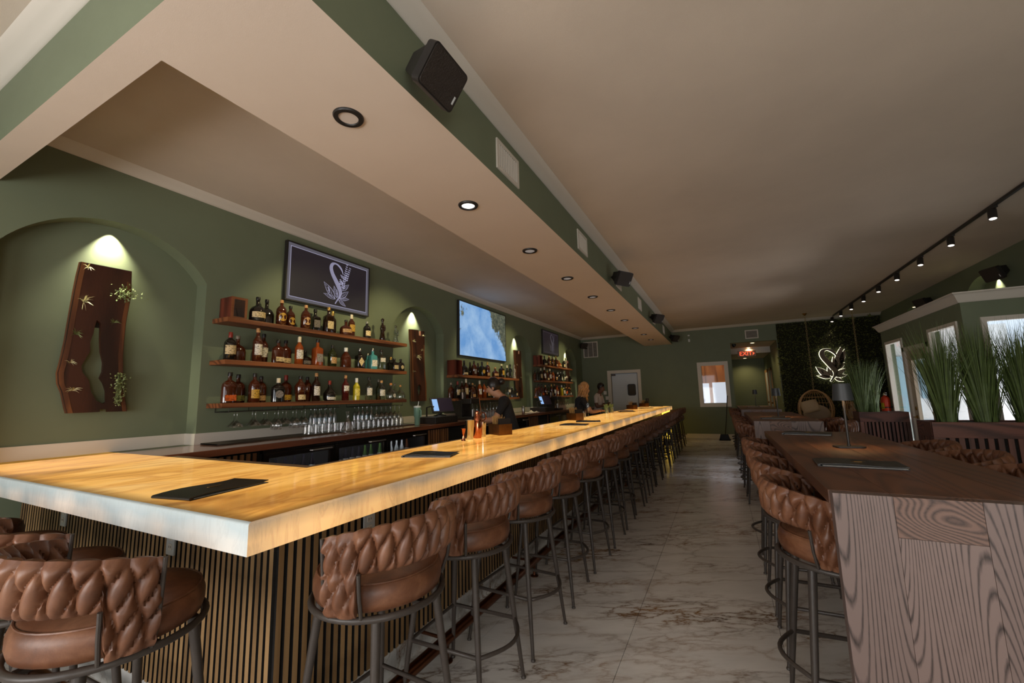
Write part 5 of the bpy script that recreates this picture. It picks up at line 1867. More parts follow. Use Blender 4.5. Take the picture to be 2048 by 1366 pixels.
# ---------------------------------------------------------------- emblem: ribbon letter with leaves and lavender
def bez(pts, n=8):
    """Catmull-Rom through pts"""
    out = []
    P = [pts[0]] + list(pts) + [pts[-1]]
    for i in range(1, len(P) - 2):
        for k in range(n):
            t = k / n
            a, b, c, d = P[i - 1], P[i], P[i + 1], P[i + 2]
            out.append(tuple(0.5 * ((2 * b[j]) + (-a[j] + c[j]) * t + (2 * a[j] - 5 * b[j] + 4 * c[j] - d[j]) * t * t + (-a[j] + 3 * b[j] - 3 * c[j] + d[j]) * t ** 3) for j in range(len(b))))
    out.append(tuple(pts[-1]))
    return out


def q_(px, py):
    return ((px - 815) / 420.0, (1110 - py) / 630.0 * 1.36 - 0.68)


SPINE = [(*q_(912, 640), 0.004), (*q_(885, 575), 0.026), (*q_(840, 528), 0.030), (*q_(785, 508), 0.022), (*q_(735, 530), 0.045), (*q_(716, 590), 0.058), (*q_(740, 670), 0.062), (*q_(795, 760), 0.070), (*q_(850, 850), 0.076), (*q_(872, 920), 0.060), (*q_(858, 990), 0.034), (*q_(825, 1045), 0.020), (*q_(795, 1100), 0.016)]
LEAVES = [((790, 1025), (612, 820), 0.34), ((700, 965), (686, 868), 0.22), ((800, 1030), (612, 985), 0.26), ((820, 1010), (768, 840), 0.34), ((830, 1000), (815, 880), 0.16), ((860, 1010), (1005, 872), 0.36), ((870, 1015), (1022, 988), 0.30), ((850, 1035), (968, 1106), 0.34), ((905, 880), (1010, 765), 0.36), ((925, 700), (865, 648), 0.40), ((905, 790), (868, 722), 0.30)]


def leaf_poly(b, t, w, n=10):
    b, t = Vector(q_(*b)), Vector(q_(*t))
    d = t - b
    nrm = Vector((-d.y, d.x)) * w * 0.5
    up = [b + d * (i / n) + nrm * math.sin(math.pi * (i / n) ** 0.8) for i in range(n + 1)]
    dn = [b + d * (i / n) - nrm * math.sin(math.pi * (i / n) ** 0.8) for i in range(n, -1, -1)]
    return [tuple(p) for p in up + dn[1:-1]]


def ribbon_poly(off0, off1, grow=0.0):
    S = bez(SPINE, 5)
    L_, R_ = [], []
    for i, (x, y, w) in enumerate(S):
        a, b = S[max(0, i - 1)], S[min(len(S) - 1, i + 1)]
        t = Vector((b[0] - a[0], b[1] - a[1])).normalized()
        nr = Vector((-t.y, t.x))
        L_.append((x + nr.x * (w * off0 + grow), y + nr.y * (w * off0 + grow)))
        R_.append((x + nr.x * (w * off1 - grow), y + nr.y * (w * off1 - grow)))
    return L_, R_


def sprig_buds():
    out = []
    for base, tip, n in (((910, 850), (970, 480), 12), ((955, 720), (1020, 520), 7), ((885, 800), (868, 735), 3)):
        b, t = Vector(q_(*base)), Vector(q_(*tip))
        d = (t - b)
        for i in range(n):
            f = i / (n - 1)
            c = b + d * f
            s = 0.098 * (1 - 0.5 * f)
            for sg in (1, -1):
                dv = (d.normalized() + Vector((-d.y, d.x)).normalized() * sg * 0.9).normalized()
                nv = Vector((-dv.y, dv.x))
                e = c + dv * s
                m_ = c + dv * s * 0.55
                out.append([tuple(c), tuple(m_ + nv * s * 0.26), tuple(e), tuple(m_ - nv * s * 0.26)])
    return out


def strip_faces(mb, A, B, put, th):
    """solid strip between two polylines"""
    n = len(A)
    V = [put(*p, 0) for p in A] + [put(*p, 0) for p in B] + [put(*p, th) for p in A] + [put(*p, th) for p in B]
    F = []
    for i in range(n - 1):
        F += [(i, i + 1, n + i + 1, n + i), (2 * n + i, 3 * n + i, 3 * n + i + 1, 2 * n + i + 1), (i, 2 * n + i, 2 * n + i + 1, i + 1), (n + i, n + i + 1, 3 * n + i + 1, 3 * n + i)]
    F += [(0, n, 3 * n, 2 * n), (n - 1, 3 * n - 1, 4 * n - 1, 2 * n - 1)]
    mb.add(V, F)


def poly_faces(mb, poly, put, th):
    n = len(poly)
    V = [put(*p, 0) for p in poly] + [put(*p, th) for p in poly]
    mb.add(V, [tuple(range(n))[::-1], tuple(range(n, 2 * n))] + [(i, (i + 1) % n, n + (i + 1) % n, n + i) for i in range(n)])


def emblem_lines(put, th, lw=0.008):
    """drawn as on the screens: outlines, ribs and veins"""
    mb = MB()
    for a in (-1.0, -0.62, -0.26, 0.10, 0.46, 0.80):
        A, B = ribbon_poly(a, a + 0.22)
        strip_faces(mb, A, B, put, th)
    for b, t, w in LEAVES:
        P = leaf_poly(b, t, w)
        c = Vector((sum(p[0] for p in P) / len(P), sum(p[1] for p in P) / len(P)))
        inner = [tuple(Vector(p) + (c - Vector(p)).normalized() * lw * 1.6) for p in P]
        strip_faces(mb, P + [P[0]], inner + [inner[0]], put, th)
        bb, tt = Vector(q_(*b)), Vector(q_(*t))
        d = tt - bb
        nv = Vector((-d.y, d.x)).normalized()
        strip_faces(mb, [tuple(bb - nv * lw * 0.5), tuple(tt)], [tuple(bb + nv * lw * 0.5), tuple(tt)], put, th)
        for f in (0.3, 0.45, 0.6, 0.75):
            s = bb + d * f
            for sg in (1, -1):
                e = bb + d * (f + 0.13) + Vector((-d.y, d.x)) * w * 0.5 * sg * math.sin(math.pi * (f + 0.13) ** 0.8) * 0.85
                strip_faces(mb, [tuple(s), tuple(e)], [tuple(s + d.normalized() * lw), tuple(e + d.normalized() * lw * 0.4)], put, th)
    for P in sprig_buds():
        poly_faces(mb, P, put, th)
    return mb


# ---------------------------------------------------------------- screens on the left wall
def tv(y0, y1, z0, z1, label, style):
    o = empty('wall_screen', (XW, (y0 + y1) / 2, (z0 + z1) / 2), label, 'tv', 'screens on the green wall')
    w, h = (y1 - y0) / 2, (z1 - z0) / 2
    mb = MB()
    mb.box((0.004, -w, -h), (0.045, w, h))
    mb.build('housing', 'blackplastic', o, bevel=0.003)
    fw = 0.016
    mb = MB()
    for a, b, c, d in ((-w, -w + fw, -h, h), (w - fw, w, -h, h), (-w + fw, w - fw, -h, -h + fw), (-w + fw, w - fw, h - fw, h)):
        mb.box((0.045, a, c), (0.053, b, d))
    mb.build('bezel', 'blackplastic', o)
    w -= fw
    h -= fw
    if style == 'sea':
        MB().box((0.045, -w, -h), (0.048, w, h)).build('screen', 'sea', o)
        return
    lit_ = style == 'lit'
    MB().box((0.045, -w, -h), (0.0465, w, h)).build('screen', 'screenmat' if lit_ else 'screenblack', o)
    w -= 0.034
    h -= 0.036
    line = 'screenline' if lit_ else 'screenline2'
    MB().box((0.0465, -w, -h), (0.0470, w, h)).build('keyline', line, o)
    w -= 0.006
    h -= 0.006
    MB().box((0.0470, -w, -h), (0.0475, w, h)).build('picture', 'screenblack', o)
    sc_ = 0.415
    emblem_lines(lambda x, y, t: (0.0476 + t, 0.08 + x * sc_, y * sc_), 0.0006).build('emblem', line, o)


tv(2.966, 4.23, 2.577, 3.287, 'black screen with a mat border and white leafy letter emblem above the first rack', 'lit')
tv(6.495, 8.41, 2.212, 3.29, 'large screen showing blue sea and rocky shore above the second rack', 'sea')
tv(10.66, 11.917, 2.605, 3.287, 'dim dark screen with a faint leafy letter emblem above the third rack', 'dim')

# ---------------------------------------------------------------- live-edge wood slabs with air plants
O1 = [(1.326, 2.572), (1.649, 2.578), (1.654, 2.477), (1.662, 2.381), (1.655, 2.272), (1.645, 2.134), (1.644, 1.978), (1.647, 1.835), (1.659, 1.694), (1.671, 1.585), (1.687, 1.488), (1.71, 1.371), (1.585, 1.372), (1.584, 1.392), (1.534, 1.397), (1.536, 1.374), (1.347, 1.37), (1.334, 1.414), (1.306, 1.532), (1.28, 1.6), (1.271, 1.678), (1.278, 1.737), (1.285, 1.817), (1.293, 1.938), (1.298, 2.081), (1.304, 2.227), (1.309, 2.342), (1.315, 2.449)]
H1 = [(1.458, 2.117), (1.486, 2.094), (1.493, 1.961), (1.506, 1.856), (1.528, 1.773), (1.53, 1.699), (1.517, 1.646), (1.542, 1.605), (1.563, 1.542), (1.572, 1.453), (1.551, 1.438), (1.511, 1.459), (1.47, 1.531), (1.451, 1.624), (1.409, 1.684), (1.397, 1.734), (1.405, 1.765), (1.424, 1.818), (1.439, 1.861), (1.433, 1.933), (1.446, 2.009), (1.45, 2.062)]
O2 = [(5.281, 2.563), (5.5, 2.576), (5.501, 2.482), (5.551, 2.488), (5.554, 2.567), (5.652, 2.575), (5.661, 2.335), (5.655, 2.157), (5.664, 2.006), (5.681, 1.831), (5.711, 1.682), (5.719, 1.383), (5.356, 1.384), (5.343, 1.675), (5.338, 1.854), (5.33, 2.035), (5.318, 2.276), (5.289, 2.395)]
H2 = [(5.528, 1.666), (5.575, 1.63), (5.586, 1.557), (5.558, 1.477), (5.511, 1.478), (5.482, 1.556), (5.487, 1.629)]


def wood_slab(outer, hole, x0, th, dy, dz, label, edges):
    oy, oz = sum(p[0] for p in outer) / len(outer) + dy, sum(p[1] for p in outer) / len(outer)
    o = empty('live_edge_slab', (x0, oy, oz), label, 'wall art', 'walnut slabs in the niches')
    A = [(y + dy - oy, z - oz) for y, z in outer]
    H = [(y + dy - oy, z - oz) for y, z in hole]
    tri = tessellate_polygon([[Vector((*p, 0)) for p in A], [Vector((*p, 0)) for p in H]])
    pts = A + H
    n = len(pts)
    V = [(0, *p) for p in pts] + [(th, *p) for p in pts]
    F = [t[::-1] for t in tri] + [tuple(i + n for i in t) for t in tri]
    F += [(i, (i + 1) % len(A), n + (i + 1) % len(A), n + i) for i in range(len(A))]
    F += [(len(A) + i, len(A) + (i + 1) % len(H), n + len(A) + (i + 1) % len(H), n + len(A) + i) for i in range(len(H))]
    MB().add(V, F).build('plank_body', 'slab', o)
    for ids, s in edges:
        mb = MB()
        for i, j in zip(ids, ids[1:]):
            (y0, z0), (y1, z1) = A[i], A[j]
            mb.add([(0.004, y0 - s * 0.004, z0), (th + 0.0015, y0 + s * 0.004, z0), (th + 0.002, y0 + s * 0.032, z0), (0.004, y1 - s * 0.004, z1), (th + 0.0015, y1 + s * 0.004, z1), (th + 0.002, y1 + s * 0.032, z1)],
                   [(0, 1, 4, 3), (1, 2, 5, 4), (0, 3, 5, 2)])
        mb.build('sapwood_edge', 'sapwood', o)
    MB().box((-0.02, -0.05, 0.2), (0, 0.05, 0.3)).build('standoff', 'black', o)


EX = XW - 0.155
wood_slab(O1, H1, EX + 0.02, 0.035, 0, 0, 'large walnut slab with a ragged opening and air plants in the near niche', [(list(range(16, 28)) + [0], 1), (list(range(2, 12)), -1)])
for dy, nm in ((0, 'second'), (3.87, 'third'), (7.62, 'last')):
    wood_slab(O2, H2, EX + 0.02, 0.035, dy, 0, 'tall walnut slab with an oval hole in the %s niche' % nm, [(list(range(12, 18)) + [0], 1), (list(range(6, 12)), -1)])


def air_plant(loc, s, label, mat='paleleaf', n=16, seed=1):
    rd = random.Random(seed)
    mb = MB()
    for i in range(n):
        a, e = rd.uniform(0, 2 * math.pi), rd.uniform(0.25, 1.2)
        d = Vector((math.sin(e), math.cos(e) * math.cos(a), math.cos(e) * math.sin(a) * 0.8 + 0.25)).normalized()
        L_ = s * rd.uniform(0.6, 1.0)
        side = d.cross(Vector((1, 0.3, 0))).normalized() * s * 0.035
        p1 = d * L_ * 0.5 + Vector((0, 0, 0.08 * s))
        p2 = d * L_ + Vector((0, 0, -0.10 * s))
        mb.add([(-0.004, 0, 0), side * 1.0, -side, p1 + side * 0.8, p1 - side * 0.8, p2], [(0, 1, 2), (1, 3, 4, 2), (3, 5, 4)])
    return mb.build('air_plant', mat, None, label=label, cat='plant', group='air plants on the wood slabs', loc=loc)


AX = EX + 0.056
AL = ['at the top corner', 'in the upper part', 'beside the opening, to its right', 'left of the opening', 'low on the left side', 'near the bottom left corner']
for k, (y, z) in enumerate([(1.37, 2.538), (1.367, 2.25), (1.564, 2.11), (1.343, 1.984), (1.333, 1.761), (1.36, 1.545)]):
    air_plant((AX, y, z), (0.06, 0.10, 0.06, 0.07, 0.05, 0.07)[k], 'spiky air plant %s of the large wood slab' % AL[k], 'paleleaf' if k not in (2, 3) else 'succulent', 18, k)
for k, (y, z) in enumerate([(5.35, 2.365), (5.582, 2.231), (5.60, 2.487), (5.369, 1.86), (5.45, 2.102)]):
    air_plant((AX, y, z), 0.065 if k != 4 else 0.12, 'air plant, %s from the top on the second niche slab' % ORD[(1, 2, 0, 4, 3)[k]], 'paleleaf', 14, k + 20)
for k, (y, z) in enumerate([(9.25, 2.2), (9.45, 1.9)]):
    air_plant((AX, y, z), 0.06, 'air plant on the third niche slab, %s of two' % ('upper', 'lower')[k], 'paleleaf', 12, k + 40)


def leafy(loc, n, spread, trail, label, seed):
    rd = random.Random(seed)
    mb = MB()
    for i in range(n):
        if trail:
            f = rd.random()
            c = Vector((rd.uniform(0.01, 0.05), rd.gauss(0, spread * (1 - 0.7 * f)), -trail * f))
        else:
            c = Vector((rd.uniform(0.0, 0.07), rd.gauss(0, spread), rd.gauss(0, spread * 0.8)))
        u = Vector((rd.uniform(-1, 1), rd.uniform(-1, 1), rd.uniform(-1, 1))).normalized()
        v = u.orthogonal().normalized()
        s = rd.uniform(0.006, 0.011)
        mb.add([c - u * s, c + v * s * 0.7, c + u * s, c - v * s * 0.7], [(0, 1, 2, 3)])
        if i % 6 == 0:
            mb.tube([(0, 0, 0), tuple(c * 0.5 + Vector((0.015, 0, 0))), tuple(c)], 0.0015, 3)
    o = empty('trailing_plant', loc, label, 'plant', 'leafy plants on the large wood slab')
    mb.build('foliage', 'succulent', o, kind='stuff')
    return o


leafy((AX, 1.61, 2.36), 150, 0.042, 0, 'bushy small-leaved plant on the upper right edge of the large wood slab', 5)
leafy((AX, 1.63, 1.69), 220, 0.030, 0.27, 'trailing string of small leaves on the lower right of the large wood slab', 6)
# ================================================================= leaf wall, sign, hanging chairs
lw = empty('hedge_wall', (1.56, YF, 0), 'dark green artificial hedge covering the far right wall panel', 'hedge')
MB().box((0.02, -0.03, 0.02), (2.42, -0.002, 3.36)).build('backing', plain('hedge_backing', sc(30, 32, 16), 0.95), lw)
rd = random.Random(11)
mb = MB()
for i in range(11000):
    c = Vector((rd.uniform(0.0, 2.43), -0.03 - abs(rd.gauss(0, 0.03)), rd.uniform(0.02, 3.37)))
    d = Vector((rd.uniform(-1, 1), -rd.uniform(0.1, 0.9), rd.uniform(-0.7, 0.9))).normalized()
    s = rd.uniform(0.02, 0.05)
    n_ = d.cross(Vector((rd.uniform(-1, 1), rd.uniform(-1, 1), rd.uniform(-1, 1)))).normalized()
    mb.add([c, c + d * s * 0.5 + n_ * s * 0.26, c + d * s, c + d * s * 0.5 - n_ * s * 0.26], [(0, 1, 2, 3)])
for z in (3.3, 3.34, 2.6, 2.35, 3.32, 2.2, 1.9):     # fern fronds sticking out along the edge
    x0 = rd.choice([0.02, 0.05]) if z < 3.2 else rd.uniform(0.05, 2.2)
    for k in range(9):
        a = rd.uniform(0.2, 2.9)
        d = Vector((math.cos(a) * (-1 if x0 < 0.1 else 1), -0.5, abs(math.sin(a)) * 0.8 if z > 3.2 else rd.uniform(-0.6, 0.6))).normalized()
        c = Vector((x0, -0.05, z))
        n_ = d.cross(Vector((0, 1, 0.2))).normalized()
        s = rd.uniform(0.07, 0.13)
        mb.add([c, c + d * s * 0.5 + n_ * s * 0.12, c + d * s, c + d * s * 0.5 - n_ * s * 0.12], [(0, 1, 2, 3)])
o = mb.build('leaves', 'leaf', lw, kind='stuff')

SGX, SGZ, SGS = 2.75, 2.085, 0.70
sg = empty('lit_emblem_sign', (SGX, YF - 0.12, SGZ), 'glowing leafy letter sign mounted on the hedge wall', 'sign')


def put(x, y, t):
    return (x * SGS, -t, y * SGS)


S_ = ribbon_poly(1.25, -1.25)
mbf, mbb = MB(), MB()
strip_faces(mbf, *ribbon_poly(1.35, -1.35, 0.004), put, 0.02)
strip_faces(mbb, *ribbon_poly(1.35, -1.35, 0.013), lambda x, y, t: (x * SGS, 0.035 - t, y * SGS), 0.02)
SIGN_LEAVES = LEAVES[:9]
for b, t, w in SIGN_LEAVES:
    P = leaf_poly(b, t, w * 1.12)
    c = Vector((sum(p[0] for p in P) / len(P), sum(p[1] for p in P) / len(P)))
    poly_faces(mbf, P, put, 0.02)
    poly_faces(mbb, [tuple(Vector(p) + (Vector(p) - c).normalized() * 0.012) for p in P], lambda x, y, t: (x * SGS, 0.035 - t, y * SGS), 0.02)
for base, tip, w in (((905, 900), (985, 470), 0.30), ((950, 800), (1030, 520), 0.26), ((890, 860), (862, 650), 0.36)):
    P = leaf_poly(base, tip, w, 14)
    c = Vector((sum(p[0] for p in P) / len(P), sum(p[1] for p in P) / len(P)))
    poly_faces(mbf, P, put, 0.02)
    poly_faces(mbb, [tuple(Vector(p) + (Vector(p) - c).normalized() * 0.012) for p in P], lambda x, y, t: (x * SGS, 0.035 - t, y * SGS), 0.02)
mbb.build('light_halo', 'neon', sg)
mbf.build('face', 'signface', sg)
mv = MB()
emb = emblem_lines(lambda x, y, t: (x * SGS, -0.0205 - t, y * SGS), 0.002, 0.007)
emb.build('engraving', plain('engraved_dark_line', sc(84, 72, 64), 0.7), sg)
lamp('sign_glow', 'POINT', (SGX, YF - 0.072, SGZ), 2.2, (1.0, 0.92, 0.40), shadow_soft_size=0.25)


def egg_chair(x, y, label, rz):
    o = empty('hanging_egg_chair', (x, y, 0), label, 'chair', 'hanging rattan egg chairs', rz)
    zc, rx, ry, rz_ = 0.90, 0.39, 0.36, 0.50

    def ep(th, ph):    # th 0 bottom .. pi top, ph azimuth (0 = front, local -Y)
        return (rx * math.sin(th) * math.sin(ph), -ry * math.sin(th) * math.cos(ph), zc - rz_ * math.cos(th))
    hoop = [ep(math.pi * i / 24 * 0.94 + 0.10, 1.05) for i in range(25)] + [ep(math.pi * i / 24 * 0.94 + 0.10, -1.05) for i in range(24, -1, -1)]
    MB().tube(hoop, 0.018, 8, closed=True).build('front_hoop', 'rattan', o, smooth=True)
    mb = MB()
    for k in range(21):
        ph = 1.05 + (2 * math.pi - 2.1) * k / 20
        mb.tube([ep(0.12 + (math.pi - 0.2) * i / 14, ph) for i in range(15)], 0.006, 5)
    for th in (0.5, 0.85, 1.2, 1.55, 1.9, 2.25, 2.6, 2.85):
        mb.tube([ep(th, 1.05 + (2 * math.pi - 2.1) * k / 20) for k in range(21)], 0.007 if th != 2.25 else 0.011, 5)
    mb.build('woven_shell', 'rattan', o, smooth=True)
    MB().lathe([(0.0, 0.0), (0.28, 0.0), (0.33, 0.05), (0.30, 0.11), (0.0, 0.14)], 24, (0, 0.02, 0.52)).build('seat_cushion', 'cushion', o, smooth=True)
    b = MB().ball((0, 0.16, 0.78), (0.30, 0.10, 0.24), 16, 10)
    b.build('back_cushion', 'cushion', o, smooth=True)
    p = MB()
    V, F, n = [], [], 12
    for s in (1, -1):
        for i in range(n + 1):
            for j in range(n + 1):
                u, v = 2 * i / n - 1, 2 * j / n - 1
                h = 0.075 * max(0, (1 - u ** 4) * (1 - v ** 4)) ** 0.6
                V.append((0.20 * u * (1 - 0.06 * v * v), s * h, 0.17 * v * (1 - 0.06 * u * u)))
    k = (n + 1) ** 2
    for i in range(n):
        for j in range(n):
            a = i * (n + 1) + j
            F += [(a, a + n + 1, a + n + 2, a + 1), (k + a, k + a + 1, k + a + n + 2, k + a + n + 1)]
    p.add(V, F)
    q = p.build('throw_pillow', plain('cream_pillow', sc(196, 172, 140), 0.9), o, smooth=True, angle=70)
    q.location = (-0.12, -0.02, 0.98)
    q.rotation_euler = (R(-24), R(-14), R(10))
    # chain to the ceiling
    lk = MB()
    z = 1.40
    lk.tube([(0, 0, zc + rz_ - 0.01), (0, 0, z + 0.03)], 0.008, 6)
    i = 0
    while z < 3.40:
        pts = [(0.016 * math.cos(a) if i % 2 else 0, 0 if i % 2 else 0.016 * math.cos(a), z + 0.032 + 0.032 * math.sin(a)) for a in [2 * math.pi * j / 10 for j in range(10)]]
        lk.tube(pts, 0.0045, 5, closed=True)
        z += 0.05
        i += 1
    lk.build('chain', plain('pale_brass_chain', sc(168, 146, 100), 0.45), o, smooth=True, kind='stuff')
    MB().lathe([(0.012, -0.06), (0.05, -0.012), (0.055, 0)], 16, (0, 0, ZC)).build('ceiling_hook', 'brass', o, smooth=True)


egg_chair(2.153, 13.36, 'rattan egg chair with beige pillows hanging left of the glowing sign', R(-12))
egg_chair(3.10, 13.10, 'rattan egg chair half hidden behind the slatted planter and grass', R(24))


# ================================================================= planters with tall grass
def planter(x0, x1, y0, y1, h, label, pitch):
    o = empty('slatted_planter', (x0, y0, 0), label, 'planter', 'wood planters with grass')
    W, D = x1 - x0, y1 - y0
    MB().box((0.02, 0.02, 0.03), (W - 0.02, D - 0.02, h - 0.08)).build('liner', 'felt', o)
    mb = MB()
    for a, b in ((0, 0.035), (D - 0.035, D)):
        mb.box((0, a, h - 0.17), (W, b, h))
    mb.box((0, 0.035, h - 0.17), (0.035, D - 0.035, h))
    mb.box((W - 0.035, 0.035, h - 0.17), (W, D - 0.035, h))
    mb.build('top_rail', 'planterwood', o, bevel=0.003)
    for a in ((0, 0), (W - 0.05, 0), (0, D - 0.05), (W - 0.05, D - 0.05)):
        MB().box((a[0], a[1], 0), (a[0] + 0.05, a[1] + 0.05, h - 0.17)).build('corner_post', 'planterslat', o)
    MB().box((0, 0, 0.0), (W, 0.03, 0.08)).build('bottom_rail', 'planterwood', o)
    x = 0.075
    sm = MB().box((-pitch * 0.30, 0.004, 0.08), (pitch * 0.30, 0.022, h - 0.17)).mesh('slat', 'planterslat')
    while x < W - 0.06:
        s = link('slat', sm, o)
        s.location = (x, 0, 0)
        x += pitch
    y = 0.075
    sm = MB().box((0.004, -pitch * 0.30, 0.08), (0.022, pitch * 0.30, h - 0.17)).mesh('slat', 'planterslat')
    while y < D - 0.06:
        s = link('slat', sm, o)
        s.location = (0, y, 0)
        y += pitch
    m2 = MB()
    n = 14
    V = [(0.035 + (W - 0.07) * i / n, 0.035 + (D - 0.07) * j / 4, h - 0.03 + rd.uniform(-0.012, 0.03)) for i in range(n + 1) for j in range(5)]
    F = [(i * 5 + j, (i + 1) * 5 + j, (i + 1) * 5 + j + 1, i * 5 + j + 1) for i in range(n) for j in range(4)]
    m2.add(V, F)
    m2.build('moss', 'soil', o, smooth=True)


planter(2.13, 2.80, 9.38, 9.78, 1.0, 'reddish slatted wood planter beside the tall entry window', 0.052)
planter(2.06, 3.90, 6.30, 6.72, 1.02, 'long dark slatted wood planter in front of the big entry window', 0.075)


def grass(x, y, z, n, hgt, spread, label, seed, wid=0.006):
    r_ = random.Random(seed)
    mb = MB()
    for i in range(n):
        a = r_.uniform(0, 2 * math.pi)
        r0 = r_.uniform(0, 0.09)
        lean = abs(r_.gauss(0, spread))
        H = hgt * r_.uniform(0.55, 1.0)
        d = Vector((math.cos(a), math.sin(a), 0))
        sd = Vector((-d.y, d.x, 0)) * wid * r_.uniform(0.6, 1.2)
        tw = r_.uniform(-0.6, 0.6)
        sd = sd * math.cos(tw) + d * math.sin(tw) * wid
        V, F = [], []
        droop = r_.uniform(0.0, 0.25) ** 1.5
        for k in range(6):
            t = k / 5
            p = d * (r0 + lean * H * t + droop * H * t ** 3 * 1.5) + Vector((0, 0, H * (t - droop * 0.8 * t ** 3)))
            w = 1.0 - 0.95 * t ** 2
            V += [p + sd * w, p - sd * w]
        F = [(2 * k, 2 * k + 1, 2 * k + 3, 2 * k + 2) for k in range(5)]
        mb.add(V, F)
    return mb.build('ornamental_grass', 'grass', None, label=label, cat='plant', group='tall grasses in the planters', kind='thing', loc=(x, y, z))


grass(2.23, 9.56, 0.985, 330, 1.02, 0.17, 'tall green grass clump in the small planter, side toward the sign', 1, 0.006)
grass(2.38, 9.60, 0.985, 260, 0.98, 0.13, 'tall green grass clump in the small planter, side toward the window', 2, 0.006)
for k, x in enumerate((2.26, 2.58, 2.90, 3.22, 3.52)):
    grass(x, 6.50, 1.0, 460, 1.20, 0.15, 'tall dark grass clump, %s along the long planter from the entry door' % ORD[k], 10 + k, 0.0055)

# fire extinguisher on the entry wall
fe = empty('fire_extinguisher', (2.775, 10.36, 0.93), 'red fire extinguisher with a white tag on the entry wall', 'extinguisher')
MB().lathe([(0.0, 0), (0.062, 0.0), (0.07, 0.012), (0.07, 0.26), (0.058, 0.30), (0.03, 0.325), (0.022, 0.34)], 24).build('cylinder', 'red', fe, smooth=True)
MB().lathe([(0.0712, 0.09), (0.0712, 0.20)], 10, a0=R(150), a1=R(235)).build('instruction_label', 'yellowlabel', fe, smooth=True)
MB().lathe([(0.0715, 0.105), (0.0715, 0.125)], 24, cap=False).build('strap', 'black', fe, smooth=True)
MB().lathe([(0.02, 0.335), (0.024, 0.36), (0.016, 0.385), (0.01, 0.39)], 12).build('valve', 'chrome', fe, smooth=True)
mb = MB()
mb.tube([(0, 0, 0.385), (0.0, -0.05, 0.40), (0.0, -0.10, 0.385)], 0.007, 6)
mb.tube([(0, 0, 0.37), (0.0, -0.05, 0.365), (0.0, -0.10, 0.35)], 0.007, 6)
mb.build('lever', 'chrome', fe, smooth=True)
MB().tube([(0, 0.02, 0.36), (-0.03, 0.07, 0.36), (-0.05, 0.085, 0.28), (-0.04, 0.08, 0.12)], 0.008, 6).build('hose', 'black', fe, smooth=True)
MB().box((-0.14, -0.005, 0.24), (-0.09, -0.003, 0.33)).build('tag', 'paper', fe).rotation_euler = (0, R(-35), 0)
MB().box((0.06, -0.03, 0.10), (0.093, 0.03, 0.14)).build('wall_bracket', 'black', fe)


# ================================================================= table lamps and menus
def table_lamp(x, y, label):
    o = empty('table_lamp', (x, y, BARZ + 0.0005), label, 'lamp', 'cordless lamps on the wood tables', R(8))
    MB().prism(rrect(0.16, 0.10, 0.03), (0, 0, 0.010), (0, 0, 0), (1, 0, 0), (0, 1, 0)).build('base_plate', 'black', o, bevel=0.002)
    MB().lathe([(0.011, 0.008), (0.011, 0.02), (0.0075, 0.022), (0.0075, 0.31), (0.012, 0.312), (0.012, 0.33)], 12).build('stem', 'black', o, smooth=True)
    MB().lathe([(0.056, 0.295), (0.054, 0.295), (0.044, 0.398), (0.0, 0.400), (0.0, 0.404), (0.046, 0.402), (0.056, 0.295)], 28, cap=False).build('shade', plain('black_satin_shade', sc(50, 52, 54), 0.45), o, smooth=True, angle=35)
    MB().lathe([(0.028, 0.318), (0.028, 0.322)], 16).build('diffuser', 'warmlit', o)
    lamp('table_lamp_glow', 'SPOT', (x, y, BARZ + 0.30), 4.0, (1.0, 0.62, 0.26), (x, y, 0), spot_size=R(120), spot_blend=0.9, shadow_soft_size=0.03)


table_lamp(0.69, 3.36, 'black cordless table lamp on the near wood table')
table_lamp(0.68, 6.98, 'black cordless table lamp on the middle wood table')
table_lamp(0.71, 11.8, 'black cordless table lamp on the far wood table')


def menu_mesh(w, d):
    mb = MB()
    n = 10
    for layer, (z0, lift, ext) in enumerate(((0.0, 0.0, 0.0), (0.005, 0.010, 0.0))):
        V, F = [], []
        for i in range(n + 1):
            u = i / n
            z = z0 + lift * math.sin(math.pi * (1 - u) * 0.9) * (1 - u) * 1.5 + (0.006 * u ** 6 if layer else 0)
            for j in (0, 1):
                V += [(-w / 2 + w * u, -d / 2 + d * j, z), (-w / 2 + w * u, -d / 2 + d * j, z + 0.003)]
        for i in range(n):
            a, b = i * 4, i * 4 + 4
            F += [(a, b, b + 2, a + 2), (a + 1, a + 3, b + 3, b + 1), (a, a + 1, b + 1, b), (a + 2, b + 2, b + 3, a + 3)]
        F += [(0, 2, 3, 1), (n * 4, n * 4 + 1, n * 4 + 3, n * 4 + 2)]
        mb.add(V, F)
    mb.tube([(-w / 2, -d / 2, 0.006), (-w / 2, d / 2, 0.006)], 0.0065, 8)
    return mb.mesh('cover', plain('black_leatherette', sc(30, 26, 23), 0.38, bmp=0.2, bscale=300), smooth=True, angle=50)


men = menu_mesh(0.33, 0.20)
pag = MB().box((-0.15, -0.095, 0.0036), (0.160, 0.095, 0.0046)).mesh('pages', 'paper')
emb_m = MB().prism([(0.03 * math.cos(R(30 * i)), 0.008 * math.sin(R(30 * i)) + 0.004 * math.cos(R(60 * i))) for i in range(12)], (0, 0, 0.0008), (0, 0, 0.0172), (1, 0, 0), (0, 1, 0)).mesh('gold_stamp', 'brass')


def menu(x, y, rz, label, s=1.0, group='menus on the bar'):
    o = empty('menu_folder', (x, y, BARZ + 0.0006), label, 'menu', group, rz)
    o.scale = (s, s, 1)
    link('cover', men, o)
    link('pages', pag, o)
    link('gold_stamp', emb_m, o)


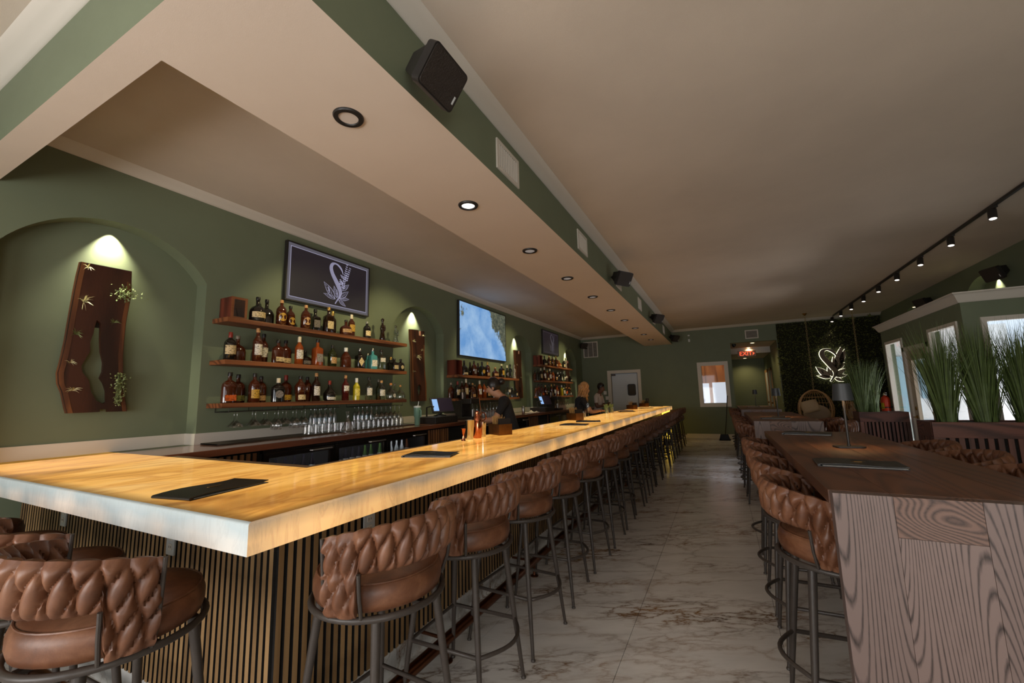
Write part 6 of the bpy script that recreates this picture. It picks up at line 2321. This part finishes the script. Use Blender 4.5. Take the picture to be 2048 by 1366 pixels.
menu(-2.0, 1.085, R(99), 'black menu folder with a curled corner on the onyx near the bar corner', 1.06)
menu(-1.745, 2.265, R(17), 'black menu folder lying on the onyx beside the second aisle stool', 0.98)
menu(-1.70, 5.12, R(4), 'black menu folder on the onyx, nearer of the pair past the pick box')
menu(-1.71, 5.76, R(18), 'black menu folder on the onyx, farther of the pair past the pick box')
menu(-1.85, 9.1, R(25), 'black menu folder on the onyx in front of the white towel')
menu(-1.78, 11.2, R(30), 'black menu folder on the onyx close to the far end')
menu(-1.72, 12.72, R(10), 'black menu folder lying at the very far end of the onyx')
menu(0.56, 2.60, R(-3), 'black menu folder nearest the grained end of the near wood table', 1.0, 'menus on the wood tables')
menu(0.61, 4.28, R(-12), 'black menu folder beyond the lamp on the near wood table', 1.0, 'menus on the wood tables')
menu(0.60, 6.55, R(-2), 'black menu folder beside the lamp on the middle wood table', 1.0, 'menus on the wood tables')
menu(0.66, 11.3, R(-2), 'black menu folder beside the lamp on the far wood table', 1.0, 'menus on the wood tables')

# dustpan with long handle against the far wall
dp = empty('lobby_dustpan', (-0.04, 13.92, 0), 'black long-handled dustpan standing by the far wall', 'dustpan')
mb = MB()
mb.add([(-0.15, -0.12, 0.005), (0.15, -0.12, 0.005), (0.15, 0.12, 0.005), (-0.15, 0.12, 0.005), (-0.10, 0.02, 0.17), (0.10, 0.02, 0.17), (0.10, 0.12, 0.17), (-0.10, 0.12, 0.17)],
       [(0, 3, 2, 1), (4, 5, 6, 7), (1, 2, 6, 5), (2, 3, 7, 6), (3, 0, 4, 7)])
mb.build('pan', 'blackplastic', dp)
MB().tube([(0.02, 0.08, 0.15), (0.10, 0.16, 0.70), (0.17, 0.22, 1.30)], [0.011, 0.010, 0.013], 8).build('handle', 'black', dp, smooth=True)
# ================================================================= things on the bar and back counter
def at_bar(dz=0.0006):
    return BARZ + dz


def pick_box(x, y, label, rz=0.0, full=True):
    o = empty('bar_caddy', (x, y, at_bar()), label, 'caddy', 'bronze caddies on the bar', rz)
    mb = MB()
    w, d, h = 0.11, 0.075, 0.105
    for a, b, c, e in ((-w, -w + 0.004, -d, d), (w - 0.004, w, -d, d), (-w + 0.004, w - 0.004, -d, -d + 0.004), (-w + 0.004, w - 0.004, d - 0.004, d), (0.055, 0.058, -d + 0.004, d - 0.004)):
        mb.box((a, c, 0), (b, e, h))
    mb.box((-w, -d, 0), (w, d, 0.004))
    mb.build('metal_box', plain('dark_brass_sheet', sc(128, 84, 40), 0.38, 0.7, var=0.25, vscale=12), o)
    MB().box((0.07, -d + 0.012, 0.006), (0.10, d - 0.012, 0.16)).build('napkins', 'blackcloth', o)
    if full:
        r_ = random.Random(x)
        for i in range(40):
            a, b = r_.uniform(-0.085, 0.03), r_.uniform(-0.05, 0.05)
            t = Vector((a + r_.uniform(-0.035, 0.035), b + r_.uniform(-0.025, 0.025), r_.uniform(0.15, 0.20)))
            MB().tube([(a, b, 0.006), tuple(t)], 0.0028, 4).build('bamboo_pick', 'straw', o)
        MB().lathe([(0.0, 0.004), (0.02, 0.004), (0.022, 0.15), (0.02, 0.15)], 12, (0.035, 0.02, 0)).build('straw_cup', 'screenoff', o, smooth=True)
    return o


pick_box(-2.03, 3.75, 'bronze caddy full of bamboo picks and napkins on the onyx, first of four', R(-32))
pick_box(-2.03, 6.15, 'bronze caddy of picks on the onyx in front of the blond person, second of four', R(-30))
pick_box(-2.02, 10.6, 'bronze caddy on the onyx near the grey door, third of four', R(-30))
pick_box(-2.02, 12.4, 'bronze caddy at the far end of the onyx, last of four', R(-30))

# shaker set on the staff rail
sk = [('mixing_tin', -2.06, 3.23, [(0.030, 0), (0.031, 0.004), (0.043, 0.17), (0.045, 0.172)], 'chrome', 'polished mixing tin on the onyx beside the copper shaker'),
      ('copper_shaker', -2.06, 3.36, [(0.036, 0), (0.040, 0.01), (0.044, 0.13), (0.040, 0.16), (0.028, 0.20), (0.024, 0.205), (0.024, 0.235), (0.010, 0.245)], 'copper', 'copper cocktail shaker on the onyx beside the first caddy'),
      ('jigger', -2.05, 3.11, [(0.020, 0), (0.006, 0.05), (0.008, 0.055), (0.022, 0.105)], 'copper', 'small copper jigger on the onyx, nearest the camera of the bar tools')]
for nm, x, y, pr, mt_, lb in sk:
    o = empty(nm, (x, y, at_bar()), lb, 'bar tool', 'bar tools on the onyx')
    MB().lathe(pr, 20).build('vessel', mt_, o, smooth=True, angle=50)
    MB().tube([(pr[-1][0] * math.cos(2 * math.pi * i / 20), pr[-1][0] * math.sin(2 * math.pi * i / 20), pr[-1][1]) for i in range(20)], 0.0018, 5, closed=True).build('rim', mt_, o, smooth=True)
o = empty('cocktail_strainer', (-2.07, 3.47, at_bar()), 'copper hawthorne strainer and bar spoon standing in a tin beside the shaker', 'bar tool', 'bar tools on the onyx')
MB().lathe([(0.030, 0), (0.031, 0.004), (0.040, 0.14), (0.038, 0.14)], 18).build('tin', 'chrome', o, smooth=True)
MB().tube([(0.0 + 0.036 * math.cos(2 * math.pi * i / 18), 0.01, 0.19 + 0.036 * math.sin(2 * math.pi * i / 18)) for i in range(18)], 0.005, 6, closed=True).build('coil', 'copper', o, smooth=True)
MB().tube([(0.0, 0.01, 0.02), (0.0, 0.01, 0.155)], 0.004, 6).build('handle', 'copper', o, smooth=True)
MB().tube([(0.015, -0.01, 0.02), (-0.02, -0.02, 0.38)], 0.003, 6).build('spoon_rod', 'copper', o, smooth=True)

o = link('flute_glass', MB().lathe([(0.032, 0), (0.004, 0.006), (0.0035, 0.09), (0.020, 0.11), (0.026, 0.17), (0.022, 0.24)], 16, cap=False).mesh('flute_glass', 'glass', smooth=True, angle=60), None, label='clear champagne flute standing on the onyx before the blond person', cat='glass')
o.location = (-2.06, 6.95, at_bar())
for k, y in enumerate((6.62, 6.72)):
    o = link('rocks_glass', MB().lathe([(0.034, 0.004), (0.035, 0), (0.040, 0.11)], 16, cap=False).mesh('rocks_glass', 'glass', smooth=True), None, label='stacked rocks glass on the onyx beside the flute, %s of two' % ('nearer', 'farther')[k], cat='glass', group='rocks glasses by the flute')
    o.location = (-2.07, y, at_bar())
for k, y in enumerate((8.2, 8.62)):
    o = empty('garnish_glass', (-2.06, y, at_bar()), 'glass stuffed with green herbs on the onyx, %s of two' % ('nearer', 'farther')[k], 'glass', 'garnish glasses on the onyx')
    MB().lathe([(0.040, 0.004), (0.041, 0), (0.046, 0.12)], 16, cap=False).build('tumbler', 'glass', o, smooth=True)
    mb = MB()
    r_ = random.Random(k)
    for i in range(26):
        c = Vector((r_.uniform(-0.025, 0.025), r_.uniform(-0.025, 0.025), 0.01))
        t = c + Vector((r_.uniform(-0.03, 0.03), r_.uniform(-0.03, 0.03), r_.uniform(0.10, 0.18)))
        mb.add([c + Vector((0.004, 0, 0)), c - Vector((0.004, 0, 0)), t - Vector((0.007, 0, 0)), t + Vector((0.007, 0, 0))], [(0, 1, 2, 3)])
    mb.build('herbs', plain('pale_green_herb', sc(150, 170, 90), 0.6, var=0.3), o, kind='stuff')
MB().prism(rrect(0.26, 0.2, 0.03), (0, 0, 0.02), (-1.95, 9.55, at_bar()), (0.8, 0.6, 0), (-0.6, 0.8, 0)).build('folded_towel', 'whitecloth', bevel=0.008, label='folded white towel on the onyx toward the far end', cat='towel')
o = empty('thermos', (-1.98, 12.75, at_bar()), 'tall dark insulated cup at the far end of the onyx', 'cup')
MB().lathe([(0.035, 0), (0.036, 0.004), (0.044, 0.20), (0.044, 0.22)], 16).build('body', 'black', o, smooth=True)
MB().lathe([(0.046, 0.22), (0.046, 0.235), (0.03, 0.24)], 16).build('lid', 'blackplastic', o, smooth=True)

# back counter: tills, insulated mug, drink machines, can, towel


def till(y, label):
    o = empty('point_of_sale_terminal', (-4.03, y, BARZ + 0.0005), label, 'till', 'tills on the back counter')
    MB().box((-0.2, -0.38, 0), (0.2, 0.20, 0.10)).build('cash_drawer', 'blackplastic', o, bevel=0.006)
    MB().box((0.2005, -0.34, 0.02), (0.203, 0.16, 0.085)).build('drawer_front', 'black', o)
    MB().lathe([(0.10, 0.10), (0.10, 0.115), (0.03, 0.13), (0.022, 0.22)], 16).build('stand', 'black', o, smooth=True)
    s = bpy_empty('display')
    s.parent = o
    CH.setdefault(o.name, []).append(s)
    s.location = (0.04, 0, 0.27)
    s.rotation_euler = (0, R(-28), R(-28))
    MB().box((-0.012, -0.19, -0.13), (0.012, 0.19, 0.13)).build('panel', 'blackplastic', s, bevel=0.006)
    MB().box((0.012, -0.175, -0.115), (0.0135, 0.175, 0.115)).build('screen_glass', plain('till_screen_dark', sc(52, 44, 62), 0.2), s)
    MB().box((0.0136, -0.165, -0.105), (0.0145, -0.075, 0.10)).build('screen_list', 'screenblue', s)
    MB().tube([(-0.05, -0.27, 0.10), (-0.05, -0.27, 0.24), (0.02, -0.25, 0.26), (0.06, -0.24, 0.25)], 0.013, 8).build('scanner_arm', 'black', o, smooth=True)


till(5.45, 'black till with a tilted blue-lit display beside the mint tumbler')
till(9.75, 'black till with a tilted blue-lit display under the third rack')
o = empty('insulated_tumbler', (-4.0, 4.86, BARZ + 0.0005), 'tall mint green insulated tumbler with a straw on the back counter', 'tumbler')
MB().lathe([(0.036, 0), (0.038, 0.004), (0.040, 0.11), (0.050, 0.125), (0.052, 0.25)], 22).build('body', 'mint', o, smooth=True, angle=50)
MB().lathe([(0.053, 0.25), (0.053, 0.272), (0.03, 0.276)], 22).build('lid', 'whiteplate', o, smooth=True)
MB().tube([(0.01, 0, 0.27), (0.02, 0.005, 0.34)], 0.005, 8).build('straw', 'whiteplate', o, smooth=True)
MB().tube([(0.05, -0.01, 0.22), (0.085, -0.02, 0.21), (0.085, -0.02, 0.12), (0.042, -0.01, 0.11)], 0.008, 8).build('handle', 'mint', o, smooth=True)


def machine(y, label):
    o = empty('drink_machine', (-4.02, y, BARZ + 0.0005), label, 'machine', 'drink machines on the back counter')
    MB().box((-0.2, -0.17, 0), (0.16, 0.17, 0.05)).build('base', 'blackplastic', o, bevel=0.008)
    MB().box((-0.2, -0.15, 0.05), (-0.06, 0.15, 0.34)).build('column', 'blackplastic', o, bevel=0.01)
    MB().box((-0.06, -0.15, 0.27), (0.13, 0.15, 0.36)).build('head', 'black', o, bevel=0.012)
    MB().lathe([(0.055, 0.36), (0.055, 0.47), (0.05, 0.475)], 20, (-0.09, -0.07, 0)).build('canister', 'darksteel', o, smooth=True)
    MB().lathe([(0.04, 0.05), (0.045, 0.17)], 18, (0.05, 0.03, 0), cap=False).build('pitcher', 'steel', o, smooth=True)
    MB().tube([(0.06, -0.08, 0.30), (0.11, -0.08, 0.29), (0.11, -0.08, 0.20)], 0.010, 8).build('tap', 'chrome', o, smooth=True)
    MB().tube([(0.0, 0.05, 0.36), (0.02, 0.06, 0.48)], 0.008, 6).build('tap_lever', 'chrome', o, smooth=True)


machine(6.3, 'black and chrome drink machine beside the bartender')
machine(10.55, 'black and chrome drink machine under the third rack')
o = MB().lathe([(0.0, 0), (0.030, 0), (0.033, 0.008), (0.033, 0.155), (0.026, 0.168), (0.0, 0.168)], 18).build('drink_can', 'steel', None, smooth=True, label='silver drink can on the back counter past the bartender', cat='can', loc=(-3.98, 8.45, BARZ + 0.0005))
tw = MB()
n = 12
r_ = random.Random(9)
V = [(-0.11 + 0.22 * i / n, -0.2 + 0.4 * j / n, (0.012 + 0.05 * max(0, math.sin(i * 0.9 + j * 0.5)) * (1 - abs(2 * i / n - 1) ** 3) * (1 - abs(2 * j / n - 1) ** 3)) if s else 0.0) for s in (0, 1) for i in range(n + 1) for j in range(n + 1)]
k = (n + 1) ** 2
F = []
for i in range(n):
    for j in range(n):
        a = i * (n + 1) + j
        F += [(a, a + 1, a + n + 2, a + n + 1), (k + a, k + a + n + 1, k + a + n + 2, k + a + 1)]
for i in range(n):
    for a, b in ((i, i + 1), (n * (n + 1) + i, n * (n + 1) + i + 1), (i * (n + 1), (i + 1) * (n + 1)), (i * (n + 1) + n, (i + 1) * (n + 1) + n)):
        F.append((a, b, k + b, k + a))
tw.add(V, F)
tw.build('crumpled_towel', 'whitecloth', None, smooth=True, angle=60, label='crumpled striped towel on the back counter beside the silver can', cat='towel', loc=(-3.96, 8.85, BARZ + 0.0005))
for k, (x, z) in enumerate(((-3.62, 1.48), (-3.56, 1.30))):
    MB().box((x - 0.05, YF - 0.008, z - 0.06), (x + 0.05, YF - 0.001, z + 0.06)).build('wall_notice', 'paper', label='small white notice on the far wall beside the grey door, %s' % ('upper', 'lower')[k], cat='notice')


# ================================================================= people
def person(label, loc, rz, J, RAD, BONES, mats, hairfn, height=1.0):
    names = list(J)
    me = bpy.data.meshes.new('person')
    me.from_pydata([J[n_] for n_ in names], [(names.index(a), names.index(b)) for a, b, _ in BONES], [])
    tmp = bpy.data.objects.new('person_skin', me)
    COL.objects.link(tmp)
    md = tmp.modifiers.new('skin', 'SKIN')
    md.use_smooth_shade = True
    tmp.modifiers.new('sub', 'SUBSURF').levels = 2
    for i, n_ in enumerate(names):
        sv = me.skin_vertices[0].data[i]
        r = RAD.get(n_, RAD.get(n_[:-2], 0.05))
        sv.radius = r if isinstance(r, tuple) else (r, r)
        sv.use_root = n_ == 'pelvis'
    dg = bpy.context.evaluated_depsgraph_get()
    dg.update()
    ev = bpy.data.meshes.new_from_object(tmp.evaluated_get(dg))
    bpy.data.objects.remove(tmp, do_unlink=True)
    ml = sorted({m_ for _, _, m_ in BONES})
    ev.materials.clear()
    for m_ in ml:
        ev.materials.append(M[mats[m_]])
    segs = [(Vector(J[a]), Vector(J[b]), ml.index(m_)) for a, b, m_ in BONES]
    for p in ev.polygons:
        c = p.center
        best, bi = 9, 0
        for a, b, m_ in segs:
            d = b - a
            t = max(0, min(1, (c - a).dot(d) / max(1e-9, d.length_squared)))
            q = (c - a - d * t).length
            if q < best:
                best, bi = q, m_
        p.material_index = bi
    ev.shade_smooth()
    ev.name = 'person'
    o = link('person', ev, None, label=label, cat='person', loc=loc, rz=rz)
    hairfn(o, J)
    return o


def hand(J, B, RD, s, wrist, palm_dir, curl, side):
    """palm and five fingers on from the wrist joint"""
    w = Vector(J[wrist])
    d = Vector(palm_dir).normalized()
    up = Vector((0, 0, 1))
    lat = d.cross(up).normalized() * side
    J['palm' + s] = tuple(w + d * 0.075)
    B.append((wrist, 'palm' + s, 'skin'))
    RD['palm' + s] = (0.030, 0.016)
    for i, (off, ln) in enumerate(((-0.030, 0.070), (-0.011, 0.082), (0.009, 0.078), (0.028, 0.062))):
        b = w + d * 0.085 + lat * off
        m_ = b + d * ln * 0.5 - up * curl * 0.012
        e = b + d * ln * 0.85 - up * curl * 0.045
        for nm, p, r in (('fa', m_, 0.0085), ('fb', e, 0.007)):
            J['%s%d%s' % (nm, i, s)] = tuple(p)
            RD['%s%d%s' % (nm, i, s)] = r
        B += [('palm' + s, 'fa%d%s' % (i, s), 'skin'), ('fa%d%s' % (i, s), 'fb%d%s' % (i, s), 'skin')]
    t = w + d * 0.03 - lat * 0.035
    J['ta' + s] = tuple(t)
    J['tb' + s] = tuple(t + d * 0.045 - lat * 0.015 - up * 0.01)
    RD['ta' + s] = 0.011
    RD['tb' + s] = 0.008
    B += [('palm' + s, 'ta' + s, 'skin'), ('ta' + s, 'tb' + s, 'skin')]


def body(lean, headtilt, arms, H=1.66, sleeve='short', build=1.0):
    k = H / 1.66
    J, RD, B = {}, {}, []
    L_ = lean

    def j(n_, x, y, z, r):
        J[n_] = (x * k, y * k, z * k)
        RD[n_] = tuple(q * k * build for q in r) if isinstance(r, tuple) else r * k * build
    j('pelvis', 0, 0, 0.90, (0.135, 0.105))
    j('waist', 0.02 + L_ * 0.25, 0, 1.03, (0.120, 0.095))
    j('chest', 0.02 + L_ * 0.65, 0, 1.20, (0.140, 0.105))
    j('collar', L_ * 0.95, 0, 1.335, (0.090, 0.075))
    j('neck', L_ * 1.10 + 0.015, 0, 1.405, 0.050)
    hx = L_ * 1.25 + 0.035 + headtilt * 0.03
    j('jaw', hx, 0, 1.465 - headtilt * 0.02, (0.060, 0.070))
    j('face', hx + 0.012 + headtilt * 0.03, 0, 1.535 - headtilt * 0.02, (0.070, 0.085))
    j('crown', hx + headtilt * 0.055, 0, 1.605 - headtilt * 0.03, (0.055, 0.066))
    j('nose', hx + 0.100 + headtilt * 0.03, 0, 1.510 - headtilt * 0.05, 0.011)
    B += [('pelvis', 'waist', 'top'), ('waist', 'chest', 'top'), ('chest', 'collar', 'top'), ('collar', 'neck', 'skin'), ('neck', 'jaw', 'skin'), ('jaw', 'face', 'skin'), ('face', 'crown', 'skin'), ('face', 'nose', 'skin')]
    for s, sd in (('_l', 1), ('_r', -1)):
        j('shoulder' + s, L_ * 0.88, sd * 0.165, 1.315, 0.060)
        e, w = arms[s]
        j('elbow' + s, *e, 0.043)
        j('wrist' + s, *w, 0.027)
        J['cuff' + s] = tuple((Vector(J['shoulder' + s]) * 0.35 + Vector(J['elbow' + s]) * 0.65))
        RD['cuff' + s] = 0.050 * k
        lo = 'skin' if sleeve == 'short' else 'top'
        B += [('collar', 'shoulder' + s, 'top'), ('shoulder' + s, 'cuff' + s, 'top'), ('cuff' + s, 'elbow' + s, lo), ('elbow' + s, 'wrist' + s, 'skin')]
        hand(J, B, RD, s, 'wrist' + s, Vector(w) - Vector(e), 0.7, sd)
        j('hip' + s, 0.0, sd * 0.085, 0.84, 0.088)
        j('knee' + s, 0.03, sd * 0.10, 0.47, 0.060)
        j('ankle' + s, -0.01, sd * 0.105, 0.085, 0.042)
        j('toe' + s, 0.15, sd * 0.12, 0.035, (0.042, 0.032))
        B += [('pelvis', 'hip' + s, 'leg'), ('hip' + s, 'knee' + s, 'leg'), ('knee' + s, 'ankle' + s, 'leg'), ('ankle' + s, 'toe' + s, 'shoe')]
    return J, RD, B


def head_bits(o, J, hair, k=1.0):
    f = Vector(J['face'])
    for sd in (1, -1):
        MB().ball((f.x + 0.062, sd * 0.030, f.z + 0.006), (0.010, 0.013, 0.009), 8, 6).build('eye', 'screenoff', o, smooth=True)
        MB().ball((f.x - 0.015, sd * 0.076, f.z - 0.005), (0.016, 0.008, 0.027), 8, 6).build('ear', o.data.materials[[m_.name for m_ in o.data.materials].index([m_.name for m_ in o.data.materials if 'skin' in m_.name][0])], o, smooth=True)
    MB().ball((f.x + 0.070, 0, f.z - 0.058), (0.010, 0.022, 0.006), 8, 6).build('mouth', plain('lip', sc(120, 66, 54), 0.5), o, smooth=True)


def cap_hair(o, J, mat, low, extra=()):
    """hair shell over crown and back of the head"""
    f, c = Vector(J['face']), Vector(J['crown'])
    ctr = (f + c) / 2 + Vector((-0.022, 0, 0.012))
    n, m_ = 20, 12
    V, F = [], []
    for i in range(m_ + 1):
        th = math.pi * 0.78 * i / m_
        for q in range(n):
            a = 2 * math.pi * q / n
            front = max(0, math.cos(a))
            t2 = th * (1 - 0.50 * front * low)
            w = 1 + 0.03 * math.sin(7 * a + 3 * th)
            V.append((ctr.x + 0.100 * w * math.sin(t2) * math.cos(a), ctr.y + 0.088 * w * math.sin(t2) * math.sin(a), ctr.z + 0.108 * math.cos(t2)))
    for i in range(m_):
        for q in range(n):
            F.append((i * n + q, i * n + (q + 1) % n, (i + 1) * n + (q + 1) % n, (i + 1) * n + q))
    mb = MB().add(V, F)
    mb.build('hair', mat, o, smooth=True, angle=80)
    return ctr


def hair_bun(o, J):
    c = cap_hair(o, J, 'hairdark', 1.0)
    MB().ball((c.x - 0.115, c.y, c.z + 0.045), (0.05, 0.05, 0.045), 14, 10).build('hair_bun', 'hairdark', o, smooth=True)
    head_bits(o, J, 'hairdark')


def hair_long(o, J):
    c = cap_hair(o, J, 'hairblond', 0.9)
    r_ = random.Random(4)
    mb = MB()
    for i in range(46):
        a = math.pi * (0.40 + 1.20 * i / 45)
        x0, y0 = c.x + 0.085 * math.cos(a), c.y + 0.085 * math.sin(a)
        pts = []
        ph = r_.uniform(0, 6)
        ln = r_.uniform(0.20, 0.34)
        for q in range(9):
            t = q / 8
            fl_ = 1 + 0.35 * t
            pts.append((c.x + (x0 - c.x) * fl_ + 0.020 * math.sin(ph + 11 * t), c.y + (y0 - c.y) * fl_ + 0.020 * math.cos(ph + 10 * t), c.z + 0.04 - ln * t))
        mb.tube(pts, [0.014, 0.015, 0.015, 0.014, 0.014, 0.013, 0.011, 0.008, 0.004], 6)
    mb.build('wavy_locks', 'hairblond', o, smooth=True, kind='stuff')
    head_bits(o, J, 'hairblond')


def hair_short(o, J):
    cap_hair(o, J, 'hairdark', 1.15)
    head_bits(o, J, 'hairdark')


J, RD, B = body(0.16, 1.0, {'_l': ((0.26, 0.22, 1.10), (0.46, 0.14, 1.09)), '_r': ((0.24, -0.24, 1.09), (0.44, -0.16, 1.05))}, 1.69)
person('bartender in a black shirt with dark hair in a bun bending over the back counter', (-2.55, 5.16, 0), R(204), J, RD, B, {'top': 'blackcloth', 'skin': 'skin', 'leg': 'denim', 'shoe': 'black'}, hair_bun)
J, RD, B = body(0.12, 0.4, {'_l': ((0.20, 0.25, 1.08), (0.42, 0.16, 1.10)), '_r': ((0.22, -0.25, 1.09), (0.44, -0.12, 1.11))}, 1.66)
person('person in black with long wavy blond hair leaning on the staff side of the bar', (-2.56, 7.80, 0), R(38), J, RD, B, {'top': 'blackcloth', 'skin': 'skin', 'leg': 'denim', 'shoe': 'black'}, hair_long)
J, RD, B = body(0.06, 0.5, {'_l': ((0.10, 0.25, 1.05), (0.27, 0.06, 1.13)), '_r': ((0.10, -0.25, 1.05), (0.28, -0.06, 1.10))}, 1.73)
person('person in a white short-sleeved shirt with short dark hair behind the far bar', (-3.05, 11.15, 0), R(-8), J, RD, B, {'top': 'whitecloth', 'skin': 'skindark', 'leg': 'denim', 'shoe': 'black'}, hair_short)
